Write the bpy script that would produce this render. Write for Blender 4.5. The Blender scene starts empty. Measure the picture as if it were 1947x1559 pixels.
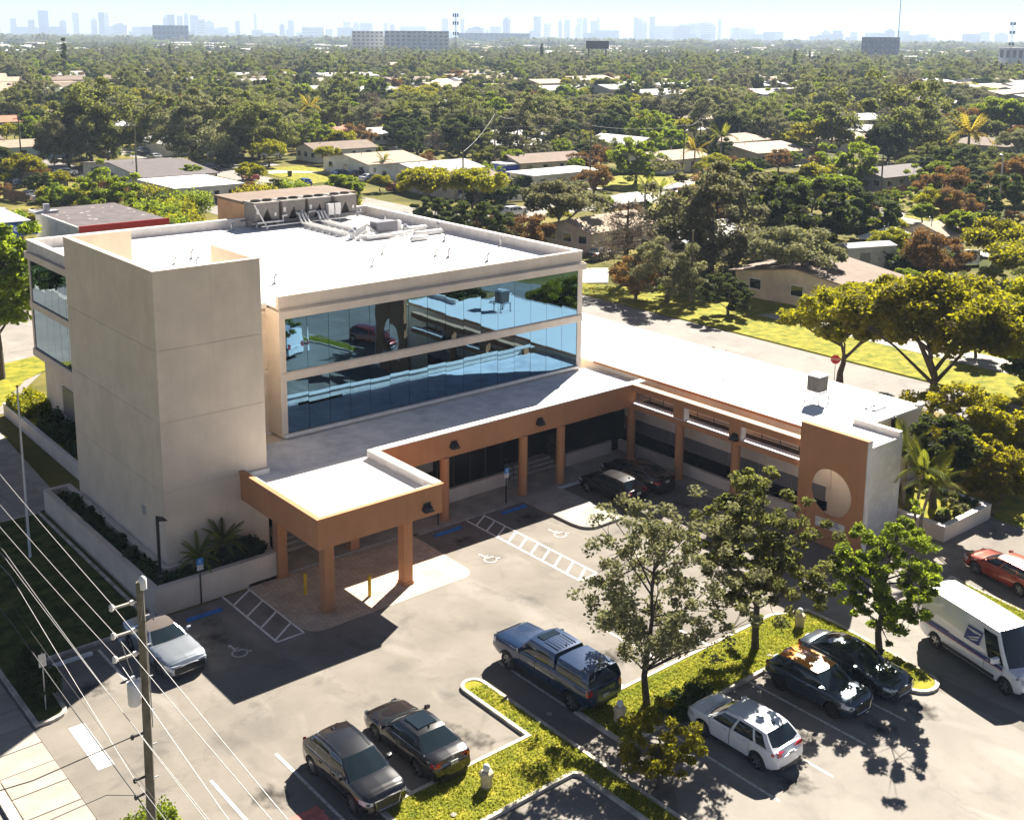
import bpy, math, random
import numpy as np
from mathutils import Vector, Matrix
from mathutils.geometry import tessellate_polygon

random.seed(7)
rng = np.random.default_rng(11)
scene = bpy.context.scene
COL = scene.collection
PI = math.pi

# ---------------------------------------------------------------- camera
YAW, PITCH, ROLL = .8764, .1917, .0078
fw = Vector((math.cos(YAW)*math.cos(PITCH), math.sin(YAW)*math.cos(PITCH), -math.sin(PITCH)))
rt = Vector((math.sin(YAW), -math.cos(YAW), 0)); up = rt.cross(fw)
cr, sr = math.cos(ROLL), math.sin(ROLL)
r2 = rt*cr+up*sr; u2 = up*cr-rt*sr
cam = bpy.data.cameras.new('camera'); camo = bpy.data.objects.new('camera', cam); COL.objects.link(camo)
camo.matrix_world = Matrix(((r2.x, u2.x, -fw.x, 0), (r2.y, u2.y, -fw.y, 0), (r2.z, u2.z, -fw.z, 27), (0, 0, 0, 1)))
cam.sensor_width = 36; cam.sensor_fit = 'HORIZONTAL'; cam.lens = 2187/1947*36
cam.shift_y = -(779.5-494.7)/1947
cam.clip_start = .3; cam.clip_end = 60000
scene.camera = camo

# ---------------------------------------------------------------- sky, sun, exposure
SUN_AZ = math.atan2(.479, .878); SUN_EL = math.radians(38)
world = bpy.data.worlds.new("World"); scene.world = world; world.use_nodes = True
wn = world.node_tree.nodes; wl = world.node_tree.links; wn.clear()
wo = wn.new('ShaderNodeOutputWorld'); bg = wn.new('ShaderNodeBackground'); sky = wn.new('ShaderNodeTexSky')
sky.sky_type = 'NISHITA'; sky.sun_disc = False; sky.sun_elevation = SUN_EL
sky.sun_rotation = PI/2-SUN_AZ
sky.air_density = .22; sky.dust_density = .15; sky.ozone_density = 4.0; sky.altitude = 2500
# thin high cloud, part of the sky itself
tcd = wn.new('ShaderNodeTexCoord'); mp = wn.new('ShaderNodeMapping'); mp.inputs['Scale'].default_value = (2, 2, 14)
cn = wn.new('ShaderNodeTexNoise'); cn.inputs['Scale'].default_value = 2.2; cn.inputs['Detail'].default_value = 8
cr_ = wn.new('ShaderNodeValToRGB'); cr_.color_ramp.elements[0].position = .5; cr_.color_ramp.elements[1].position = .75
mx = wn.new('ShaderNodeMixRGB'); mx.inputs['Color2'].default_value = (9.5, 9.7, 10.2, 1)
mm = wn.new('ShaderNodeMath'); mm.operation = 'MULTIPLY'; mm.inputs[1].default_value = .12
wl.new(tcd.outputs['Generated'], mp.inputs[0]); wl.new(mp.outputs[0], cn.inputs['Vector']); wl.new(cn.outputs['Fac'], cr_.inputs[0])
wl.new(cr_.outputs[0], mm.inputs[0]); wl.new(mm.outputs[0], mx.inputs['Fac'])
wl.new(sky.outputs[0], mx.inputs['Color1']); wl.new(mx.outputs[0], bg.inputs[0]); wl.new(bg.outputs[0], wo.inputs[0])
bg.inputs[1].default_value = .05
sd = bpy.data.lights.new('sun', 'SUN'); sd.energy = 5.0; sd.angle = math.radians(.5); sd.color = (1, .925, .8)
so = bpy.data.objects.new('sun', sd); COL.objects.link(so)
tosun = Vector((math.cos(SUN_EL)*math.cos(SUN_AZ), math.cos(SUN_EL)*math.sin(SUN_AZ), math.sin(SUN_EL)))
so.rotation_euler = tosun.to_track_quat('Z', 'Y').to_euler(); so.location = (0, 0, 100)
scene.view_settings.view_transform = 'Standard'; scene.view_settings.look = 'None'
scene.view_settings.gamma = 1; scene.view_settings.use_curve_mapping = False
scene.view_settings.exposure = 1.95

# ---------------------------------------------------------------- helpers
class MB:
    """collects shapes; build() links them as one mesh object"""
    def __init__(s): s.v = []; s.f = []; s.m = []; s.mi = 0
    def add(s, vs, fs):
        o = len(s.v); s.v += [tuple(p) for p in vs]
        for f in fs: s.f.append(tuple(i+o for i in f)); s.m.append(s.mi)
        return s
    def box(s, x0, y0, z0, x1, y1, z1):
        if x0 > x1: x0, x1 = x1, x0
        if y0 > y1: y0, y1 = y1, y0
        if z0 > z1: z0, z1 = z1, z0
        return s.add([(x0,y0,z0),(x1,y0,z0),(x1,y1,z0),(x0,y1,z0),(x0,y0,z1),(x1,y0,z1),(x1,y1,z1),(x0,y1,z1)],
            [(0,3,2,1),(4,5,6,7),(0,1,5,4),(1,2,6,5),(2,3,7,6),(3,0,4,7)])
    def obox(s, c, d, w, t, h):
        """box centred c on its base, length w along unit dir d, thickness t, height h"""
        dx, dy = d; nx, ny = -dy, dx; P = []
        for z in (c[2], c[2]+h):
            for a, b in ((-1,-1),(1,-1),(1,1),(-1,1)):
                P.append((c[0]+dx*w/2*a+nx*t/2*b, c[1]+dy*w/2*a+ny*t/2*b, z))
        return s.add(P, [(0,3,2,1),(4,5,6,7),(0,1,5,4),(1,2,6,5),(2,3,7,6),(3,0,4,7)])
    def tube(s, pts, rad, n=8, cap=True):
        pts = [Vector(p) for p in pts]; k = len(pts)
        if not hasattr(rad, '__len__'): rad = [rad]*k
        vs = []; fs = []; ref = Vector((0, 0, 1))
        for i, p in enumerate(pts):
            t = (pts[min(i+1, k-1)]-pts[max(i-1, 0)]).normalized()
            r = ref if abs(t.dot(ref)) < .95 else Vector((1, 0, 0))
            a = t.cross(r).normalized(); b = t.cross(a)
            for j in range(n):
                q = 2*PI*j/n; vs.append(p+a*(math.cos(q)*rad[i])+b*(math.sin(q)*rad[i]))
        for i in range(k-1):
            for j in range(n):
                a, b = i*n+j, i*n+(j+1) % n; fs.append((a, a+n, b+n, b))
        if cap: fs.append(tuple(range(n))); fs.append(tuple(range((k-1)*n, k*n))[::-1])
        return s.add(vs, fs)
    def lathe(s, c, prof, n=16):
        vs = []; fs = []; k = len(prof)
        for r, z in prof:
            for j in range(n):
                q = 2*PI*j/n; vs.append((c[0]+r*math.cos(q), c[1]+r*math.sin(q), c[2]+z))
        for i in range(k-1):
            for j in range(n):
                a, b = i*n+j, i*n+(j+1) % n; fs.append((a, b, b+n, a+n))
        fs.append(tuple(range(n))[::-1]); fs.append(tuple(range((k-1)*n, k*n)))
        return s.add(vs, fs)
    def poly(s, pts, z0, z1=None):
        """flat sheet at z0, or a prism z0..z1, from a (possibly concave) outline"""
        if sum(pts[i][0]*pts[(i+1) % len(pts)][1]-pts[(i+1) % len(pts)][0]*pts[i][1] for i in range(len(pts))) < 0: pts = pts[::-1]
        n = len(pts); tr = tessellate_polygon([[Vector((p[0], p[1], 0)) for p in pts]])
        def ccw(t):
            a, b, c = (pts[i] for i in t)
            return t if (b[0]-a[0])*(c[1]-a[1])-(c[0]-a[0])*(b[1]-a[1]) > 0 else t[::-1]
        tr = [ccw(tuple(t)) for t in tr]
        if z1 is None: return s.add([(x, y, z0) for x, y in pts], tr)
        vs = [(x, y, z0) for x, y in pts]+[(x, y, z1) for x, y in pts]
        fs = [t[::-1] for t in tr]+[tuple(i+n for i in t) for t in tr]
        fs += [(i, (i+1) % n, (i+1) % n+n, i+n) for i in range(n)]
        return s.add(vs, fs)
    def ring(s, pts, w, z0, z1):
        """kerb of width w following the inside of a closed outline"""
        if sum(pts[i][0]*pts[(i+1) % len(pts)][1]-pts[(i+1) % len(pts)][0]*pts[i][1] for i in range(len(pts))) < 0: pts = pts[::-1]
        ins = inset(pts, w); n = len(pts)
        vs = [(x, y, z0) for x, y in pts]+[(x, y, z1) for x, y in pts]+[(x, y, z1) for x, y in ins]+[(x, y, z0) for x, y in ins]
        fs = []
        for i in range(n):
            j = (i+1) % n
            fs += [(i, j, j+n, i+n), (i+n, j+n, j+2*n, i+2*n), (i+2*n, j+2*n, j+3*n, i+3*n)]
        return s.add(vs, fs)
    def build(s, name, mats, parent=None, smooth=0, link=True, loc=None):
        me = bpy.data.meshes.new(name); me.from_pydata(s.v, [], s.f)
        mats = mats if isinstance(mats, (list, tuple)) else [mats]
        for m in mats: me.materials.append(m)
        if len(mats) > 1: me.polygons.foreach_set('material_index', s.m)
        if smooth:
            me.shade_smooth(); me.set_sharp_from_angle(angle=math.radians(smooth))
        me.update()
        o = bpy.data.objects.new(name, me)
        if link: COL.objects.link(o)
        if parent: o.parent = parent
        if loc: o.location = loc
        return o

def inset(pts, w):
    n = len(pts); out = []
    for i in range(n):
        a, b, c = Vector(pts[i-1]).to_2d(), Vector(pts[i]).to_2d(), Vector(pts[(i+1) % n]).to_2d()
        d1 = (b-a).normalized(); d2 = (c-b).normalized()
        n1 = Vector((-d1.y, d1.x)); n2 = Vector((-d2.y, d2.x)); m = n1+n2
        k = w/max(.35, (m.length**2)/2); out.append((b.x+m.x*k, b.y+m.y*k))
    return out
def tag(o, label=None, cat=None, group=None, kind=None):
    if label: o['label'] = label
    if cat: o['category'] = cat
    if group: o['group'] = group
    if kind: o['kind'] = kind
    return o
def empty(name, loc, rz=0, label=None, cat=None, group=None):
    o = bpy.data.objects.new(name, None); COL.objects.link(o); o.location = loc; o.rotation_euler = (0, 0, rz)
    o.empty_display_size = .2
    return tag(o, label, cat, group)
def copy_tree(o, parent=None):
    c = o.copy(); COL.objects.link(c); c.parent = parent
    for ch in list(o.children): copy_tree(ch, c)
    return c
def B(x0, y0, z0, x1, y1, z1): return MB().box(x0, y0, z0, x1, y1, z1)
def rnd(a, b): return random.uniform(a, b)

# ---------------------------------------------------------------- materials
def nd(nt, t, **k):
    n = nt.nodes.new(t)
    for a, v in k.items(): setattr(n, a, v)
    return n
def mat(name, col, rough=.7, var=.0, vscale=1.0, bump=0., bscale=20., metal=0., coat=0., spec=.5, col2=None, detail=6, objrand=0., c2lo=.4, c2hi=.65, emit=None, obj=True):
    m = bpy.data.materials.new(name); m.use_nodes = True; nt = m.node_tree; p = nt.nodes['Principled BSDF']; L = nt.links
    p.inputs['Roughness'].default_value = rough; p.inputs['Metallic'].default_value = metal
    p.inputs['Coat Weight'].default_value = coat; p.inputs['Coat Roughness'].default_value = .03
    p.inputs['Specular IOR Level'].default_value = spec
    c = (*col, 1); p.inputs['Base Color'].default_value = c
    tc = nd(nt, 'ShaderNodeTexCoord'); src = tc.outputs['Object']
    last = None
    if col2 is not None or var:
        nz = nd(nt, 'ShaderNodeTexNoise'); nz.inputs['Scale'].default_value = vscale; nz.inputs['Detail'].default_value = detail; nz.inputs['Roughness'].default_value = .62
        L.new(src, nz.inputs['Vector'])
        rp = nd(nt, 'ShaderNodeValToRGB'); L.new(nz.outputs['Fac'], rp.inputs[0])
        if col2 is None: a = tuple(x*(1-var) for x in col); b = tuple(min(1, x*(1+var)) for x in col)
        else: a, b = col, col2
        rp.color_ramp.elements[0].position = c2lo; rp.color_ramp.elements[0].color = (*a, 1)
        rp.color_ramp.elements[1].position = c2hi; rp.color_ramp.elements[1].color = (*b, 1)
        last = rp.outputs[0]
    if objrand:
        oi = nd(nt, 'ShaderNodeObjectInfo'); hs = nd(nt, 'ShaderNodeHueSaturation')
        mr = nd(nt, 'ShaderNodeMapRange'); mr.inputs['To Min'].default_value = 1-objrand; mr.inputs['To Max'].default_value = 1+objrand
        L.new(oi.outputs['Random'], mr.inputs[0]); L.new(mr.outputs[0], hs.inputs['Value'])
        if last: L.new(last, hs.inputs['Color'])
        else: hs.inputs['Color'].default_value = c
        last = hs.outputs[0]
    if last: L.new(last, p.inputs['Base Color'])
    if bump:
        n2 = nd(nt, 'ShaderNodeTexNoise'); n2.inputs['Scale'].default_value = bscale; n2.inputs['Detail'].default_value = 4; L.new(src, n2.inputs['Vector'])
        bp = nd(nt, 'ShaderNodeBump'); bp.inputs['Strength'].default_value = bump; bp.inputs['Distance'].default_value = .02
        L.new(n2.outputs['Fac'], bp.inputs['Height']); L.new(bp.outputs[0], p.inputs['Normal'])
    if emit: p.inputs['Emission Color'].default_value = (*emit[0], 1); p.inputs['Emission Strength'].default_value = emit[1]
    return m
def asphalt(name, lo, hi, stain=.5, crack=True):
    """weathered tarmac: broad tone, stains, fine grain and hairline cracks"""
    m = mat(name, lo, .9, col2=hi, vscale=.22, detail=9, c2lo=.32, c2hi=.7, spec=.25); nt = m.node_tree; L = nt.links; p = nt.nodes['Principled BSDF']
    tc = nt.nodes['Texture Coordinate']; cur = p.inputs['Base Color'].links[0].from_socket
    def layer(scale, lo_, hi_, dark, fac, det=8, dist=0, sc=(1, 1, 1)):
        nonlocal cur
        mp = nd(nt, 'ShaderNodeMapping'); mp.inputs['Scale'].default_value = sc; L.new(tc.outputs['Object'], mp.inputs[0])
        n = nd(nt, 'ShaderNodeTexNoise'); n.inputs['Scale'].default_value = scale; n.inputs['Detail'].default_value = det; n.inputs['Distortion'].default_value = dist; L.new(mp.outputs[0], n.inputs['Vector'])
        r = nd(nt, 'ShaderNodeMapRange'); r.inputs['From Min'].default_value = lo_; r.inputs['From Max'].default_value = hi_; L.new(n.outputs['Fac'], r.inputs[0])
        mu = nd(nt, 'ShaderNodeMath', operation='MULTIPLY'); mu.inputs[1].default_value = fac; L.new(r.outputs[0], mu.inputs[0])
        x = nd(nt, 'ShaderNodeMixRGB'); x.blend_type = 'MULTIPLY' if dark else 'SCREEN'; x.inputs['Color2'].default_value = (.25, .26, .3, 1) if dark else (.35, .33, .3, 1)
        L.new(mu.outputs[0], x.inputs['Fac']); L.new(cur, x.inputs['Color1']); cur = x.outputs[0]
    layer(.55, .56, .75, True, stain, dist=.6)
    layer(2.5, .6, .8, True, stain*.5)
    layer(.35, .55, .8, False, .35, dist=1.2, sc=(1, .35, 1))
    layer(60, .35, .75, True, .28, det=2)
    if crack:
        v = nd(nt, 'ShaderNodeTexVoronoi', feature='DISTANCE_TO_EDGE'); v.inputs['Scale'].default_value = .17
        n = nd(nt, 'ShaderNodeTexNoise'); n.inputs['Scale'].default_value = 1.4; n.inputs['Detail'].default_value = 5; L.new(tc.outputs['Object'], n.inputs['Vector'])
        a = nd(nt, 'ShaderNodeMixRGB'); a.inputs['Fac'].default_value = .6; L.new(tc.outputs['Object'], a.inputs['Color1']); L.new(n.outputs['Color'], a.inputs['Color2']); L.new(a.outputs[0], v.inputs['Vector'])
        r = nd(nt, 'ShaderNodeMapRange'); r.inputs['From Min'].default_value = .0015; r.inputs['From Max'].default_value = .006; r.inputs['To Min'].default_value = .13; r.inputs['To Max'].default_value = 0; L.new(v.outputs[0], r.inputs[0])
        x = nd(nt, 'ShaderNodeMixRGB'); x.blend_type = 'MULTIPLY'; x.inputs['Color2'].default_value = (.2, .2, .2, 1); L.new(r.outputs[0], x.inputs['Fac']); L.new(cur, x.inputs['Color1']); cur = x.outputs[0]
    L.new(cur, p.inputs['Base Color'])
    return m
def stucco(name, col, streak=.25, rough=.85):
    """painted stucco with rain streaks and fine grain"""
    m = mat(name, col, rough, var=.06, vscale=.6, bump=.25, bscale=45, spec=.3); nt = m.node_tree; L = nt.links; p = nt.nodes['Principled BSDF']
    tc = nt.nodes['Texture Coordinate']; cur = p.inputs['Base Color'].links[0].from_socket
    mp = nd(nt, 'ShaderNodeMapping'); mp.inputs['Scale'].default_value = (3.2, 3.2, .12); L.new(tc.outputs['Object'], mp.inputs[0])
    n = nd(nt, 'ShaderNodeTexNoise'); n.inputs['Scale'].default_value = 1.3; n.inputs['Detail'].default_value = 5; L.new(mp.outputs[0], n.inputs['Vector'])
    r = nd(nt, 'ShaderNodeMapRange'); r.inputs['From Min'].default_value = .5; r.inputs['From Max'].default_value = .8; r.inputs['To Max'].default_value = streak; L.new(n.outputs['Fac'], r.inputs[0])
    x = nd(nt, 'ShaderNodeMixRGB'); x.blend_type = 'MULTIPLY'; x.inputs['Color2'].default_value = (.6, .56, .52, 1); L.new(r.outputs[0], x.inputs['Fac']); L.new(cur, x.inputs['Color1'])
    L.new(x.outputs[0], p.inputs['Base Color'])
    return m
def leafmat(name, c1, c2, trans=(.3, .33, .03), tf=.4):
    m = bpy.data.materials.new(name); m.use_nodes = True; nt = m.node_tree; L = nt.links; nt.nodes.clear()
    o = nd(nt, 'ShaderNodeOutputMaterial'); d = nd(nt, 'ShaderNodeBsdfPrincipled'); t = nd(nt, 'ShaderNodeBsdfTranslucent'); mx = nd(nt, 'ShaderNodeMixShader')
    d.inputs['Roughness'].default_value = .75; d.inputs['Specular IOR Level'].default_value = .12
    g = nd(nt, 'ShaderNodeNewGeometry'); rp = nd(nt, 'ShaderNodeMixRGB'); rp.inputs[1].default_value = (*c1, 1); rp.inputs[2].default_value = (*c2, 1)
    oi = nd(nt, 'ShaderNodeObjectInfo'); hs = nd(nt, 'ShaderNodeHueSaturation')
    mr = nd(nt, 'ShaderNodeMapRange'); mr.inputs['To Min'].default_value = .6; mr.inputs['To Max'].default_value = 1.95; L.new(oi.outputs['Random'], mr.inputs[0]); L.new(mr.outputs[0], hs.inputs['Value'])
    mh = nd(nt, 'ShaderNodeMapRange'); mh.inputs['To Min'].default_value = .455; mh.inputs['To Max'].default_value = .515; L.new(oi.outputs['Random'], mh.inputs[0]); L.new(mh.outputs[0], hs.inputs['Hue'])
    L.new(g.outputs['Random Per Island'], rp.inputs[0]); L.new(rp.outputs[0], hs.inputs['Color']); L.new(hs.outputs[0], d.inputs['Base Color'])
    t.inputs[0].default_value = (*trans, 1); mx.inputs[0].default_value = tf
    L.new(d.outputs[0], mx.inputs[1]); L.new(t.outputs[0], mx.inputs[2]); L.new(mx.outputs[0], o.inputs[0])
    return m
M = {}
M['asphalt'] = asphalt('worn asphalt', (.16, .144, .126), (.255, .228, .197), .45)
M['asphalt2'] = asphalt('pale asphalt', (.215, .198, .178), (.295, .27, .24), .35)
M['road'] = asphalt('road asphalt', (.2, .185, .172), (.27, .25, .23), .3)
M['concrete'] = mat('concrete', (.36, .33, .29), .9, var=.18, vscale=.9, bump=.2, bscale=30, detail=9)
M['kerb'] = mat('kerb concrete', (.5, .45, .38), .9, var=.3, vscale=1.6, bump=.2, bscale=25, detail=9)
M['slab'] = mat('pavement slab', (.34, .3, .26), .9, var=.12, vscale=.7, bump=.15, bscale=30, objrand=.09, detail=9)
M['grass'] = mat('lawn', (.1, .13, .013), .95, col2=(.34, .29, .035), vscale=1.1, bump=1., bscale=14, detail=12, spec=.1, c2lo=.35, c2hi=.68)
M['grassdk'] = mat('lawn darkened for shade', (.03, .045, .008), .95, col2=(.09, .1, .02), vscale=1.1, bump=1., bscale=14, detail=12, spec=.1)  # darker copy of the lawn, the shade put into its colour
M['grass2'] = mat('dry lawn', (.12, .11, .03), .95, col2=(.3, .22, .1), vscale=.5, bump=1., bscale=9, detail=12, spec=.1)
M['soil'] = mat('planting soil', (.03, .022, .015), 1, var=.4, vscale=3, bump=.8, bscale=15)
M['white'] = mat('white road paint', (.78, .76, .72), .8, var=.12, vscale=3, detail=10)
M['whiteworn'] = mat('worn white paint', (.33, .31, .29), .85, col2=(.6, .58, .54), vscale=7, detail=10, c2lo=.38, c2hi=.5)
M['bluepaint'] = mat('blue kerb paint', (.03, .17, .5), .6, var=.2, vscale=5)
M['yellow'] = mat('yellow paint', (.75, .45, .01), .5, var=.08, vscale=4)
M['redpaint'] = mat('red kerb paint', (.55, .16, .13), .8, var=.2, vscale=4)
M['cream'] = stucco('cream stucco', (.68, .58, .47), .14)
M['creamlt'] = stucco('pale cream trim', (.66, .57, .48), .2)
M['terra'] = stucco('terracotta stucco', (.47, .225, .11), .22)
M['coping'] = mat('white coping', (.72, .69, .66), .6, var=.08, vscale=2)
M['roof'] = mat('white roof coating', (.8, .79, .78), .7, col2=(.7, .68, .66), vscale=.35, detail=9, bump=.1, bscale=6, c2lo=.5, c2hi=.8)
M['roofdirty'] = mat('weathered roof membrane', (.76, .77, .8), .8, col2=(.5, .52, .56), vscale=.9, detail=12, bump=.2, bscale=8, c2lo=.4, c2hi=.7)
M['parapet'] = mat('parapet inside', (.62, .58, .55), .8, var=.1, vscale=1.4)
M['dark'] = mat('dark glass and recess shade', (.004, .004, .006), .25, spec=.12)  # near-black, also stands for the shade of open recesses
M['black'] = mat('black metal', (.012, .012, .014), .5)
M['rubber'] = mat('tyre rubber', (.014, .014, .015), .8)
M['rim'] = mat('alloy wheel', (.42, .43, .45), .3, metal=.85)
M['rimdark'] = mat('dark alloy wheel', (.08, .08, .09), .35, metal=.8)
M['galv'] = mat('galvanised steel', (.42, .43, .46), .5, metal=.5, var=.15, vscale=6)
M['acgrey'] = mat('condenser casing', (.2, .18, .165), .55, var=.1, vscale=3)
M['acfin'] = mat('condenser fins', (.16, .16, .18), .5, metal=.4)
M['pipe'] = mat('pipe wrap', (.68, .67, .66), .5, var=.1, vscale=3)
M['wood'] = mat('weathered wood', (.17, .15, .11), .95, col2=(.09, .085, .055), vscale=2.2, detail=10, bump=.4, bscale=18)
M['bark'] = mat('bark', (.085, .068, .055), .95, col2=(.04, .032, .026), vscale=5, detail=10, bump=.8, bscale=20)
M['palmbark'] = mat('palm bark', (.26, .22, .18), .95, col2=(.14, .12, .09), vscale=4, bump=.5, bscale=14)
M['blinds'] = mat('grey window blinds', (.15, .145, .15), .35, var=.06, vscale=2)
M['whitemetal'] = mat('white metal', (.7, .7, .7), .4, var=.04, vscale=2)
M['cable'] = mat('bright cable', (.3, .3, .3), .5, metal=.3)
M['cabledark'] = mat('black cable', (.02, .02, .02), .6)
M['carglass'] = mat('car glass', (.012, .02, .026), .04, spec=.8)
M['chrome'] = mat('chrome trim', (.7, .7, .72), .12, metal=1.)
M['lamp'] = mat('headlamp', (.5, .53, .58), .08, coat=1.)
M['tail'] = mat('tail lamp', (.45, .015, .02), .12, coat=1.)
M['plate'] = mat('number plate', (.55, .57, .55), .5, col2=(.25, .3, .28), vscale=28, c2lo=.5, c2hi=.55)
M['oak'] = leafmat('olive foliage', (.045, .06, .02), (.13, .14, .045), (.3, .33, .07), .36)
M['oakgrey'] = leafmat('grey green foliage', (.06, .068, .034), (.18, .175, .09), (.3, .3, .12), .3)
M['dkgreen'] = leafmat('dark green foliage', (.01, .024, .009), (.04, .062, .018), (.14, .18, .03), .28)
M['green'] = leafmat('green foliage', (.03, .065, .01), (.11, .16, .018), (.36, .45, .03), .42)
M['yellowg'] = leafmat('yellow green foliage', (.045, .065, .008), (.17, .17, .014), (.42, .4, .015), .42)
M['goldleaf'] = leafmat('golden foliage', (.07, .085, .01), (.22, .2, .016), (.48, .44, .014), .45)
M['orange'] = leafmat('rusty foliage', (.06, .045, .02), (.17, .1, .03), (.34, .18, .04), .32)
M['twig'] = leafmat('bare twigs', (.1, .08, .06), (.2, .16, .12), (.2, .15, .1), .15)
M['palm'] = leafmat('palm leaf', (.035, .06, .015), (.11, .13, .03), (.4, .42, .04), .4)
M['palmgold'] = leafmat('golden palm leaf', (.12, .12, .02), (.34, .27, .05), (.6, .48, .05), .45)
def winglass():
    """reflective blue-green curtain wall glass"""
    m = mat('mirror glass', (.115, .22, .33), .015, metal=1.); nt = m.node_tree; p = nt.nodes['Principled BSDF']; L = nt.links
    tc = nt.nodes['Texture Coordinate']; n = nd(nt, 'ShaderNodeTexNoise'); n.inputs['Scale'].default_value = .9; n.inputs['Detail'].default_value = 1.5; L.new(tc.outputs['Object'], n.inputs['Vector'])
    b = nd(nt, 'ShaderNodeBump'); b.inputs['Strength'].default_value = .1; b.inputs['Distance'].default_value = .02; L.new(n.outputs['Fac'], b.inputs['Height']); L.new(b.outputs[0], p.inputs['Normal'])
    return m
M['glass'] = winglass()
def paint(name, col, metal=.0, rough=.25):
    return mat(name, col, rough, metal=metal, coat=1., spec=.5)
# ---------------------------------------------------------------- ground and paving
def sheet(name, pts, z, m, par=None, kind='structure'):
    o = MB().poly(pts, z).build(name, m, par)
    if not par: o['kind'] = kind
    return o
gm = mat('suburb ground', (.05, .06, .015), .95, col2=(.24, .2, .06), vscale=.05, detail=14, spec=.05)
circ = [(11500*math.cos(2*PI*i/48), 11500*math.sin(2*PI*i/48)) for i in range(48)]
sheet('ground', circ, -.06, gm)
# tarmac round the building
sheet('parking_lot', [(11.86,37),(11.86,48.9),(61.5,48.9),(61.5,30.2),(66,26),(66,-2),(11.86,-2)], 0, M['asphalt'])
sheet('drive_lane', [(43.75,31.2),(51.2,31.2),(51.2,27.6),(50.3,20),(48,-2),(43.5,-2),(43.3,22.5),(43.7,29)], .004, M['asphalt2'])
sheet('stall_surface', [(31,27.6),(42.3,27.6),(42.3,-2),(27.9,-2),(27.9,24)], .004, M['asphalt2'])
side_st = sheet('side_street', [(5.5,-2),(9.45,-2),(9.45,140),(5.5,140)], -.02, M['road'])
sheet('rear_parking_lot', [(9.8,84.5),(24,84.5),(26,90),(30,96),(50,104),(50,132),(9.8,132)], -.01, M['asphalt2'])
# street behind the wing and the cross streets of the suburb
sheet('back_street', [(76.4,-40),(82.6,-40),(82.6,330),(76.4,330)], -.02, M['road'])
sheet('suburb_street', [(82.6,132),(140,131),(230,128),(230,135),(140,141),(82.6,142)], -.03, M['asphalt2'])
sheet('avenue', [(98,142),(105,142),(106,330),(99,330)], -.025, M['asphalt2'])
sheet('far_lane', [(150,60),(157,60),(164,100),(176,128),(168,128),(156,102)], -.024, M['asphalt2'])
# the pavement on the left, laid in slabs
pav = MB().poly([(9.85,-2),(11.85,-2),(11.85,70),(9.85,70)], -.02).build('pavement', M['concrete']); pav['kind'] = 'structure'
slab0 = None
for i in range(34):
    y = 20+i*1.45
    b = B(-.98, -.7, 0, .98, .7, .035) if slab0 is None else None
    if slab0 is None: slab0 = b.build('slab', M['slab'], pav, loc=(10.85, y, 0))
    else: s = slab0.copy(); COL.objects.link(s); s.location = (10.85, y, rnd(-.006, .006)); s.parent = pav
wk = MB().poly([(12.1,64.9),(18.9,64.9),(20.6,67.5),(21.4,83),(14,90),(12.1,90)], .012).build('entrance_path', M['concrete']); wk['kind'] = 'structure'
k0 = None
for i in range(10):
    for j in range(4):
        if 12.9+j*1.95 > 13.6+i*.0+7: continue
        if k0 is None: k0 = B(-.95, -.95, 0, .95, .95, .03).build('slab', M['slab'], wk, loc=(13.1, 66, .012))
        else: s = k0.copy(); COL.objects.link(s); s.location = (13.1+j*1.95, 66+i*1.95, .012+rnd(-.004, .004)); s.parent = wk
B(9.45, -2, -.06, 9.8, 140, .1).build('street_kerb', M['kerb'])['kind'] = 'structure'
# lawns, as raised ground
def lawn(name, pts, m='grass', z=.1, kerb=True, kz=.13, kw=.17):
    r = MB().poly(inset(pts, kw+.01) if kerb else pts, -.05, z).build(name, M[m]); r['kind'] = 'structure'
    if kerb:
        n = len(pts); per = [((pts[i][0]-pts[(i+1) % n][0])**2+(pts[i][1]-pts[(i+1) % n][1])**2)**.5 for i in range(n)]
        MB().ring(pts, kw, -.04, kz).build('kerb', M['kerb'], r)
    return r
def arc(cx, cy, r, a0, a1, n=7): return [(cx+r*math.cos(math.radians(a0+(a1-a0)*i/n)), cy+r*math.sin(math.radians(a0+(a1-a0)*i/n))) for i in range(n+1)]
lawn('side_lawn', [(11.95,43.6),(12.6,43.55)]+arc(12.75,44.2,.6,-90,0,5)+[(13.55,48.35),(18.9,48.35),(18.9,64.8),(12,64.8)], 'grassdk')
lawn('finger_island', [(19.7,27.95),(26.45,27.95),(26.6,27.75),(26.62,-1),(27.75,-1),(27.78,33.6)]+arc(27.2,34.95,.58,0,180,8)+[(26.62,30.9),(19.7,30.9)])
lawn('tree_island', [(29.2,27.95),(41.2,27.95),(41.25,23.6)]+arc(42.2,23.4,.95,180,340,8)+[(43.75,28.5),(43.75,30.1),(41.9,30.95),(29.2,30.95)])
lawn('kerb_island', [(51.0,27.6),(50.2,22.8),(49.2,18),(50.3,17.6),(51.6,22.6),(52.4,27.6)])
lawn('verge_lawn', [(61.9,14),(76.2,14),(76.2,72),(61.9,72)], 'grass2', .04, False)
lawn('drive_apron', [(61.2,17),(73,17),(73,33.8),(61.2,30)], 'grass', .055, False)
lawn('rear_lawn', [(10.2,70.5),(21.5,84),(26.5,92),(31,95.5),(31,99),(22,96.5),(10.2,93)], 'grass', .03, False)
lawn('back_lawn', [(30,82),(76,84),(76,140),(52,140),(50,100)], 'grass2', .0, False)
lawn('corner_lawn', [(83,40),(101,40),(101,72),(83,96)], 'grass', .02, False)
lawn('house_lawn', [(106.3,186),(120,190),(121,214),(108,214)], 'grass', .02, False)
lawn('front_lawn', [(146,142.5),(168,142),(168,162),(148,160)], 'grass', .02, False)
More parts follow.
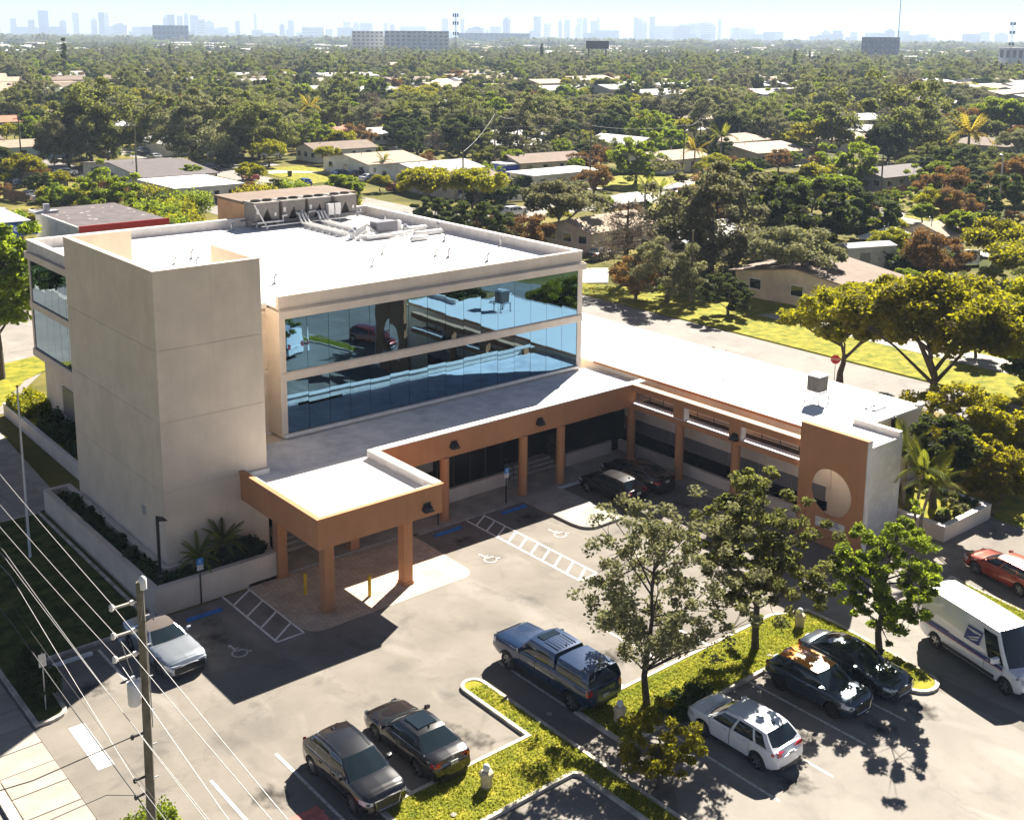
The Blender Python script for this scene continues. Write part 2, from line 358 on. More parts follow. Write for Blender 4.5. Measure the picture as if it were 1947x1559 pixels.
lawn('corner_yard', [(158,88),(172,90),(178,104),(172,103),(160,97)], 'grass', .02, False)
for pts in ([(106.5,218),(117,217),(117,224),(106.5,226)], [(106.5,205),(112,204),(120,196),(121,199),(112,209),(106.5,210)], [(83,108),(100,104),(100,107),(83,111)], [(90,40),(94,40),(94,68),(90,70)]):
    MB().poly(pts, .045).build('driveway', M['concrete'])['kind'] = 'structure'
MB().poly([(86,92),(89,90),(95,96),(92,98)], .045).build('driveway', M['concrete'])['kind'] = 'structure'
for pts in ([(205,146),(222,146),(222,152),(205,152)], [(157,140.8),(173,148),(173,152),(153,143)], [(200,156),(214,150),(216,154),(200,162)]):
    MB().poly(pts, .045).build('driveway', M['concrete'])['kind'] = 'structure'
# sidewalk under the porch and along the wing, with the ramp that juts into the lot
MB().poly([(24.05,49.15),(34.1,49.15),(34.1,48.75),(41.6,48.75),(41.6,44.6)]+arc(42.6,44.25,.95,180,270,5)+[(44.55,43.3),(44.55,49.0),(50.75,49.0),(50.75,32.6),(52.75,32.6),(52.75,54.8),(24.05,54.8)], -.05, .14).build('sidewalk', M['concrete'])['kind'] = 'structure'
def pavers():
    m = mat('tan pavers', (.5, .38, .27), .9, bump=0); nt = m.node_tree; L = nt.links; p = nt.nodes['Principled BSDF']
    tc = nt.nodes['Texture Coordinate']; b = nd(nt, 'ShaderNodeTexBrick'); b.inputs['Scale'].default_value = 1.0
    b.inputs['Brick Width'].default_value = .32; b.inputs['Row Height'].default_value = .22; b.inputs['Mortar Size'].default_value = .012
    b.inputs['Color1'].default_value = (.56, .46, .36, 1); b.inputs['Color2'].default_value = (.46, .37, .29, 1); b.inputs['Mortar'].default_value = (.3, .24, .19, 1)
    mp = nd(nt, 'ShaderNodeMapping'); mp.inputs['Rotation'].default_value = (0, 0, math.radians(45)); L.new(tc.outputs['Object'], mp.inputs[0]); L.new(mp.outputs[0], b.inputs['Vector'])
    n = nd(nt, 'ShaderNodeTexNoise'); n.inputs['Scale'].default_value = .8; n.inputs['Detail'].default_value = 8; L.new(tc.outputs['Object'], n.inputs['Vector'])
    x = nd(nt, 'ShaderNodeMixRGB'); x.blend_type = 'OVERLAY'; x.inputs['Fac'].default_value = .45; L.new(b.outputs['Color'], x.inputs[1]); L.new(n.outputs['Fac'], x.inputs[2]); L.new(x.outputs[0], p.inputs['Base Color'])
    bp = nd(nt, 'ShaderNodeBump'); bp.inputs['Strength'].default_value = .4; bp.invert = True; L.new(b.outputs['Fac'], bp.inputs['Height']); L.new(bp.outputs[0], p.inputs['Normal'])
    return m
M['pavers'] = pavers()
MB().poly([(24.0,49.1)]+[(24.0,44.1)]+arc(24.9,44.0,.9,180,270,6)+[(32.8,43.15)]+arc(32.9,44.0,.85,270,360,6)+[(33.85,49.1)], .012).build('paved_forecourt', M['pavers'])['kind'] = 'structure'

# painted markings
def marking(name, shapes, m='whiteworn', z=.009):
    b = MB()
    for (x0, y0, x1, y1, w) in shapes:
        d = Vector((x1-x0, y1-y0)); L_ = d.length; d /= L_; nx, ny = -d.y*w/2, d.x*w/2
        b.add([(x0-nx, y0-ny, z), (x1-nx, y1-ny, z), (x1+nx, y1+ny, z), (x0+nx, y0+ny, z)], [(0, 1, 2, 3)])
    o = b.build(name, M[m]); o['kind'] = 'structure'; return o
for s in [(15.88,30.9,15.88,36.2),(18.52,30.9,18.52,36.15),(16.05,42.3,16.05,47.9),(21.2,31.0,21.2,36.1),(29.3,31.0,29.3,36.0),(32.2,31.0,32.2,36.0),(34.9,31,34.9,35.5),(37.6,31,37.6,35.5)]:
    marking('stall_line', [(*s, .13)])
for s in [(31.25,22.2,31.25,27.9),(33.95,21.8,33.95,27.9),(36.64,22.2,36.64,27.9),(37.78,22.1,39.2,24.5)][:3]+[(39.3,22.1,39.3,27.9),(47.2,43.2,47.2,48.7),(41.3,39.6,44.4,39.6)][:2]:
    marking('stall_line', [(*s, .12)])
marking('stop_bar', [(13.25,42.75,13.2,39.4,.62)], 'white')
def ladder(xa, xb, y0, y1, n, w=.12, skew=.9):
    s = [(xa,y0,xa,y1,w),(xb,y0,xb,y1-.0,w),(xa,y1,xb,y1,w)]
    for i in range(n):
        y = y0+(y1-y0)*(i+.5)/n; s.append((xa,y-skew/2,xb,y+skew/2,w))
    return s
marking('hatched_bay', ladder(22.55, 23.92, 49.05, 43.5, 4, skew=1.0), 'white')
marking('hatched_bay', ladder(37.35, 38.6, 48.7, 39.3, 10, skew=.8), 'white')
marking('lane_line', [(17.1,32.4,18.3,32.1,.12)], 'redpaint')
def hcsymbol(x, y, s=1.0):
    b = MB(); z = .013
    def stroke(p, w=.07):
        for a, c in zip(p[:-1], p[1:]):
            d = Vector((c[0]-a[0], c[1]-a[1])); l = max(d.length, 1e-4); d /= l; nx, ny = -d.y*w/2, d.x*w/2
            b.add([(x+s*(a[0]-nx), y+s*(a[1]-ny), z), (x+s*(c[0]-nx), y+s*(c[1]-ny), z), (x+s*(c[0]+nx), y+s*(c[1]+ny), z), (x+s*(a[0]+nx), y+s*(a[1]+ny), z)], [(0, 1, 2, 3)])
    stroke([(-.05+.33*math.cos(math.radians(t)), -.28+.33*math.sin(math.radians(t))) for t in range(95, 385, 15)])
    stroke([(-.1, .42), (-.07, -.05), (.22, -.05), (.36, -.42), (.48, -.38)], .09); stroke([(-.09, .18), (.14, .17)], .07)
    b.poly([(x+s*(-.12+.09*math.cos(t*PI/5)), y+s*(.53+.09*math.sin(t*PI/5))) for t in range(10)], z)
    o = b.build('wheelchair_symbol', M['whiteworn']); o['kind'] = 'structure'
hcsymbol(20.85, 43.98, 1.0); hcsymbol(35.37, 44.26); hcsymbol(40.3, 44.26)
MB().poly([(40.9,39.2),(41.9,39.2),(41.9,40.0),(40.9,40.0)], .012).build('drain_cover', M['concrete'])['kind'] = 'structure'
MB().poly([(16.2,30.9),(18.2,30.9),(18.2,32.5),(16.2,32.5)], .008).build('red_kerb_patch', M['redpaint'])['kind'] = 'structure'

# ---------------------------------------------------------------- the office building
OB = empty('office_building', (21.6, 53.3, 0), 0, 'cream three storey office block with terracotta porch, mirror glass and low white roofed wing', 'office building')
OBi = Matrix.Translation((-21.6, -53.3, 0))
def part(name, mb, m, smooth=0, par=OB):
    if par is OB: mb.v = [(x-21.6, y-53.3, z) for x, y, z in mb.v]
    return mb.build(name, m, par, smooth)
# tower: four lifts of stucco with recessed joints
X0, X1, Y0, Y1 = 20.75, 26.3, 51.2, 63.3
zs = [0, 5.13, 8.65, 12.23, 12.36]
def chamf(x0, y0, x1, y1, z0, z1): return B(x0, y0, z0, x1, y1, z1)
for a, b in ((0, 5.13), (5.13, 8.65), (8.65, 12.23)):
    part('wall_panel', B(X0, Y0, a+.025, X1, Y1, b-.02), M['cream'])
part('wall_core', B(X0+.02, Y0+.02, 0, X1-.02, Y1-.02, 12.3), M['cream'])
t = .28; ztop = 16.1
tw = MB().poly([(X0,Y0),(X1,Y0),(X1,56.2),(X1-t,56.2),(X1-t,Y0+t),(X0+t,Y0+t),(X0+t,Y1-t),(24.45,Y1-t),(24.45,Y1),(X0,Y1)], 12.255, ztop-.06)
part('screen_wall', tw, M['cream'])
part('coping', MB().poly([(X0-.02,Y0-.02),(X1+.02,Y0-.02),(X1+.02,56.22),(X1-t-.02,56.22),(X1-t-.02,Y0+t+.02),(X0+t+.02,Y0+t+.02),(X0+t+.02,Y1-t-.02),(24.47,Y1-t-.02),(24.47,Y1+.02),(X0-.02,Y1+.02)], ztop-.06, ztop), M['creamlt'])
part('wall_vent', B(X0-.05, 53.6, 3.2, X0, 54.0, 3.65), M['galv'])
part('hose_bib', B(23.6, Y0-.06, 2.4, 23.72, Y0, 2.6), M['galv'])
# main block
G0, G1, GY = 29.2, 51.8, 54.9; BY = 81.3; LX = 24.2
mb = MB().poly([(LX+.16,Y1+.001),(X1-.01,Y1+.001),(X1-.01,56.4),(G0+.2,56.4),(G0+.2,GY+.12),(G1-.1,GY+.12),(G1-.1,BY-.02),(LX+.16,BY-.02)], 4.9, 12.3)
part('main_wall', mb, M['cream'])
part('ground_floor_wall', MB().poly([(24.75,Y1),(26.3,Y1),(26.3,54.9),(51.7,54.9),(51.7,81.1),(24.75,81.1)], 0, 4.9), M['cream'])
part('main_roof', MB().poly([(LX+.2,Y1-.4),(X0+.2,Y1-.4),(X0+.2,Y0+.2),(X1-.2,Y0+.2),(X1-.2,56.25),(G0+.1,56.25),(G0+.1,GY+.1),(G1-.1,GY+.1),(G1-.1,BY-.1),(LX+.2,BY-.1)], 12.3, 12.37), M['roof'])
# parapets
part('parapet', B(LX-.02, BY-.3, 12.3, G1, BY, 13.0), M['parapet'])
part('parapet', B(G1-.3, GY+.02, 12.3, G1, BY-.3, 13.0), M['parapet'])
part('parapet', B(LX-.02, Y1, 12.3, LX+.28, BY-.3, 13.0), M['parapet'])
part('parapet', B(G0, GY, 12.31, G1, GY+.3, 12.99), M['creamlt'])
part('coping', B(LX-.06, BY-.34, 13.0, G1+.04, BY+.04, 13.06), M['coping'])
part('coping', B(G1-.34, GY-.04, 13.0, G1+.04, BY-.34, 13.06), M['coping'])
part('coping', B(LX-.06, Y1, 13.0, LX+.32, BY-.34, 13.06), M['coping'])
part('coping', B(G0-.03, GY-.04, 12.99, G1-.34, GY+.3, 13.05), M['creamlt'])
part('roof_edge', B(X1, 56.2, 12.2, G0, 56.45, 12.5), M['coping'])
# recessed wall between the tower and the glass, with its string courses
part('recess_wall', B(X1, 56.42, 4.9, G0+.25, 56.5, 12.2), M['cream'])
part('string_course', B(X1, 56.3, 8.3, G0, 56.42, 8.62), M['cream'])
part('string_course', B(X1, 56.3, 11.75, G0, 56.42, 12.0), M['cream'])
# glass front: bands, end posts and panes
def facade(axis, a0, a1, pos, zz, n, sgn, nm='window_band'):
    """axis 'x': front at y=pos facing -y; axis 'y': side at x=pos facing -x"""
    for (z0, z1) in zz:
        band = MB()
        def bx(u0, u1, d0, d1, za, zb):
            if axis == 'x': band.box(u0, pos+d0, za, u1, pos+d1, zb)
            else: band.box(pos+d0, u0, za, pos+d1, u1, zb)
        bx(a0, a1, .06, .12, z0-.02, z1+.02)
        wb = part(nm, band, M['dark'])
        pane = None; w = (a1-a0)/n
        for i in range(n):
            c = a0+w*(i+.5); rz = rnd(-.006, .006); rx = rnd(-.005, .005)
            if pane is None:
                p = B(-w/2+.012, -.012, -(z1-z0)/2, w/2-.012, .012, (z1-z0)/2).build('pane', M['glass'], wb)
                pane = p
            else: p = pane.copy(); COL.objects.link(p); p.parent = wb
            if axis == 'x': p.location = (c-21.6, pos+.03-53.3, (z0+z1)/2); p.rotation_euler = (rx, 0, rz)
            else: p.location = (pos+.03-21.6, c-53.3, (z0+z1)/2); p.rotation_euler = (0, rx, rz+PI/2)
facade('x', 29.58, 51.45, GY, ((5.2, 8.22), (8.74, 11.8)), 16, -1)
facade('y', Y1+.05, 80.95, LX, ((5.4, 8.3), (8.75, 11.8)), 13, -1)
part('corner_post', B(G0, GY-.02, 5.02, 29.58, 56.42, 11.8), M['cream'])
part('corner_post', B(51.45, GY-.02, 5.02, G1+.06, GY+.3, 11.8), M['creamlt'])
part('corner_post', B(LX-.03, 80.95, 4.9, LX+.25, BY, 11.8), M['creamlt'])
part('spandrel', B(G0-.04, GY-.1, 8.28, G1+.08, GY+.05, 8.68), M['creamlt'])
part('spandrel', B(G0-.02, GY-.04, 8.22, G1+.07, GY+.05, 8.28), M['creamlt'])
part('spandrel', B(G0-.02, GY-.04, 8.68, G1+.07, GY+.05, 8.74), M['creamlt'])
part('spandrel', B(LX-.1, Y1+.01, 8.3, LX+.05, BY+.02, 8.75), M['creamlt'])
part('cornice', B(G0-.08, GY-.22, 11.8, G1+.22, GY+.02, 12.22), M['creamlt'])
part('cornice', B(G0-.08, GY+.02, 11.8, G0, 56.3, 12.22), M['cream'])
part('cornice', B(G1, GY+.02, 11.8, G1+.22, BY, 12.22), M['creamlt'])
part('cornice', B(G0+.01, GY-.12, 12.22, G1+.1, GY, 12.3), M['creamlt'])
part('cornice', B(LX-.25, Y1+.01, 11.8, LX-.0, BY+.02, 12.25), M['creamlt'])
part('overhang_slab', B(LX-.12, Y1+.01, 4.85, LX+.1, BY+.02, 5.38), M['creamlt'])
part('soffit', MB().poly([(LX,Y1+.01),(24.8,Y1+.01),(24.8,81.0),(G1,81.0),(G1,BY),(LX,BY)], 4.82, 4.9), M['cream'])
part('side_wall', B(G1-.1, GY+.3, 4.9, G1, BY-.3, 11.8), M['creamlt'])
part('sill_flashing', B(29.3, GY-.16, 5.0, 51.6, GY-.02, 5.18), M['coping'])
part('wall_plaque', B(24.68, 70.0, 1.4, 24.75, 77.5, 3.4), M['blinds'])
# porch: one L-shaped slab with parapet, terracotta fascia and columns
zf0, zf1 = 3.77, 5.25
part('porch_roof', MB().poly([(25.0,43.75),(31.7,43.75),(31.7,49.75),(52.7,49.75),(52.7,GY+.1),(29.3,GY+.1),(29.3,56.4),(26.3,56.4),(26.3,51.2),(25.0,51.2)], 4.72, 4.86), M['roofdirty'])
part('porch_ceiling', MB().poly([(24.85,43.55),(31.8,43.55),(31.8,49.6),(51.4,49.6),(51.4,54.85),(26.3,54.85),(26.3,51.2),(24.85,51.2)], 3.82, 3.95), M['cream'])
part('fascia', B(24.78, 43.5, zf0, 25.06, 51.2, zf1), M['terra'])
part('fascia', B(25.06, 43.5, zf0, 31.84, 43.78, zf1), M['terra'])
part('fascia', B(31.56, 43.78, zf0, 31.84, 49.6, zf1), M['terra'])
part('fascia', B(31.84, 49.32, zf0+.03, 51.1, 49.6, zf1), M['terra'])
part('fascia', B(51.1, 49.32, 3.77, 51.5, 49.9, 5.25), M['terra'])
part('fascia_edge', B(24.74, 43.46, zf1-.14, 24.78, 51.2, zf1+.0), M['terra'])
part('fascia_edge', B(24.74, 43.44, zf1-.14, 31.86, 43.5, zf1+.0), M['terra'])
part('fascia_edge', B(31.86, 49.27, zf1-.14, 51.1, 49.32, zf1+.0), M['terra'])
part('coping', B(24.72, 43.42, zf1, 24.98, 51.2, zf1+.05), M['terra'])
part('coping', B(24.98, 43.42, zf1, 31.9, 43.66, zf1+.05), M['terra'])
part('coping', B(31.42, 43.66, zf1, 31.9, 49.7, zf1+.07), M['coping'])
part('parapet', B(31.42, 43.8, 4.86, 31.56, 49.7, zf1), M['parapet'])
part('coping', B(31.9, 49.25, zf1, 52.3, 49.75, zf1+.06), M['coping'])
part('flashing', B(25.1, Y0-.22, 4.86, X1+.05, Y0, 5.14), M['coping'])
part('flashing', B(X1, 56.15, 4.86, G0, 56.42, 5.0), M['coping'])
# white roof coating over the canopy is fresher than the rest
part('canopy_roof', B(25.07, 43.79, 4.862, 31.41, 50.3, 4.875), M['roof'])
cols = [(25.85,44.6),(30.35,44.6),(25.85,49.2),(30.3,49.5),(36.35,49.45),(42.15,49.45),(45.15,49.45),(51.3,49.45),(51.3,45.3),(51.3,40.9)]
for i, (x, y) in enumerate(cols):
    if i < 4: b = B(x-.26, y-.26, 0, x+.26, y+.26, 3.83)
    else: b = MB().lathe((x, y, .12), [(.27, 0), (.27, 3.7)], 20)
    part('column', b, M['terra'], 30 if i >= 4 else 0)
    part('column_base', B(x-.3, y-.3, .0, x+.3, y+.3, .16) if i < 4 else MB().lathe((x, y, .12), [(.31, 0), (.3, .16)], 20), M['terra'])
def wall_lamp(x, y, z, dirx):
    b = MB(); n = 8
    pr = [(0, .2), (.16, .17), (.3, .04), (.34, -.1)]
    vs = []; fs = []
    for i in range(5):
        a = -PI/2+PI*i/4
        for r, h in pr: vs.append((math.sin(a)*(.12+r*.55), -r*math.cos(a)*1.1, h))
    for i in range(4):
        for k in range(3): fs.append((i*4+k, (i+1)*4+k, (i+1)*4+k+1, i*4+k+1))
    fs.append(tuple(i*4+3 for i in range(5)))
    b.add(vs, fs); b.box(-.2, -.06, -.18, .2, .0, .25); b.box(-.26, -.3, -.16, .26, -.02, -.1)
    c = math.cos(dirx); s = math.sin(dirx)
    b.v = [(x+p[0]*c-p[1]*s, y+p[0]*s+p[1]*c, z+p[2]) for p in b.v]
    part('wall_lamp', b, M['black'])
wall_lamp(30.9, 43.5, 4.25, 0); wall_lamp(36.9, 49.3, 4.45, 0); wall_lamp(43.3, 49.3, 4.45, 0); wall_lamp(51.1, 40.85, 4.12, -PI/2)
part('parapet', B(31.84, 49.6, 4.86, 51.1, 49.66, 5.25), M['coping'])
part('parapet', B(25.06, 43.78, 4.876, 31.42, 43.82, 5.25), M['coping'])
part('parapet', B(25.06, 43.82, 4.876, 25.1, 50.9, 5.25), M['coping'])
part('roof_scupper', B(33.0, 50.0, 4.86, 36.0, 50.12, 4.98), M['black'])
# ground floor behind the porch: dark glass, near-black screens standing for the recess shade, doors, low wall and steps
part('dark_recess_screen', B(26.4, 54.7, .9, 51.6, 54.88, 3.7), M['dark'])
for i in range(12):
    x = 27.5+i*2.0; part('mullion', B(x, 54.64, .1, x+.07, 54.7, 3.7), M['black'])
part('low_wall', B(33.5, 51.1, .1, 42.35, 51.35, .95), M['creamlt'])
part('low_wall', B(47.2, 51.1, .1, 51.2, 51.35, .95), M['creamlt'])
part('dark_recess_screen', B(33.5, 51.36, .14, 42.3, 51.5, 3.75), M['dark'])  # near-black screens across the recess, its shade put into their colour
part('dark_recess_screen', B(47.2, 51.36, .14, 52.6, 51.5, 3.75), M['dark'])
part('dark_recess_screen', B(42.5, 53.0, .14, 47.2, 53.1, 3.75), M['dark'])
part('dark_recess_screen', B(26.3, 53.3, .14, 33.5, 53.4, 3.75), M['dark'])
for i in range(8):
    part('mullion', B(33.6+i*1.2, 51.33, .95, 33.66+i*1.2, 51.36, 3.75), M['black'])
part('blind_panel', B(34.6, 51.32, 2.3, 36.9, 51.36, 3.75), M['blinds'])
for i in range(3): part('step', B(43.0, 51.6+i*.3, .14, 46.8, 52.9, .14+.17*(i+1)), M['concrete'])
for i in range(4): part('step', B(27.0, 51.2+i*.35, .14, 30.3, 53.2, .14+.17*(i+1)), M['concrete'])
for x in (42.9, 46.9):
    part('handrail', MB().tube([(x, 51.2, .15), (x, 51.2, 1.05), (x, 52.8, 1.6), (x, 52.8, .7)], .025, 6), M['black'])
# the wing
WX0, WX1, WY0, WY1 = 52.8, 61.6, 35.2, 72
part('wing_wall', MB().poly([(WX0,32.9),(55.7,32.9),(55.7,WY0),(WX1,WY0),(WX1,WY1),(WX0,WY1)], 0, 5.2), M['cream'])
part('wing_roof', MB().poly([(WX0,33.1),(55.5,33.1),(55.5,WY0+.05),(WX1-.05,WY0+.05),(WX1-.05,WY1),(WX0,WY1)], 5.2, 5.33), M['roof'])
part('roof_edge', B(WX0-.06, 33.0, 5.2, WX0, GY-.3, 5.36), M['terra'])
part('roof_edge', MB().ring([(WX0-.02,32.86),(55.74,32.86),(55.74,WY0-.04),(WX1+.04,WY0-.04),(WX1+.04,WY1),(WX0-.02,WY1)], .12, 5.2, 5.37), M['coping'])
part('end_cladding', B(52.78, 32.865, 0, 55.74, 32.897, 5.19), M['coping'])
part('parapet', B(55.45, 32.9, 5.33, 55.75, 35.9, 5.68), M['coping'])
part('parapet', B(61.2, 35.1, 5.33, 61.7, 35.5, 5.5), M['coping'])
part('downpipe', B(58.3, 35.08, .8, 58.42, 35.2, 5.3), M['black'])
part('downpipe', B(58.55, 35.08, .8, 58.67, 35.2, 5.3), M['black'])
part('window_band', B(WX0-.05, 35.5, .9, WX0+.02, 54.7, 1.42), M['dark'])  # dark strip standing for the open shadowed gap above the low wall
for i in range(8):
    y = 35.6+i*2.35
    part('window_panel', B(WX0-.07, y+.03, 1.42, WX0+.02, y+2.3, 2.32), M['blinds'])
    part('recess_shade_strip', B(WX0-.09, y+.04, .15, WX0+.02, y+2.3, 1.4), M['dark'])  # near-black fill, the gap's shadow painted as a surface
part('wall_band', B(WX0-.12, 35.3, 2.32, WX0-.0, 54.8, 3.55), M['creamlt'])
part('low_wall', B(52.05, 35.4, .1, 52.3, 53.0, .82), M['creamlt'])
part('top_beam', B(51.1, 36.3, 4.88, 51.5, 49.32, 5.25), M['terra'])
part('coping', B(51.05, 36.3, 5.25, 51.56, 49.25, 5.31), mat('peach coping', (.6,.36,.22), .8, var=.12, vscale=2))
part('ledge_beam', B(51.05, 36.3, 3.72, 51.6, 49.32, 4.0), M['terra'])
part('ledge_top', B(51.12, 36.3, 4.0, 51.7, 49.32, 4.07), M['coping'])
for y in (45.3, 40.9):
    part('beam_post', B(51.1, y-.42, 4.07, 51.5, y+.42, 4.88), M['terra'])
    part('post_trim', B(51.12, y-.52, 4.07, 51.5, y-.42, 4.88), M['coping'])
for a in (36.4, 41.35, 45.75):
    b_ = min(49.2, a+3.95) if a != 45.75 else 49.2
    rb = MB().tube([(52.1, a, 4.5), (52.1, b_, 4.5)], .03, 6).tube([(52.1, a, 4.28), (52.1, b_, 4.28)], .02, 6)
    for k in range(3): yy = a+(b_-a)*(k+.5)/3; rb.tube([(52.1, yy, 3.9), (52.1, yy, 4.5)], .025, 6)
    part('railing', rb, M['black'])
part('beam_slab', B(51.7, 36.3, 3.8, WX0-.12, 49.3, 3.9), M['dark'])
# end wall with the round opening
cy, cz, rr = 33.83, 3.04, 1.34
def holed_wall():
    xa, xb = 50.5, 50.78; y0, y1, z1 = 31.7, 35.88, 6.52
    n = 48; inner = [(cy+rr*math.cos(2*PI*i/n), cz+rr*math.sin(2*PI*i/n)) for i in range(n)]
    outer = []
    for i in range(n):
        a = 2*PI*i/n; dy, dz = math.cos(a), math.sin(a)
        t_ = min((y1-cy)/dy if dy > 1e-9 else 1e9, (y0-cy)/dy if dy < -1e-9 else 1e9, (z1-cz)/dz if dz > 1e-9 else 1e9, (0-cz)/dz if dz < -1e-9 else 1e9)
        outer.append((cy+dy*t_, cz+dz*t_))
    # make the corners exact
    for yc, zc in ((y0,0),(y1,0),(y0,z1),(y1,z1)):
        k = min(range(n), key=lambda i: (outer[i][0]-yc)**2+(outer[i][1]-zc)**2); outer[k] = (yc, zc)
    vs = []
    for x in (xa, xb): vs += [(x, *p) for p in outer]+[(x, *p) for p in inner]
    fs = []
    for i in range(n):
        j = (i+1) % n
        fs += [(i, i+n, j+n, j), (i+2*n, j+2*n, j+3*n, i+3*n), (i+n, i+3*n, j+3*n, j+n), (i, j, j+2*n, i+2*n)]
    return MB().add(vs, fs)
ew = part('round_opening_wall', holed_wall(), M['terra'])
def _inner():
    h = holed_wall(); n = 48; xb = 50.785
    V_ = [(xb, y, z) for x, y, z in h.v[2*n:4*n]]
    return MB().add(V_, [(i, (i+1) % n, (i+1) % n+n, i+n) for i in range(n)])
part('bounce_lining', _inner(), M['creamlt'])  # added cream back face, unseen, keeps orange bounce off the wall behind
part('wall_trim', B(50.48, 31.62, 0, 50.82, 31.7, 6.56), M['coping'])
part('coping', B(50.46, 31.62, 6.52, 50.82, 35.9, 6.57), M['terra'])
# lettered board under the opening
sg = part('notice_board', B(50.46, 32.75, 1.02, 50.5, 34.6, 1.55), M['coping'])
def text(s, size, loc, rot, m, par, name='lettering', ext=.004, align='CENTER'):
    cu = bpy.data.curves.new(name, 'FONT'); cu.body = s; cu.size = size; cu.extrude = ext; cu.align_x = align; cu.align_y = 'CENTER'
    o = bpy.data.objects.new(name, cu); COL.objects.link(o)
    dg = bpy.context.evaluated_depsgraph_get(); me = bpy.data.meshes.new_from_object(o.evaluated_get(dg)); COL.objects.unlink(o); bpy.data.objects.remove(o)
    me.materials.clear(); me.materials.append(m); me.transform(Matrix.Translation(loc) @ rot)
    r = bpy.data.objects.new(name, me); COL.objects.link(r); r.parent = par; return r
RX = Matrix.Rotation(-PI/2, 4, 'Z') @ Matrix.Rotation(PI/2, 4, 'X')   # faces -x
M['ink'] = mat('dark violet lettering', (.09, .04, .16), .6)
for i, (s_, sz) in enumerate((('VIOLATORS', .2), ('WILL BE TOWED', .17), ('AWAY', .12))):
    text(s_, sz, (50.455-21.6, 33.67-53.3, 1.45-i*.16), RX, M['ink'], sg)
# left planters with low walls (retaining walls belong to the building)
def planter(name, pts, w, z, zs_, label):
    r = empty(name, (pts[0][0], pts[0][1], 0), 0, label, 'planter')
    ox, oy = pts[0]
    q = [(x-ox, y-oy) for x, y in pts]
    MB().ring(q, w, -.05, z).build('retaining_wall', M['cream'], r)
    MB().ring(inset(q, -.02), w+.04, z, z+.05).build('wall_cap', M['coping'] if zs_ < .9 else M['creamlt'], r)
    MB().poly(inset(q, w), -.02, zs_).build('soil', M['soil'] if zs_ > .9 else M['grass'], r)
    return r
planter('corner_planter', [(19.2,49.15),(25.6,49.15),(25.6,51.15),(20.7,51.15),(20.7,64.8),(19.2,64.8)], .28, 1.33, 1.02, 'long L shaped cream planter wrapping the foot of the tower')
planter('upper_planter', [(22.4,64.0),(25.5,64.0),(25.5,84.2),(22.6,84.2)], .25, .85, .62, 'shaded cream planter beneath the overhanging left side of the office block')
planter('wing_planter', [(56.0,30.1),(61.0,30.1),(61.2,35.0),(56.0,35.0)], .3, .85, .7, 'pale walled planter full of small shrubs at the end of the wing')
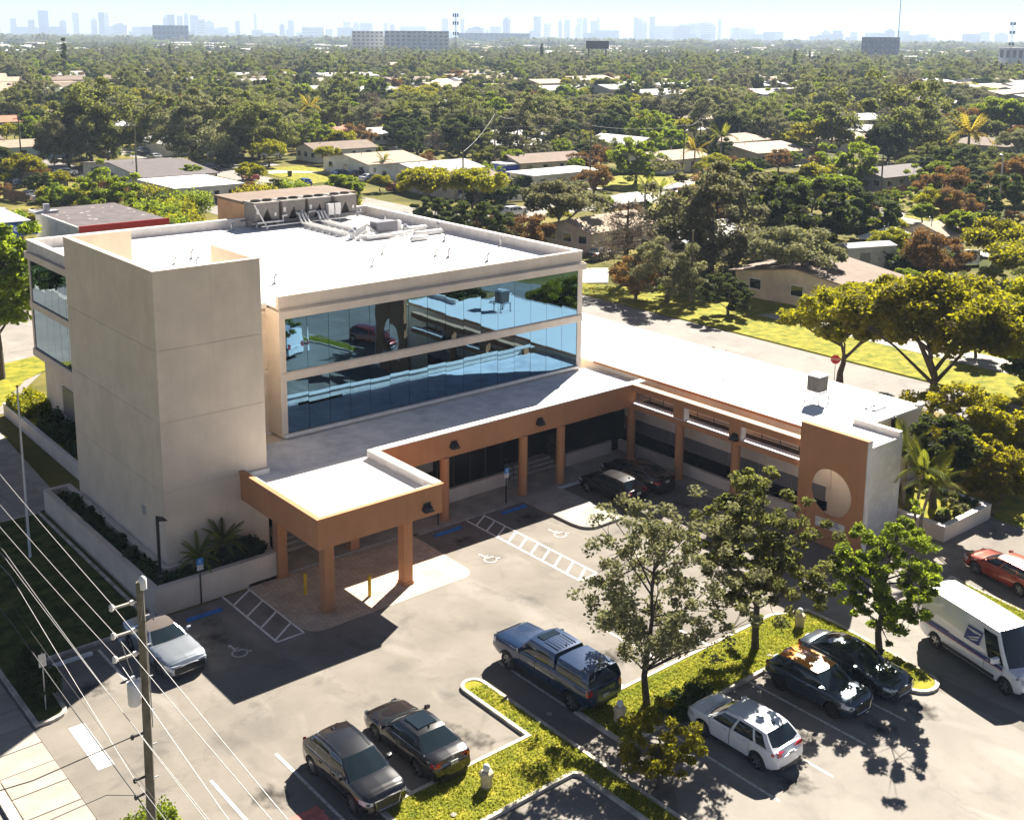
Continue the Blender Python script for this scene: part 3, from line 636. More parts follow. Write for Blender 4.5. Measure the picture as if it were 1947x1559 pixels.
# ---------------------------------------------------------------- cars
def lerp_prof(prof, x):
    for (a, za), (b, zb) in zip(prof[:-1], prof[1:]):
        if x <= b:
            t = (x-a)/(b-a) if b > a else 0; t = max(0, min(1, t)); t = t*t*(3-2*t)*.5+t*.5
            return za+(zb-za)*t
    return prof[-1][1]
def make_car(name, label, cat, S, loc, heading, group=None, low=False):
    """S: L W H wb r (tyre radius) sill deck-profile cabin(wx0 base, wx1 top, rx1 top, rx0 base) paint etc.; x forward"""
    R0 = empty(name, loc, heading, label, cat, group)
    L, W, H, wb, r = S['L'], S['W'], S['H'], S['wb'], S['r']; off = S.get('off', 0)
    sill = S.get('sill', .24); prof = [(a*L, z) for a, z in S['deck']]; P = S['paint']
    hw = W/2; xf, xr = wb/2+off, -wb/2+off
    N = 22 if low else 74
    xs = [-L/2+L*(.5-.5*math.cos(PI*i/N))*.35+L*(i/N)*.65 for i in range(N+1)]
    ra = r+.065
    def section(x):
        e = max(0, (abs(x)-.35*L)/(.15*L)); k = S.get('round', .15); w = hw*(1-k*e**2.5)
        zt = lerp_prof(prof, x); zb = sill+.12*max(0, (abs(x)-.44*L)/(.06*L))
        zsh = zt-.1; arch = 0
        for xc in (xf, xr):
            d = abs(x-xc)
            if d < ra: arch = max(arch, r+math.sqrt(ra*ra-d*d))
        z0 = max(zb, arch); z1 = max(zb+.1, arch+.02); z2 = max(zb+.5*(zsh-zb), arch+.06); z3 = max(zsh, z2+.02)
        fl = .018 if arch else 0
        return [(w*.93+fl, z0), (w*.985+fl, z1), (w*1.0, z2), (w*.975, z3), (w*.93, zt-.035), (w*.84, zt), (w*.45, zt+.022), (0, zt+.03)]
    body = MB(); secs = [section(x) for x in xs]; n = 8
    doors = S.get('doors', []) if not low else []
    dparts = [MB() for _ in range(2*len(doors))]
    for side in (1, -1):
        vs = [(x, side*y, z) for x, s in zip(xs, secs) for y, z in s]
        fb = []; fd = [[] for _ in doors]
        for i in range(N):
            for j in range(n-1):
                f = (i*n+j, (i+1)*n+j, (i+1)*n+j+1, i*n+j+1)
                if side < 0: f = f[::-1]
                xm = (xs[i]+xs[i+1])/2; d = next((q for q, (a, b) in enumerate(doors) if a < xm < b and 1 <= j <= 3), None)
                (fb if d is None else fd[d]).append(f)
        body.add(vs, fb)
        for q, fl in enumerate(fd):
            use = sorted({i for f in fl for i in f}); mp = {a: k for k, a in enumerate(use)}
            dparts[q*2+(side < 0)].add([vs[i] for i in use], [tuple(mp[i] for i in f) for f in fl])
    for end in (0, N):
        s = secs[end]; x = xs[end]; bulge = .05*(1 if end else -1)
        vs = []
        for j in range(n): vs += [(x, s[j][0], s[j][1]), (x+bulge, s[j][0]*.5, s[j][1]), (x+bulge*1.1, 0, s[j][1]), (x+bulge, -s[j][0]*.5, s[j][1]), (x, -s[j][0], s[j][1])]
        fs = []
        for j in range(n-1):
            for k in range(4):
                f = (j*5+k, j*5+k+1, (j+1)*5+k+1, (j+1)*5+k); fs.append(f if end else f[::-1])
        body.add(vs, fs)
    body.mi = 1
    body.box(-L/2+.15, -hw*.8, sill-.03, L/2-.15, hw*.8, sill+.35)     # floor pan
    for sgn in (1, -1):
        body.box(xr+ra*.98, sgn*hw*.86, sill-.02, xf-ra*.98, sgn*hw*.955, sill+.06)   # black sill
    # cabins
    cabs = S['cabins']; glassparts = []; roofs = []
    body.mi = 0
    for C in cabs:
        wx0, wx1, rx1, rx0 = C['x']; zr0 = C.get('H', H); wbse = hw*C.get('wb', .90); wtop = hw*C.get('wt', .70)
        K = 3 if low else 6; nx = len(C['t'])-1
        T = C['t']                      # fractions along the side where pillars start and end
        crown = C.get('crown', .045); drop = C.get('drop', .05); bul = C.get('bulge', .16)
        def zb_(x): return lerp_prof(prof, x)-.02
        def zroof(x, v):
            m = (wx1+rx1)/2; h = (wx1-rx1)/2; u = (x-m)/h
            return zr0-crown*v*v-drop*max(0, u)**2*.8-drop*C.get('rdrop', 1)*max(0, -u)**2.5
        VW = [-.92, -.6, -.3, 0, .3, .6, .92]
        def base_pt(kind, a):
            if kind == 'W': return (wx0+bul*(1-a*a)-.02, a*wbse)
            if kind == 'R': return (rx0-C.get('rb', .1)*(1-a*a), a*wbse)
            t_, sg_ = a; return (wx0-.06+(rx0+.04-wx0+.06)*t_, sg_*wbse*(1.0+.02*math.sin(PI*t_)))
        def top_pt(kind, a):
            if kind == 'W': return (wx1+bul*.6*(1-a*a), a*wtop)
            if kind == 'R': return (rx1-.05*(1-a*a), a*wtop)
            t_, sg_ = a; return (wx1+(rx1-wx1)*t_, sg_*wtop*(1+.03*math.sin(PI*t_)))
        loop = [('W', v) for v in reversed(VW)]+[('S', (t_, -1)) for t_ in T]+[('R', v) for v in VW]+[('S', (t_, 1)) for t_ in reversed(T)]
        nl = len(loop); vs = []
        for k in range(K+1):
            f = k/K
            for kd, a in loop:
                bx_, by_ = base_pt(kd, a); tx_, ty_ = top_pt(kd, a)
                x = bx_+(tx_-bx_)*f; y = by_+(ty_-by_)*f; y *= 1+.045*math.sin(PI*f)
                zt_ = zroof(tx_, a if kd != 'S' else 1); z = zb_(bx_)+(zt_-zb_(bx_))*f
                vs.append((x, y, z))
        kinds = []
        for i in range(nl):
            a, b = loop[i], loop[(i+1) % nl]
            if a[0] == 'W' and b[0] == 'W': kinds.append('windshield')
            elif a[0] == 'R' and b[0] == 'R': kinds.append('rear')
            elif a[0] == 'S' and b[0] == 'S':
                tm = (a[1][0]+b[1][0])/2; seg = next(q for q in range(nx) if T[q] <= tm <= T[q+1]); kinds.append('side%d' % seg if C['g'][seg] else 'paint')
            else: kinds.append('paint')
        if C.get('rearpaint'): kinds = ['paint' if k == 'rear' else k for k in kinds]
        if C.get('frontpaint'): kinds = ['paint' if k == 'windshield' else k for k in kinds]
        groups = {}
        for i in range(nl):
            for k in range(K):
                kd = kinds[i]
                if kd.startswith('side') and (k == 0 and not low and False or k == K-1): kd = 'paint'
                if kd == 'rear' and k < C.get('rk', 0): kd = 'paint'
                sgn = 1 if (loop[i][0] == 'S' and loop[i][1][1] > 0) else -1
                key = kd if not kd.startswith('side') else (kd, sgn)
                j = (i+1) % nl
                groups.setdefault(key, []).append((k*nl+i, (k+1)*nl+i, (k+1)*nl+j, k*nl+j)[::-1] if False else (k*nl+i, k*nl+j, (k+1)*nl+j, (k+1)*nl+i)[::-1])
        def sub(faces):
            use = sorted({i for f in faces for i in f}); mp = {a: k for k, a in enumerate(use)}
            return [vs[i] for i in use], [tuple(mp[i] for i in f) for f in faces]
        if 'paint' in groups: body.add(*sub(groups.pop('paint')))
        for key, fc in groups.items(): glassparts.append((key if isinstance(key, str) else 'side_window', MB().add(*sub(fc)), C.get('smat')))
        rv = []; rf = []; cols_ = [-1]+VW+[1]; m_ = len(cols_)
        nu = len(T)
        for q, t_ in enumerate(T):
            for c in cols_:
                if abs(c) == 1: x, y = top_pt('S', (t_, c)); z = zroof(x, 1)
                else:
                    xa_, ya = top_pt('W', c); xb_, yb = top_pt('R', c); x = xa_+(xb_-xa_)*t_; y = ya+(yb-ya)*t_; z = zroof(x, c)
                rv.append((x, y, z))
        for q in range(nu-1):
            for c in range(m_-1): rf.append((q*m_+c, q*m_+c+1, (q+1)*m_+c+1, (q+1)*m_+c)[::-1])
        roofs.append((MB().add(rv, rf), C.get('roofmat', P)))
    body.build('body', [P, M['black']], R0, 32)
    for b_, m_ in roofs: b_.build('roof', m_, R0, 40)
    for nm, b_, sm in glassparts: b_.build({'windshield': 'windshield', 'rear': 'rear_window'}.get(nm, nm), M['carglass'], R0, 40)
    for q, b_ in enumerate(dparts):
        if not b_.f: continue
        sgn = 1 if q % 2 == 0 else -1; a, bq = doors[q//2]
        d = b_.build('door', P, R0, 32)
        hx = a+.22; s = section(hx); zz = s[3][1]-.02
        MB().box(hx-.09, sgn*(s[2][0]-.01), zz-.03, hx+.09, sgn*(s[2][0]+.025), zz+.0).build('handle', S.get('handle', P), d)
        for xe in (a, bq):
            s = section(xe); MB().tube([(xe, sgn*(y+.002), z) for y, z in s[1:5]], .007, 4).build('door_gap', M['black'], d)
    # wheels
    def wheel_mesh():
        b = MB(); nn = 14 if low else 28
        tw_ = .11; prof_ = [(.62*r, -tw_), (.93*r, -tw_), (r, -tw_*.7), (r, tw_*.7), (.93*r, tw_), (.62*r, tw_)]
        vs = []; fs = []
        for a in range(nn):
            q = 2*PI*a/nn
            for rr_, y in prof_: vs.append((rr_*math.cos(q), y, rr_*math.sin(q)))
        m = len(prof_)
        for a in range(nn):
            for k in range(m): fs.append((a*m+k, ((a+1) % nn)*m+k, ((a+1) % nn)*m+(k+1) % m, a*m+(k+1) % m))
        return b.add(vs, fs)
    def rim_mesh():
        b = MB(); nn = 14 if low else 28; vs = [(0, .0, 0)]
        ro = .66*r; b.add([(ro*math.cos(2*PI*a/nn), .03, ro*math.sin(2*PI*a/nn)) for a in range(nn)], [tuple(range(nn))])
        b.mi = 1
        b2 = []; k = S.get('spokes', 5)
        for a in range(nn):
            q0, q1 = 2*PI*a/nn, 2*PI*(a+1)/nn
            P_ = [(ro*math.cos(q), y, ro*math.sin(q)) for q in (q0, q1) for y in (.1,)]+[(ro*.88*math.cos(q), .1, ro*.88*math.sin(q)) for q in (q1, q0)]
            b.add(P_, [(0, 1, 2, 3)])
        for a in range(k):
            q = 2*PI*a/k+.3
            for dq in ((-.11, .11) if k <= 6 else (0,)):
                u = Vector((math.cos(q+dq), math.sin(q+dq))); v = Vector((-u.y, u.x))*(.035 if k > 6 else .028)*(r/.33); i_ = u*.05; o_ = u*ro*.93
                pts = [(i_+v), (o_+v*.8), (o_-v*.8), (i_-v)]
                b.add([(p.x, .085, p.y) for p in pts]+[(p.x, .05, p.y) for p in pts], [(0, 1, 2, 3), (0, 4, 5, 1), (1, 5, 6, 2), (2, 6, 7, 3)])
        b.add([(.07*math.cos(2*PI*a/10), .1, .07*math.sin(2*PI*a/10)) for a in range(10)], [tuple(range(10))])
        return b
    wm = rmo = None
    for xc in (xf, xr):
        for sgn in (1, -1):
            if wm is None:
                w_ = wheel_mesh().build('wheel', M['rubber'], R0, 30); wm = w_
                q_ = rim_mesh().build('rim', [M['black'], S.get('rimmat', M['rim'])], w_); rmo = q_
            else:
                w_ = wm.copy(); COL.objects.link(w_); q_ = rmo.copy(); COL.objects.link(q_); q_.parent = w_
            w_.location = (xc, sgn*(hw-.115), r); w_.rotation_euler = (0, 0, 0 if sgn > 0 else PI)
    # lamps, mirrors, grille, plates: patches that follow the body
    def surf(x, j, f, sgn, o=.012):
        s = section(x); (ya, za), (yb, zb) = s[j], s[j+1]; y = ya+(yb-ya)*f; z = za+(zb-za)*f
        return (x, sgn*(y+o), z+o*.3)
    ex = 1.0
    def lamp_patch(xa, xb, z0, z1, sgn, end):
        """wraps the corner at the end: from the side (xa) round to the face, z0..z1 heights"""
        b = MB(); cols_ = []
        for x in [xa+(xb-xa)*i/4 for i in range(5)]:
            s = section(x)
            def yat(z):
                for (ya, za), (yb, zb) in zip(s[:-1], s[1:]):
                    if za <= z <= zb and zb > za: return ya+(yb-ya)*(z-za)/(zb-za)
                return s[4][0]
            cols_.append([(x, sgn*(yat(z)+.012), z) for z in (z0, (z0+z1)/2, z1)])
        yl = abs(cols_[-1][0][1]); x = xb+end*.02
        for f in (.93, .78): cols_.append([(x+end*(.0 if f > .9 else .02), sgn*yl*f, z) for z in (z0+.01, (z0+z1)/2, z1-(.01 if f > .9 else .04))])
        vs = [p for c in cols_ for p in c]; fs = []
        for i in range(len(cols_)-1):
            for k in range(2): fs.append((i*3+k, (i+1)*3+k, (i+1)*3+k+1, i*3+k+1))
        return b.add(vs, fs)
    hz = S.get('hz', (.62, .74)); tz = S.get('tz', (.78, .92)); hl = S.get('hl', .42); tl = S.get('tl', .25)
    for sgn in (1, -1):
        lamp_patch(L/2-hl, L/2-.005, hz[0], hz[1], sgn, 1).build('headlight', M['lamp'], R0, 40)
        lamp_patch(-L/2+tl, -L/2+.005, tz[0], tz[1], sgn, -1).build('tail_light', M['tail'], R0, 40)
        if not low:
            mx_ = S.get('mirror', cabs[0]['x'][0]-.28); s = section(mx_); zz = s[4][1]+.1; ms = S.get('msize', 1)
            mb_ = MB().box(mx_-.06, sgn*(hw*.86), zz-.03, mx_+.04, sgn*(hw+.06), zz+.02)
            mb_.add([(mx_-.09, sgn*(hw+.02), zz-.02), (mx_-.09, sgn*(hw+.22*ms), zz-.0), (mx_-.09, sgn*(hw+.22*ms), zz+.13*ms), (mx_-.09, sgn*(hw+.02), zz+.14*ms),
                     (mx_+.05, sgn*(hw+.03), zz-.01), (mx_+.02, sgn*(hw+.19*ms), zz+.01), (mx_+.02, sgn*(hw+.19*ms), zz+.11*ms), (mx_+.05, sgn*(hw+.03), zz+.12*ms)],
                    [(0,1,2,3),(4,5,6,7),(0,1,5,4),(1,2,6,5),(2,3,7,6),(3,0,4,7)])
            mb_.build('mirror', S.get('mirmat', P), R0, 40)
    gz = S.get('gz', (.36, .62)); gw = S.get('gw', .48)*W/2*1.2
    g = MB(); g.box(L/2+.0, -gw, gz[0], L/2+.062, gw, gz[1])
    g.build('grille', M['black'], R0)
    if not low:
        if S.get('gchrome', True):
            MB().tube([(L/2+.068, -gw, gz[1]), (L/2+.068, -gw*.8, gz[0]), (L/2+.068, gw*.8, gz[0]), (L/2+.068, gw, gz[1])], .016, 5).build('grille_trim', M['chrome'], R0)
        MB().box(L/2-.02, -hw*.62, sill+.02, L/2+.055, hw*.62, sill+.12).build('lower_bumper', M['black'], R0)
        MB().box(-L/2-.055, -hw*.66, sill+.02, -L/2+.04, hw*.66, sill+.16).build('lower_bumper', M['black'], R0)
        pz = S.get('pz', .72); MB().box(-L/2-.07, -.16, pz, -L/2-.045, .16, pz+.15).build('licence_plate', M['plate'], R0)
        # shut lines of bonnet and boot
        for xc_ in ([cabs[0]['x'][0]+.12, L/2-.22] if not S.get('noshut') else []):
            s = section(xc_); MB().tube([(xc_, y*sg, z+.003) for sg, rng_ in ((1, s[4:]), (-1, s[4:][::-1])) for y, z in rng_], .006, 4).build('bonnet_gap', M['black'], R0)
        if S.get('wtrim'):
            c = cabs[0]; wx0, wx1, rx1, rx0 = c['x']
            for sgn in (1, -1):
                pts = []
                for f in np.linspace(.0, 1, 9):
                    x = wx0-.1+(rx0+.1-wx0)*f; pts.append((x, sgn*hw*c.get('wb', .9)*1.01, lerp_prof(prof, x)-.0))
                top = []
                for f in np.linspace(1, 0, 9):
                    x = wx1+(rx1-wx1)*f; top.append((x, sgn*hw*c.get('wt', .7)*1.035, H-.045-.05-.05*(2*f-1)**2))
                MB().tube(pts+top+pts[:1], .011, 5).build('window_trim', M['chrome'], R0)
        if S.get('rails'):
            c = cabs[0]; wx0, wx1, rx1, rx0 = c['x']
            for sgn in (1, -1):
                MB().tube([(wx1+(rx1-wx1)*f, sgn*hw*.66, H-.035+.03*math.sin(PI*f)**.3) for f in np.linspace(.04, .96, 9)], .016, 5).build('roof_rail', M['chrome'], R0)
        if S.get('sunroof'):
            a_, b_, m_ = S['sunroof']; MB().box(b_, -hw*.46, H-.03, a_, hw*.46, H+.012).build('sunroof', M['carglass'], R0)
        MB().add([(cabs[0]['x'][2]+.12, -.012, H-.03), (cabs[0]['x'][2]+.3, -.012, H-.03), (cabs[0]['x'][2]+.12, .012, H-.03), (cabs[0]['x'][2]+.3, .012, H-.03), (cabs[0]['x'][2]+.1, 0, H+.07)], [(0, 1, 4), (2, 3, 4), (0, 2, 4), (1, 3, 4)]).build('aerial', M['black'], R0)
    return R0

def SPEC(kind, **k):
    if kind == 'suv': d = dict(L=4.6, W=1.88, H=1.62, wb=2.78, r=.36, sill=.27, deck=[(-.5,.8),(-.47,1.02),(-.3,1.05),(.2,1.03),(.28,1.03),(.42,.98),(.475,.9),(.5,.76)],
        cabins=[dict(x=(1.16,.38,-1.55,-2.1), t=[0,.05,.36,.4,.7,.74,.9,1], g=[0,1,0,1,0,1,0], wb=.92, wt=.73, rb=.1, rk=2, drop=.08, crown=.05)], doors=[(-.95,-.02),(.0,.98)], tz=(.85,1.02), hz=(.68,.84), gz=(.42,.78), rails=1, wtrim=1, pz=.78)
    elif kind == 'sedan': d = dict(L=4.85, W=1.86, H=1.45, wb=2.8, r=.335, sill=.2, deck=[(-.5,.72),(-.48,.98),(-.4,1.03),(-.25,1.0),(.1,.95),(.2,.93),(.4,.84),(.475,.74),(.5,.6)],
        cabins=[dict(x=(1.0,.2,-1.05,-1.78), t=[0,.04,.38,.42,.8,.83,.94,1], g=[0,1,0,1,0,1,0], wb=.9, wt=.66, rb=.12, bulge=.2)], doors=[(-1.0,-.1),(-.08,.88)], tz=(.78,.93), hz=(.6,.72), gz=(.33,.6), wtrim=1, pz=.74)
    elif kind == 'hatch': d = dict(L=4.3, W=1.78, H=1.53, wb=2.65, r=.33, sill=.22, deck=[(-.5,.75),(-.47,.98),(-.3,1.0),(.1,.97),(.22,.95),(.4,.86),(.475,.76),(.5,.62)],
        cabins=[dict(x=(1.1,.25,-1.55,-2.0), t=[0,.04,.33,.37,.68,.71,.92,1], g=[0,1,0,1,0,1,0], wb=.9, wt=.69, rb=.08, rk=2)], doors=[(-.95,-.05),(-.03,.9)], tz=(.8,1.0), hz=(.6,.74), gz=(.34,.6), pz=.75)
    elif kind == 'coupe': d = dict(L=4.78, W=1.91, H=1.38, wb=2.72, r=.345, sill=.18, deck=[(-.5,.7),(-.48,.96),(-.4,1.0),(-.2,.98),(.05,.93),(.15,.95),(.4,.86),(.475,.77),(.5,.62)],
        cabins=[dict(x=(.65,-.05,-1.0,-1.65), t=[0,.05,.6,.64,.84,1], g=[0,1,0,1,0], wb=.87, wt=.64, rb=.1, bulge=.18)], doors=[(-.75,.5)], tz=(.74,.9), hz=(.6,.7), gz=(.34,.62), gchrome=False, pz=.6, gw=.6)
    elif kind == 'truck': d = dict(L=6.1, W=2.03, H=1.98, wb=4.05, r=.42, sill=.48, off=-.05, round=.07, deck=[(-.5,1.28),(-.49,1.38),(-.1,1.38),(.1,1.36),(.2,1.32),(.3,1.32),(.46,1.27),(.485,1.2),(.5,1.0)],
        cabins=[dict(x=(1.28,.72,-.85,-1.0), t=[0,.05,.4,.45,.84,.88,1], g=[0,1,0,1,0,0], wb=.9, wt=.74, rb=.02, drop=.02),
                dict(x=(-1.06,-1.1,-2.85,-3.03), t=[0,.1,.85,1], g=[0,1,0], wb=.95, wt=.78, rb=.03, bulge=.0, drop=.02, frontpaint=1, H=1.95, rk=1)], doors=[(-.85,.15),(.18,1.15)], hz=(.95,1.18), tz=(1.02,1.3), gz=(.72,1.2), gw=.55, hl=.25, tl=.12, pz=.78, msize=1.4)
    elif kind == 'van': d = dict(L=5.98, W=2.05, H=2.66, wb=4.03, r=.36, sill=.3, off=.12, round=.1, deck=[(-.5,1.15),(-.49,1.2),(.28,1.2),(.36,1.18),(.42,1.1),(.47,.98),(.5,.78)],
        cabins=[dict(x=(2.2,1.45,-2.82,-2.96), t=[0,.03,.2,.25,.6,.97,1], g=[0,1,0,0,0,0], wb=.965, wt=.83, rb=.02, drop=.08, rdrop=.2, bulge=.18, rearpaint=1, H=2.62, crown=.07)], doors=[(.95,1.95)], hz=(.78,1.08), tz=(1.0,1.5), gz=(.42,.72), hl=.5, tl=.06, pz=.95, msize=1.8, gchrome=False, gw=.55, mirror=1.75)
    d.update(k); return d
blk = paint('gloss black paint', (.006, .006, .008)); P_ = {}
for nm, c, me_ in (('silver', (.36,.4,.46), .6), ('navy', (.008,.03,.085), .3), ('white', (.72,.74,.77), 0), ('slate', (.04,.06,.085), .5), ('charcoal', (.035,.05,.065), .4), ('copper', (.24,.026,.008), .3), ('orange', (.8,.26,.012), 0), ('blue', (.02,.08,.3), .2), ('black', (.006,.006,.008), 0), ('grey', (.16,.17,.18), .4)):
    P_[nm] = paint(nm+' car paint', c, me_)
softtop = mat('brown soft top', (.075, .06, .055), .9, bump=.2)
H_ = PI/2
make_car('sport_utility_car', 'black upright luxury crossover with silver roof rails, nose towards the grass', 'car', SPEC('suv', paint=blk, spokes=10), (19.85, 32.75, 0), -H_)
make_car('sedan_car', 'black saloon with its tail to the kerb, beside the black crossover', 'car', SPEC('sedan', paint=blk, L=4.9, sunroof=(.1,-.8,0)), (22.83, 33.0, 0), H_)
tk = make_car('pickup_truck', 'dark blue crew cab pickup with a matching camper shell over the bed', 'pickup truck', SPEC('truck', paint=P_['navy'], sunroof=(.62,.2,0), spokes=6, wtrim=0), (30.2, 33.2, 0), H_)
rb = MB()
for k in range(7): rb.box(-.75, -.5+k*.165, 1.955, .1, -.47+k*.165, 1.985)
rb.build('roof_rib', P_['navy'], tk)
make_car('compact_sport_utility_car', 'white small crossover parked under the bushy tree by the drive', 'car', SPEC('suv', paint=P_['white'], L=4.42, W=1.82, H=1.62, wb=2.65, r=.345, rails=0, wtrim=0, spokes=6), (32.95, 25.25, 0), H_)
make_car('crossover_car', 'dark slate small crossover with a bright orange roof', 'car', SPEC('suv', paint=P_['slate'], L=4.3, W=1.78, H=1.6, wb=2.62, r=.34, rails=0, wtrim=0, rimmat=M['rimdark'], spokes=10), (37.95, 25.4, 0), -H_)
[c for c in COL.objects if c.get('category') == 'car'][-1]
for c in list(bpy.data.objects):
    if c.name.startswith('roof') and c.parent and c.parent.name == 'crossover_car': c.data.materials[0] = P_['orange']; c['label'] = 'bright orange roof panel'
make_car('saloon_car', 'dark grey saloon dappled with tree shade beside the orange roofed crossover', 'car', SPEC('sedan', paint=P_['charcoal'], L=4.8), (40.55, 25.4, 0), -H_)
vx = make_car('mail_van', 'white high roofed postal van with blue stripes and eagle emblem', 'van', SPEC('van', paint=P_['white'], wtrim=0, noshut=1), (45.8, 22.3, 0), math.radians(-106.6))
M['postblue'] = mat('postal blue', (.012, .035, .22), .4); M['postred'] = mat('postal red', (.5, .03, .04), .4)
def vside(sgn):
    b = MB(); y = sgn*1.04
    def q(x0, z0, x1, z1): b.add([(x0, y, z0), (x1, y, z0), (x1, y, z1), (x0, y, z1)], [(0, 1, 2, 3)])
    b.box(-2.9, y-sgn*.012, 1.02, 1.95, y+sgn*.006, 1.13); b.box(-2.9, y-sgn*.012, 1.17, -1.15, y+sgn*.006, 1.21)
    b.build('stripe', M['postblue'], vx)
    r_ = MB().box(-2.9, y-sgn*.012, .97, 1.95, y+sgn*.005, .995).build('stripe', M['postred'], vx)
    zt = lambda z: sgn*(1.03-(z-1.2)*.075)+sgn*.028
    e = MB(); cx = .25
    P4 = [(cx-.5, 1.42), (cx+.36, 1.42), (cx+.52, 2.08), (cx-.34, 2.08)]
    e.add([(x, zt(z), z) for x, z in P4], [(0, 1, 2, 3)])
    em = e.build('emblem', M['postblue'], vx)
    w_ = MB(); o = sgn*.008
    for poly_ in ([(cx-.3, 1.98), (cx+.38, 1.9), (cx+.44, 1.98)], [(cx+.38, 1.86), (cx-.36, 1.52), (cx-.2, 1.56), (cx+.3, 1.74)], [(cx+.33, 1.7), (cx-.22, 1.5), (cx+.0, 1.52), (cx+.26, 1.62)], [(cx-.4, 1.94), (cx-.3, 1.98), (cx+.25, 1.9), (cx+.05, 1.87)]):
        w_.add([(x, zt(z)+o, z) for x, z in poly_], [tuple(range(len(poly_)))])
    w_.build('eagle_mark', M['whitemetal'], em)
    # black lower cladding and window sill trim
    MB().box(-1.45, y-sgn*.03, .42, 1.55, y+sgn*.012, .56).build('side_cladding', M['black'], vx)
vside(1); vside(-1)
MB().box(2.93, -.93, .3, 3.06, .93, .52).build('front_bumper', M['black'], vx)
text('87', .16, (3.1, .0, .8), Matrix.Rotation(PI/2, 4, 'Z') @ Matrix.Rotation(PI/2, 4, 'X'), M['postblue'], vx)
rbx = MB()
for k in range(5): rbx.box(-2.6, -.62+k*.3, 2.612, 1.0, -.58+k*.3, 2.628)
rbx.build('roof_rib', P_['white'], vx)
make_car('fastback_car', 'copper red coupe on the drive by the grass strip', 'car', SPEC('hatch', paint=P_['copper'], L=4.5, W=1.8, H=1.42, wb=2.7), (54.3, 25.55, 0), math.radians(77.3))
make_car('convertible_car', 'silver sports convertible with brown soft top behind the utility pole', 'car', SPEC('coupe', paint=P_['silver']), (18.15, 45.7, 0), -H_+.06)
for c in list(bpy.data.objects):
    if c.name.startswith('roof') and c.parent and c.parent.name == 'convertible_car': c.data.materials[0] = softtop; c['label'] = 'brown fabric soft top'
make_car('hatchback_car', 'black hatchback with a sunlit roof edge, under the edge of the porch shade', 'car', SPEC('hatch', paint=blk), (46.45, 46.2, 0), H_)
make_car('dark_saloon_car', 'black saloon parked deep in shade against the wing', 'car', SPEC('sedan', paint=blk), (49.1, 46.7, 0), H_+.02)
# cars of the suburb
low = [('white saloon nearest the clipped hedge at left', 'white', 'sedan', (60.2,197.5), .25), ('white saloon in front of the left hedge, second of three', 'white', 'sedan', (60.9,192.6), .2), ('white hatchback half behind the clipped hedge', 'white', 'hatch', (63.2,188.2), .1),
 ('white saloon in the shade of the spreading oaks', 'white', 'sedan', (117.5,252), -.2), ('silver estate under the spreading oaks', 'silver', 'suv', (112.5,237.5), -.1), ('dark grey car under the spreading oaks', 'grey', 'suv', (115.5,235.5), 0), ('white pickup beside the rightmost spreading oak', 'white', 'truck', (122.5,231.5), 0), ('black off-roader parked on the avenue', 'black', 'suv', (100.6,216.5), .3),
 ('blue car on the drive of the tan roofed white house', 'blue', 'sedan', (117.5,193), .1), ('black covered car between the blue and white ones', 'black', 'suv', (119.3,189), .1), ('white saloon on the dry lawn before the tan roofed house', 'white', 'sedan', (117.8,183.7), .15), ('white saloon on the lawn by the pale grey roof', 'white', 'sedan', (121,179.3), .1), ('distant white car before a grey house', 'white', 'sedan', (187.5,255), 0),
 ('black car on the far drive of the tan bungalow', 'black', 'suv', (199.5,154), .2), ('dark silver car on the far drive of the tan bungalow', 'grey', 'suv', (204.3,154.5), .2), ('dark blue car at the kerb by the fence', 'navy', 'hatch', (167.6,125.5), 0), ('blue car behind the dark green round tree', 'blue', 'hatch', (169.8,123), 0), ('distant white car by the yellow palm', 'white', 'sedan', (269,158), 0),
 ('white van on the corner by the bank of dark trees', 'white', 'van', (175.5,101.5), 0), ('pale blue saloon beside the small tan house', 'silver', 'sedan', (151.5,87), .4), ('small white car near the blue awning', 'white', 'hatch', (50,178.5), 0), ('dark hatchback on the street by the red roofed shop', 'grey', 'hatch', (79,158), H_)]
protos = {}
for lb, pc, kd, (x, y), a in low:
    key = (pc, kd)
    if key in protos:
        c = copy_tree(protos[key]); c.location = (x, y, 0); c.rotation_euler = (0, 0, a); c['label'] = lb
    else: protos[key] = make_car('parked_car' if kd not in ('van', 'truck') else 'parked_'+kd, lb, 'car' if kd not in ('van', 'truck') else kd, SPEC(kd, paint=P_[pc]), (x, y, 0), a, low=True, group='cars parked around the suburb')

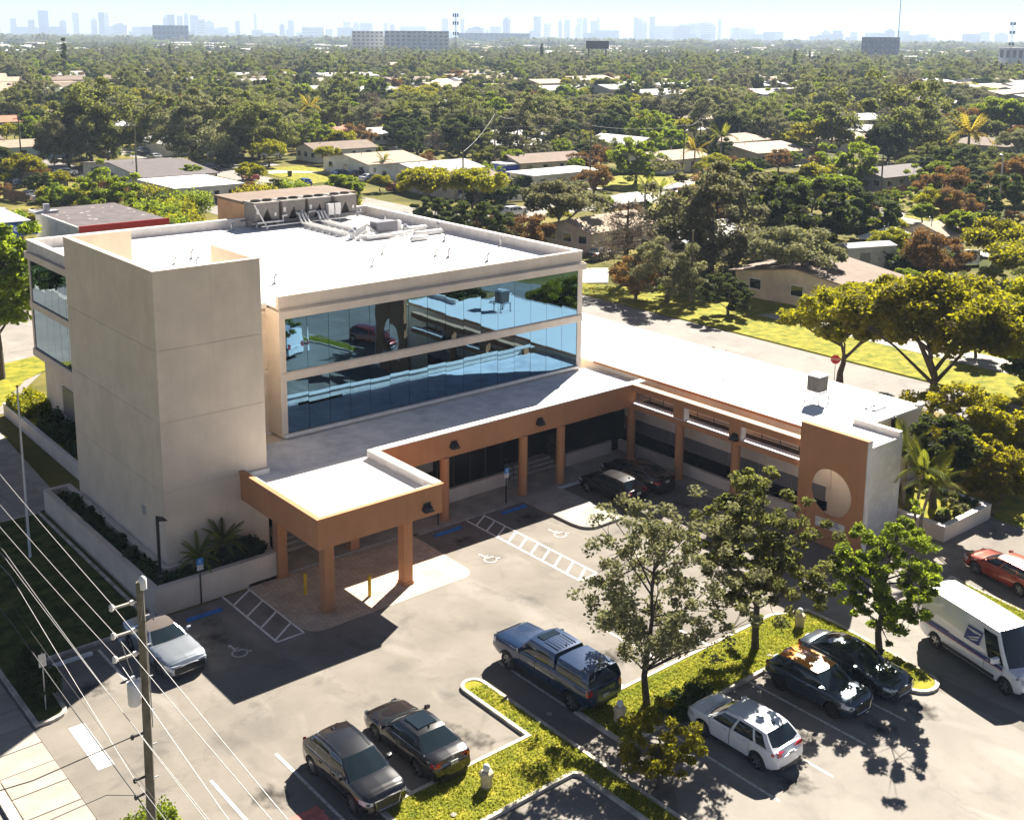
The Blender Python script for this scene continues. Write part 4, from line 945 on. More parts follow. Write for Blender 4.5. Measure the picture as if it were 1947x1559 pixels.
spots_ = [(100.5,172,1.6),(103.8,184,1.5),(100.3,198,1.6),(103.9,206,1.5),(100.4,243,1.6),(103.9,258,1.5),(95,139,.05),(112,134,.05),(128,139.5,0),(150,134.5,.1),(178,133,0),(200,138,0),(80.8,112,1.57),(78.2,92,1.57),(118,152.5,.2),(92.5,187,0),(113.5,168,.1),(140,196,.2),(139,182,.1),(119,120,.3),(98.5,101,.2),(146,82,.5),(160,118,.9),(183,152,.1),(196,177,.3),(173.5,91.5,.2),(186,88,.2),(62,212,.6),(75,225,.2),(68,258,.3),(136,236,.2),(152,225,.4),(168,232,.2),(178,218,.3),(192,205,.2),(212,196,.1),(238,190,.3),(232,165,.2)]
cc_ = ['white','silver','grey','blue','black','white','copper']; kk_ = ['sedan','suv','hatch','sedan','suv']
for i, (x, y, a) in enumerate(spots_):
    pc, kd = cc_[(i*3) % 7], kk_[(i*2) % 5]; key = (pc, kd)
    wh = 'on the avenue' if 98 < x < 105 and y > 142 else 'on the suburb street' if 128 < y < 142 else 'on the back street' if 76 < x < 83 else 'in a yard'
    lb = '%s %s parked %s, %s of the view' % ({'copper':'copper red'}.get(pc, pc), {'sedan':'saloon','suv':'estate','hatch':'hatchback'}[kd], wh, 'left' if y/x > 1.6 else 'middle' if y/x > 1.0 else 'right')
    if key in protos: c = copy_tree(protos[key]); c.location = (x, y, .03); c.rotation_euler = (0, 0, a); c['label'] = lb
    else: protos[key] = make_car('parked_car', lb, 'car', SPEC(kd, paint=P_[pc]), (x, y, .03), a, low=True, group='cars parked around the suburb')
# ---------------------------------------------------------------- vegetation
def quads_mesh(name, C, size, m, asp=1.5, upb=.35, tri=False):
    """one leaf-sized quad per centre in C (n,3), random orientation"""
    n = len(C); a = rng.normal(size=(n, 3)); a[:, 2] *= .6; a /= np.linalg.norm(a, axis=1)[:, None]
    nn = rng.normal(size=(n, 3)); nn[:, 2] = np.abs(nn[:, 2])+upb; nn -= (nn*a).sum(1)[:, None]*a; nn /= np.linalg.norm(nn, axis=1)[:, None]
    b = np.cross(nn, a); s = size*rng.uniform(.6, 1.3, n)[:, None]
    a = a*s*asp/2; b = b*s/2
    V = np.stack([C-a, C-b*.9, C+a, C+b*.9], 1).reshape(-1, 3)
    me = bpy.data.meshes.new(name); me.vertices.add(n*4); me.vertices.foreach_set('co', V.astype(np.float32).ravel())
    me.loops.add(n*4); me.loops.foreach_set('vertex_index', np.arange(n*4, dtype=np.int32))
    me.polygons.add(n); me.polygons.foreach_set('loop_start', np.arange(0, n*4, 4, dtype=np.int32)); me.polygons.foreach_set('loop_total', np.full(n, 4, dtype=np.int32))
    me.materials.append(m); me.update(calc_edges=True); return me
def tree_meshes(seed, h, cr, th, n, ls, m, shape='round', clumps=40, limbs=7, tr=.16, bark='bark', squash=.62, density=1.0, gap=.15, lean=0.):
    """a tapered trunk with limbs that reach the leaf clumps, and the crown of leaves round them"""
    R = np.random.default_rng(seed); P = []
    ch = (h-th)/2; cz_ = th+ch*1.0
    lob = R.normal(size=(6, 3)); lob /= np.linalg.norm(lob, axis=1)[:, None]; la = R.uniform(-.22, .28, 6)
    for i in range(clumps):
        d = R.normal(size=3); d /= np.linalg.norm(d)
        rr = R.uniform(.35, 1)**.55
        k = 1+sum(a*max(0, float(d@l))**2 for a, l in zip(la, lob))*1.2
        if shape == 'round': p = d*np.array([cr, cr, ch])*rr*k
        elif shape == 'flat':
            d[2] = abs(d[2])*.9-.25; p = d*np.array([cr, cr, ch*.95])*rr*k
        elif shape == 'open':
            k *= 1+.35*math.sin(3*math.atan2(d[1], d[0])+seed)+R.uniform(-.15, .3); p = d*np.array([cr, cr, ch])*(.25+.75*rr)*k; p[2] -= .12*ch*(1-abs(d[2]))
        elif shape == 'cone':
            f = R.uniform(0, 1); w = cr*(1-f*.85); a = R.uniform(0, 2*PI); p = np.array([w*math.cos(a)*rr, w*math.sin(a)*rr, (f*2-1)*ch])
        elif shape == 'column': p = d*np.array([cr, cr, ch])*np.array([rr, rr, 1])
        else: p = d*np.array([cr, cr, ch])*rr*k; p[2] = abs(p[2])-.3*ch
        P.append(p+np.array([0, 0, cz_]))
    P = np.array(P); P[:, 0] += lean*(P[:, 2]-th)
    per = R.uniform(.5, 1.5, clumps); per = (per/per.sum()*n).astype(int); cs = cr*(.27 if clumps < 60 else .2 if clumps < 200 else .135)
    C = []
    for p, k in zip(P, per):
        q = R.normal(size=(k, 3)); q /= np.linalg.norm(q, axis=1)[:, None]; q *= (R.uniform(0, 1, k)**.45)[:, None]
        q *= np.array([cs, cs, cs*squash])*R.uniform(.7, 1.3); C.append(p+q)
    C = np.concatenate(C)
    crown = quads_mesh('crown', C, ls, m)
    lead = shape in ('open', 'round', 'cone', 'column')
    zt_ = th+ch*(1.45 if lead else .5); b = MB(); wob = R.normal(size=(6, 2))*tr*.7
    L_ = [np.array([lean*max(0, z-th)*.6+wob[i][0]*(i > 0), wob[i][1]*(i > 0), z]) for i, z in enumerate(np.linspace(-.1, zt_, 6))]
    b.tube([tuple(p) for p in L_], [tr*1.3, tr, tr*.85, tr*.6, tr*.38, tr*.1], 9)
    def axis(z):
        f = max(0, min(4.999, (z+.1)/(zt_+.1)*5)); k = int(f); return L_[k]+(L_[k+1]-L_[k])*(f-k)
    order = np.argsort(-np.linalg.norm(P[:, :2], axis=1)); main = order[::max(1, len(P)//limbs)][:limbs]; mids = []
    for q in main:
        p = P[q]; hd = np.linalg.norm(p[:2]); z0 = min(max(th*.75, p[2]-hd*R.uniform(.45, .9)), zt_*.92); s0 = axis(z0); mid = s0+(p-s0)*.5+np.array([R.normal()*.06*hd, R.normal()*.06*hd, hd*R.uniform(-.02, .12)])
        rr_ = tr*(.5 if not lead else .34); b.tube([tuple(s0), tuple(s0*.6+mid*.4), tuple(mid), tuple(p)], [rr_, rr_*.8, rr_*.55, rr_*.15], 6, cap=False); mids += [mid, mid*.5+p*.5, s0*.4+mid*.6]
    mids = np.array(mids)
    for q in range(len(P)):
        if q in main: continue
        p = P[q]; dd_ = np.linalg.norm(mids-p, axis=1); m0 = mids[int(np.argmin(dd_))]; rr_ = tr*.13
        b.tube([tuple(m0), tuple((m0+p)/2+R.normal(size=3)*.05*cr), tuple(p)], [rr_, rr_*.6, rr_*.25], 4, cap=False)
    trunk = b.build('trunk', M[bark], None, 40, link=False)
    return trunk.data, crown
def put_tree(name, label, ms, loc, rz=0, sc=1.0, cat='tree', group=None, szz=None):
    r = empty(name, loc, rz, label, cat, group); r.scale = (sc, sc, szz or sc)
    for nm, me in (('trunk', ms[0]), ('crown', ms[1])):
        o = bpy.data.objects.new(nm, me); COL.objects.link(o); o.parent = r
    return r
def bare_meshes(seed, h, cr, n, ls):
    R = np.random.default_rng(seed); b = MB(); b.tube([(0,0,-.1),(0,0,h*.35),(.1,0,h*.65),(.1,.1,h*.97)], [.4,.3,.16,.03], 8)
    C = []
    for i in range(46):
        a = R.uniform(0, 2*PI); z0 = h*R.uniform(.28, .92); l = cr*(1.25-z0/h)*R.uniform(.7, 1.1); e = R.uniform(-.05, .45)
        p0 = np.array([0, 0, z0]); p1 = p0+np.array([math.cos(a)*l*.5, math.sin(a)*l*.5, l*e*.4]); p2 = p0+np.array([math.cos(a)*l, math.sin(a)*l, l*e*.9])
        b.tube([tuple(p0), tuple(p1), tuple(p2)], [.09, .05, .015], 5, cap=False)
        for j in range(6):
            s = p0+(p2-p0)*R.uniform(.3, 1); d = R.normal(size=3)*l*.2; b.tube([tuple(s), tuple(s+d)], [.025, .008], 3, cap=False)
            C.append(s+R.normal(size=(n//276, 3))*l*.13)
    tr = b.build('trunk', M['bark'], None, 40, link=False)
    return tr.data, quads_mesh('crown', np.concatenate(C), ls, M['twig'], asp=4)
# foreground trees on the island, measured from the photograph
put_tree('island_tree', 'thin crowned leafless looking live oak on the island beside the blue pickup', tree_meshes(3, 8.2, 2.9, 2.0, 15000, .125, M['oakgrey'], 'open', 230, 26, .13), (31.9, 29.4, .1))
put_tree('island_tree', 'dense grey green live oak between the thin crowned tree and the terracotta wall', tree_meshes(5, 7.6, 2.45, 2.1, 30000, .12, M['oak'], 'open', 240, 22, .15, lean=.03), (38.9, 29.4, .1))
put_tree('island_tree', 'low bright green live oak whose branches brush the postal van', tree_meshes(8, 6.1, 1.95, 1.8, 30000, .11, M['green'], 'open', 210, 18, .14), (43.0, 25.7, .1), 2.2)
put_tree('small_tree', 'low yellow green shrubby tree at the near edge, left of the white crossover', tree_meshes(9, 2.9, 1.4, .4, 8000, .1, M['yellowg'], 'round', 60, 12, .05), (28.35, 25.5, .1), cat='shrub')
put_tree('street_tree', 'broad golden green almond tree at the street, left of the two largest', tree_meshes(12, 8.6, 4.3, 2.4, 26000, .24, M['yellowg'], 'flat', 90, 16, .24), (77.3, 51.5, 0))
put_tree('street_tree', 'largest golden green almond tree, its dark trunk rising behind the wing', tree_meshes(14, 11.4, 6.0, 3.0, 46000, .25, M['yellowg'], 'flat', 120, 18, .34), (75.6, 42.6, 0))
put_tree('street_tree', 'dark green almond tree at the right edge behind the largest one', tree_meshes(15, 10.5, 5.4, 3.0, 30000, .26, M['yellowg'], 'flat', 100, 18, .3), (81.8, 36.2, 0))
put_tree('cassia_tree', 'feathery golden bush beside the wing planter, largest of three', tree_meshes(17, 5.6, 3.0, .8, 26000, .17, M['goldleaf'], 'round', 110, 12, .12), (66.6, 35.3, 0), cat='tree')
put_tree('cassia_tree', 'feathery golden bush nearest the street kerb', tree_meshes(18, 5.0, 2.7, .8, 18000, .17, M['goldleaf'], 'round', 90, 12, .1), (70.3, 33.2, 0), cat='tree')
put_tree('cassia_tree', 'low golden bush leaning over the planter corner', tree_meshes(19, 3.8, 2.1, .6, 14000, .15, M['goldleaf'], 'round', 70, 12, .08), (64.0, 31.4, 0), cat='tree')
put_tree('planter_tree', 'dark twin trunked tree standing in the wing planter', tree_meshes(20, 5.6, 2.2, 1.8, 12000, .18, M['dkgreen'], 'round', 70, 10, .2), (58.4, 32.2, .6))
put_tree('corner_tree', 'dark leafed tree at the left edge beside the office block', tree_meshes(21, 13.2, 4.4, 4.5, 22000, .3, M['green'], 'round', 120, 14, .38), (25.0, 93.6, 0))
for (x_, y_), lb_ in (((13, 99), 'dark street oak mirrored in the side glass of the tower block, farther one'), ((9, 113), 'dark street oak mirrored in the side glass of the tower block, nearer one')): put_tree('street_oak', lb_, tree_meshes(int(y_), 12, 5.5, 3, 9000, .4, M['dkgreen'], 'flat', 70, 10, .35), (x_, y_, 0))
# palms
def frond_mesh(L, droop, w, m, n=16, ang=.5):
    b = MB(); pts = []
    for i in range(n+1):
        f = i/n; pts.append(Vector((L*(f-.12*f*f), 0, L*(ang*f-droop*f*f))))
    b.tube(pts, [.025*(1-.8*i/n)+.004 for i in range(n+1)], 4, cap=False)
    for i in range(1, n+1):
        f = i/n; ww = w*math.sin(PI*min(1, f*.9+.12))**.6; p = pts[i]; q = pts[i-1]
        for sg in (1, -1):
            tip = p+Vector((L*.11, sg*ww, -ww*.45)); b.add([tuple(q), tuple(q*.5+p*.5+Vector((0, 0, .01))), tuple(tip), tuple(q*.8+tip*.2+Vector((0, sg*.01, -.02)))], [(0, 1, 2, 3)])
            p2 = q*.5+p*.5; tip = p2+Vector((L*.11, sg*ww*.95, -ww*.5)); b.add([tuple(p2), tuple(p), tuple(tip)], [(0, 1, 2)])
    return b.build('frond', m, None, 0, link=False).data
FR = {}
def palm(name, label, loc, h, L, nf, m='palm', tr=.14, droop=.75, cat='palm', group=None, w=.42, low_=False, parts=True, lean=(0, 0)):
    key = (m, round(L, 1), droop)
    if key not in FR: FR[key] = [frond_mesh(L, droop, w*L/2.4, M[m], 9 if low_ else 18, .55), frond_mesh(L*.95, droop*.55, w*L/2.6, M[m], 9 if low_ else 18, .9)]
    r = empty(name, loc, rnd(0, 6), label, cat, group)
    MB().tube([(0, 0, -.1), (lean[0]*.3, lean[1]*.3, h*.5), (lean[0], lean[1], h)], [tr*1.4, tr, tr*.85], 10).build('trunk', M['palmbark'], r, 40)
    for i in range(nf):
        o = bpy.data.objects.new('frond', FR[key][i % 2]); COL.objects.link(o); o.parent = r; o.location = (lean[0], lean[1], h-.05)
        o.rotation_euler = (0, rnd(-.15, .35) if i % 2 == 0 else rnd(-.5, .0), 2*PI*i/nf*2.618+rnd(-.2, .2)); s = rnd(.85, 1.1); o.scale = (s, s, s)
    return r
palm('pygmy_palm', 'small feathery palm in the tower planter, nearer the lamp post', (21.9, 50.15, .95), 1.0, 1.25, 18, tr=.07)
palm('pygmy_palm', 'small feathery palm in the tower planter, nearer the porch', (23.3, 50.35, .95), 1.3, 1.35, 18, tr=.07)
palm('triple_palm', 'tall thin palm at the wing planter, tied near its foot', (54.4, 31.1, .1), 4.3, 2.0, 16, tr=.08, lean=(.3, .25))
palm('triple_palm', 'leaning thin palm tied to its taller neighbour by the wing wall', (54.7, 30.9, .1), 3.6, 1.9, 14, tr=.08, lean=(-.3, .5))
palm('queen_palm', 'drooping palm behind the wing planter, dark against the golden bushes', (57.3, 33.5, .1), 3.8, 2.3, 16, tr=.13)
palm('coconut_palm', 'large golden palm left of the far lawn fence, brightest of the right side palms', (234.5, 128, 0), 7.5, 6.0, 26, 'palmgold', .3, low_=True)
for lb, (x, y), h, L, m in (('bright golden palm before the white walled house', (175.8, 154), 5.0, 3.6, 'palmgold'), ('green palm behind the bushy tree by the tan bungalow', (188.6, 158), 7, 3.6, 'palm'), ('taller of two palms by the white carport tent', (126.8, 120.7), 5.0, 2.3, 'palm'), ('shorter of two palms by the white carport tent', (128.8, 119.4), 4.4, 2.2, 'palm'),
    ('small palm before the pale grey roofed house', (123.5, 187.5), 3.2, 2.2, 'palm'), ('coconut palm behind the roof of the small grey house', (165, 242), 9, 4, 'palm'), ('coconut palm above the tan roofed house row', (150, 262), 9, 4.2, 'palmgold'), ('palm clump at the avenue end', (126, 262), 8, 4, 'palm'), ('coconut palm at the far left house', (62, 330), 8, 4.5, 'palm'), ('bare trunked palm near the light blue wall', (80, 246), 5, 2.8, 'palm')):
    palm('coconut_palm', lb, (x, y, 0), h, L, 16, m, .16, low_=True)
# shrubs and hedges
def bush_mesh(sx, sy, sz, n, ls, m, lumpy=.25, seed=1):
    R = np.random.default_rng(seed); k = max(6, int(n/160)); P = R.uniform(-1, 1, (k, 3)); P[:, 2] = R.uniform(.2, .85, k)
    P *= np.array([sx, sy, sz]); rad = min(sx, sy, sz)*.55+.05
    C = P[R.integers(0, k, n)]+R.normal(size=(n, 3))*np.array([rad, rad, rad*.8])*.45
    C[:, 2] = np.abs(C[:, 2]); C[:, 0] = np.clip(C[:, 0], -sx*1.08, sx*1.08); C[:, 1] = np.clip(C[:, 1], -sy*1.08, sy*1.08)
    return quads_mesh('shrub', C, ls, m)
def bush(name, label, loc, s, n, ls, m, rz=0, cat='shrub', group=None, seed=1):
    me = bush_mesh(*s, n, ls, M[m], seed=seed); o = bpy.data.objects.new(name, me); COL.objects.link(o); o.location = loc; o.rotation_euler = (0, 0, rz)
    return tag(o, label, cat, group)
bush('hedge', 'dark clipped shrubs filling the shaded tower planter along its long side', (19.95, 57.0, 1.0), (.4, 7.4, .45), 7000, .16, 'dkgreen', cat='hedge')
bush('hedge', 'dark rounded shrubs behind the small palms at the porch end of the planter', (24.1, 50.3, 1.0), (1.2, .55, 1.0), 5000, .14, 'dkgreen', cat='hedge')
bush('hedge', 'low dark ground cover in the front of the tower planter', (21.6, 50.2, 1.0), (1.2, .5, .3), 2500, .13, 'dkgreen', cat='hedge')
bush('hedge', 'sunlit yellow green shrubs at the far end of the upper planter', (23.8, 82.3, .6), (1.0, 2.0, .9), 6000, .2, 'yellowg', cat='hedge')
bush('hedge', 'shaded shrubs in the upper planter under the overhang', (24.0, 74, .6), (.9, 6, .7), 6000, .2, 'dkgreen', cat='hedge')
bush('hedge', 'tall dark hedge at the driveway corner beside the street pavement', (12.9, 46.3, .1), (.45, 1.7, 1.15), 8000, .13, 'dkgreen', cat='hedge')
bush('shrub', 'round clipped green shrub at the foot of the utility pole', (13.0, 34.6, .0), (.75, .75, .8), 4500, .09, 'green')
bush('weed_patch', 'bushy dark weeds on the island beside the white crossover', (32.9, 28.3, .1), (1.3, .6, .5), 3500, .1, 'dkgreen', cat='shrub')
bush('shrub', 'dry shrub poking up behind the far edge of the wing roof', (66.5, 55.7, 0), (1.1, 1.1, 3.8), 3000, .2, 'orange')
for i, (x, y) in enumerate([(56.9,30.8),(57.6,31.1),(58.6,30.75),(59.4,30.9),(60.3,31.0),(60.4,31.9),(59.5,31.8),(60.5,33.0),(59.6,33.2),(60.4,34.1),(58.9,34.4),(57.4,34.2),(56.8,32.6)]):
    bush('planter_shrub', 'small rounded grey green shrub in the wing planter', (x, y, .68), (.3, .3, .42), 420, .11, ('oakgrey', 'dkgreen', 'oak')[i % 3], group='small shrubs in the wing planter', seed=i)
hed = [('long clipped bright hedge behind the red edged shop roof', (57, 164.5), (9.0, 1.0, 2.2), -.25, 'yellowg'), ('clipped hedge between the blue awning and the dark shop roof', (47.5, 170), (3, 1.2, 2.0), -.5, 'green'), ('tall leafy hedge rising behind the long clipped one', (64, 186), (7, 1.6, 2.4), -1.0, 'yellowg'),
 ('dense green hedge before the white lattice fence', (118.5, 147.5), (4.2, 1.5, 2.6), -.9, 'dkgreen'), ('trimmed hedge above the white fence', (131.5, 156.5), (4, 1.2, 2.6), -.5, 'dkgreen'), ('straggly hedge along the back edge of the main roof', (66, 132), (12, 2.0, 3.2), .25, 'yellowg'), ('dark ivy hedge beside the white shed', (124.5, 73), (5.5, 1.5, 2.2), -.25, 'dkgreen'), ('low hedge along the front lawn with the round tree', (163, 163), (6, 1, 1.2), -.3, 'dkgreen')]
for i, (lb, (x, y), s, a, m_) in enumerate(hed): bush('hedge', lb, (x, y, 0), s, 9000, .34, m_, a, 'hedge', seed=30+i)
for i, (x, y, r_, h_, m_) in enumerate([(61,155.5,3.0,2.6,'yellowg'),(65.5,158,3.4,3.2,'green'),(69,160.5,3.0,2.8,'yellowg'),(72.5,164,3.2,3.4,'green'),(69.5,167,2.8,3.6,'dkgreen'),(72,175,2.6,3.2,'yellowg'),(85.5,168.5,2.6,3.0,'goldleaf'),(89.5,170.5,2.8,2.4,'yellowg'),(93.5,170,2.4,3.0,'green'),(96,166.5,2.0,2.2,'yellowg'),(98.2,160,1.9,3.2,'dkgreen'),(95,155.5,2.4,2.6,'yellowg'),(92,158,2.4,2.0,'goldleaf'),(88,162,2.6,2.4,'yellowg'),(66,150,2.5,2.4,'yellowg'),(62.5,147.5,2.0,2.6,'green')]):
    bush('garden_hedge', ['golden green', 'mid green', 'yellow green', 'dark green'][['goldleaf','green','yellowg','dkgreen'].index(m_)]+' bush in the straggling hedge behind the roof, %s from the left' % ['first','second','third','fourth','fifth','sixth','seventh','eighth','ninth','tenth','eleventh','twelfth','thirteenth','fourteenth','fifteenth','sixteenth'][i], (x, y, 0), (r_, r_*.8, h_), 5200, .26, m_, i, 'bush', 'bushes of the straggling hedge', seed=60+i)
for (x, y), lb_ in (((109.1, 198.7), 'dark wheeled bin on the edge of the green lawn'), ((99.7, 161.8), 'dark wheeled bin by the avenue corner'), ((96.5, 205), 'dark bin before the shaded drive')):
    b_ = empty('wheeled_bin', (x, y, 0), 0, lb_, 'bin'); MB().add([(-.25,-.28,.05),(.25,-.28,.05),(.25,.28,.05),(-.25,.28,.05),(-.32,-.36,1.0),(.32,-.36,1.0),(.32,.36,1.0),(-.32,.36,1.0)], [(0,3,2,1),(4,5,6,7),(0,1,5,4),(1,2,6,5),(2,3,7,6),(3,0,4,7)]).build('body', M['black'], b_); MB().box(-.35,-.4,1.0,.35,.4,1.07).build('lid', M['black'], b_)
# tufts of grass on the near islands
def tufts(name, pts, n, z, m):
    xs_ = [p[0] for p in pts]; ys_ = [p[1] for p in pts]; C = np.stack([rng.uniform(min(xs_), max(xs_), n), rng.uniform(min(ys_), max(ys_), n)], 1)
    def inside(P_):
        k = np.zeros(len(P_), bool); m_ = len(pts)
        for i in range(m_):
            (x0, y0), (x1, y1) = pts[i], pts[(i+1) % m_]
            c = ((y0 > P_[:, 1]) != (y1 > P_[:, 1])) & (P_[:, 0] < (x1-x0)*(P_[:, 1]-y0)/((y1-y0) or 1e-9)+x0); k ^= c
        return k
    C = C[inside(C)]; C = np.concatenate([C, np.full((len(C), 1), z)+rng.uniform(0, .05, (len(C), 1))], 1)
    me = quads_mesh(name, C, .05, m, asp=2.2, upb=0); o = bpy.data.objects.new(name, me); COL.objects.link(o); o['kind'] = 'stuff'; return o
gl = leafmat('grass blades', (.08, .12, .012), (.26, .25, .03), (.42, .45, .04), .4)
tufts('grass', [(29.4,28.1),(41.3,28.1),(41.45,23.6),(43.1,23.2),(43.5,28.4),(43.5,30),(41.8,30.7),(29.4,30.7)], 42000, .11, gl)
tufts('grass', [(19.9,28.1),(26.7,28),(26.8,20),(27.55,20),(27.6,34.8),(26.8,34.8),(26.8,30.7),(19.9,30.7)], 36000, .11, gl)
tufts('grass', [(51.0,27.2),(50.1,20),(51.3,20),(52.2,27.2)], 7000, .11, gl)

# the larger trees of the suburb, one by one
V = {}
def var(key, *a, **k):
    V[key] = tree_meshes(*a, **k); return V[key]
for i in range(3):
    var(('oak', i), 40+i, 11, 6.6, 2.6, 16000, .33, M['oak'], 'flat' if i == 1 else 'open', 75, 10, .33)
    var(('oakgrey', i), 50+i, 10, 5.6, 2.2, 16000, .3, M['oakgrey'], 'flat' if i == 2 else 'open', 75, 10, .3)
    var(('dkgreen', i), 60+i, 9.5, 5.0, 1.6, 19000, .33, M['dkgreen'], 'round', 70, 7, .3)
    var(('green', i), 70+i, 8.5, 4.6, 1.8, 16000, .3, M['green'], 'open' if i else 'round', 70, 7, .28)
    var(('yellowg', i), 80+i, 8, 4.6, 1.8, 10000, .32, M['yellowg'], 'flat', 45, 7, .26)
for i in range(2):
    var(('orange', i), 90+i, 7.5, 4.2, 1.6, 9000, .28, M['orange'], 'round', 40, 7, .24)
    V[('bare', i)] = bare_meshes(95+i, 10, 4.5, 2800, .12)
    var(('pine', i), 98+i, 14, 1.4, .8, 2600, .45, M['dkgreen'], 'cone', 50, 4, .25)
V[('bigoak', 0)] = tree_meshes(301, 13.5, 8.4, 3.2, 24000, .4, M['oak'], 'open', 150, 16, .5)
V[('bigoak', 1)] = tree_meshes(302, 12.5, 7.6, 3.0, 22000, .4, M['oakgrey'], 'open', 140, 16, .45)
big = [('bigoak',0,(86,240),1.15,'wide dark live oak at left, behind the roofs of the blue walled house'),('bigoak',1,(103.8,230),1.05,'spreading live oak with visible trunk on the avenue verge'),('bigoak',0,(118,229),.95,'round topped live oak shading the parked cars'),('oakgrey',0,(78,232),1.0,'grey green oak overlapping the widest oak'),('yellowg',0,(95.2,188.3),.62,'small bright tree on the avenue drive beside the white flat roof'),
 ('green',0,(88,196),.5,'dark slim tree against the white flat roofed house'),('yellowg',1,(102,143.5),1.05,'broad bright yellow green tree behind the main roof, left'),('yellowg',2,(108.5,139.5),1.0,'lower bright yellow green tree sloping down to the right of its twin'),('dkgreen',0,(156,204),1.15,'huge dark globe shaped tree with rusty top'),('oakgrey',1,(166,196),1.15,'pale olive tree beside the dark globe tree'),
 ('green',1,(155.9,151),1.0,'bright round tree on the front lawn with a clear trunk'),('oakgrey',2,(101.5,112.5),.95,'multi stemmed tree behind the right corner of the main roof'),('bare',0,(90.5,88.8),1.0,'leafless cypress with spreading bare limbs beyond the roof corner'),('oakgrey',0,(87,79.4),.62,'squat oak on the corner lawn beside the bare cypress'),('orange',0,(126.5,110),.8,'dark rust tinted tree behind the silvery oak'),
 ('bigoak',1,(104,88),.85,'silvery oak, tallest of the middle group'),('oakgrey',2,(99.5,73.5),.85,'lower silvery oak right of the tallest one'),('orange',1,(141,119),.85,'brownish tree behind the rust tinted one'),('dkgreen',1,(118.5,84),1.05,'dark green round tree behind the long tan roof'),('dkgreen',2,(131.9,85.6),.85,'second dark green tree, above the white shed'),
 ('green',2,(180,120),.95,'bright fan shaped tree over the wooden fence'),('dkgreen',0,(221,139),1.1,'dark domed tree beyond the fan shaped tree'),('orange',0,(172.6,98),.95,'dark rusty tree in the corner yard by the bend'),('orange',1,(190,95),1.0,'dark rusty tree right of the bend, beside the street lamp'),('yellowg',0,(126.8,64.9),.95,'yellow topped dark tree behind the foreground almonds'),
 ('yellowg',2,(222,158),1.25,'olive yellow tree left of the large dark one at upper right'),('oak',2,(236,146),1.5,'large dark olive tree at upper right'),('green',0,(290,150),1.6,'broad green tree at the right horizon line'),('dkgreen',1,(197,112.5),.8,'dark bush under the golden palm'),('yellowg',1,(118,57),.9,'yellow green hedge like tree at the right edge'),
 ('green',1,(187,171),.95,'bright crowned tree beside the tan bungalow'),('yellowg',2,(126,213),.55,'dark tree beside the garage on the green lawn'),('oakgrey',0,(137,262),1.1,'tall grey oak left of the blue windowed house'),('green',2,(138,238),.8,'green tree in front of the tan roofed garage'),('green',0,(148,178),.6,'shrubby tree by the brown roofed row'),('orange',0,(160,172),.55,'reddish shrub like tree at the end of the brown roof')]
names = {'bigoak':'live_oak', 'oak':'live_oak','oakgrey':'grey_oak','dkgreen':'broadleaf_tree','green':'broadleaf_tree','yellowg':'almond_tree','orange':'rusty_tree','bare':'bare_cypress','pine':'norfolk_pine'}
blockers = []
for k, i, (x, y), s, lb in big:
    put_tree(names[k], lb, V[(k, i)], (x, y, 0), rnd(0, 6.3), s); blockers.append((x, y, 5*s))
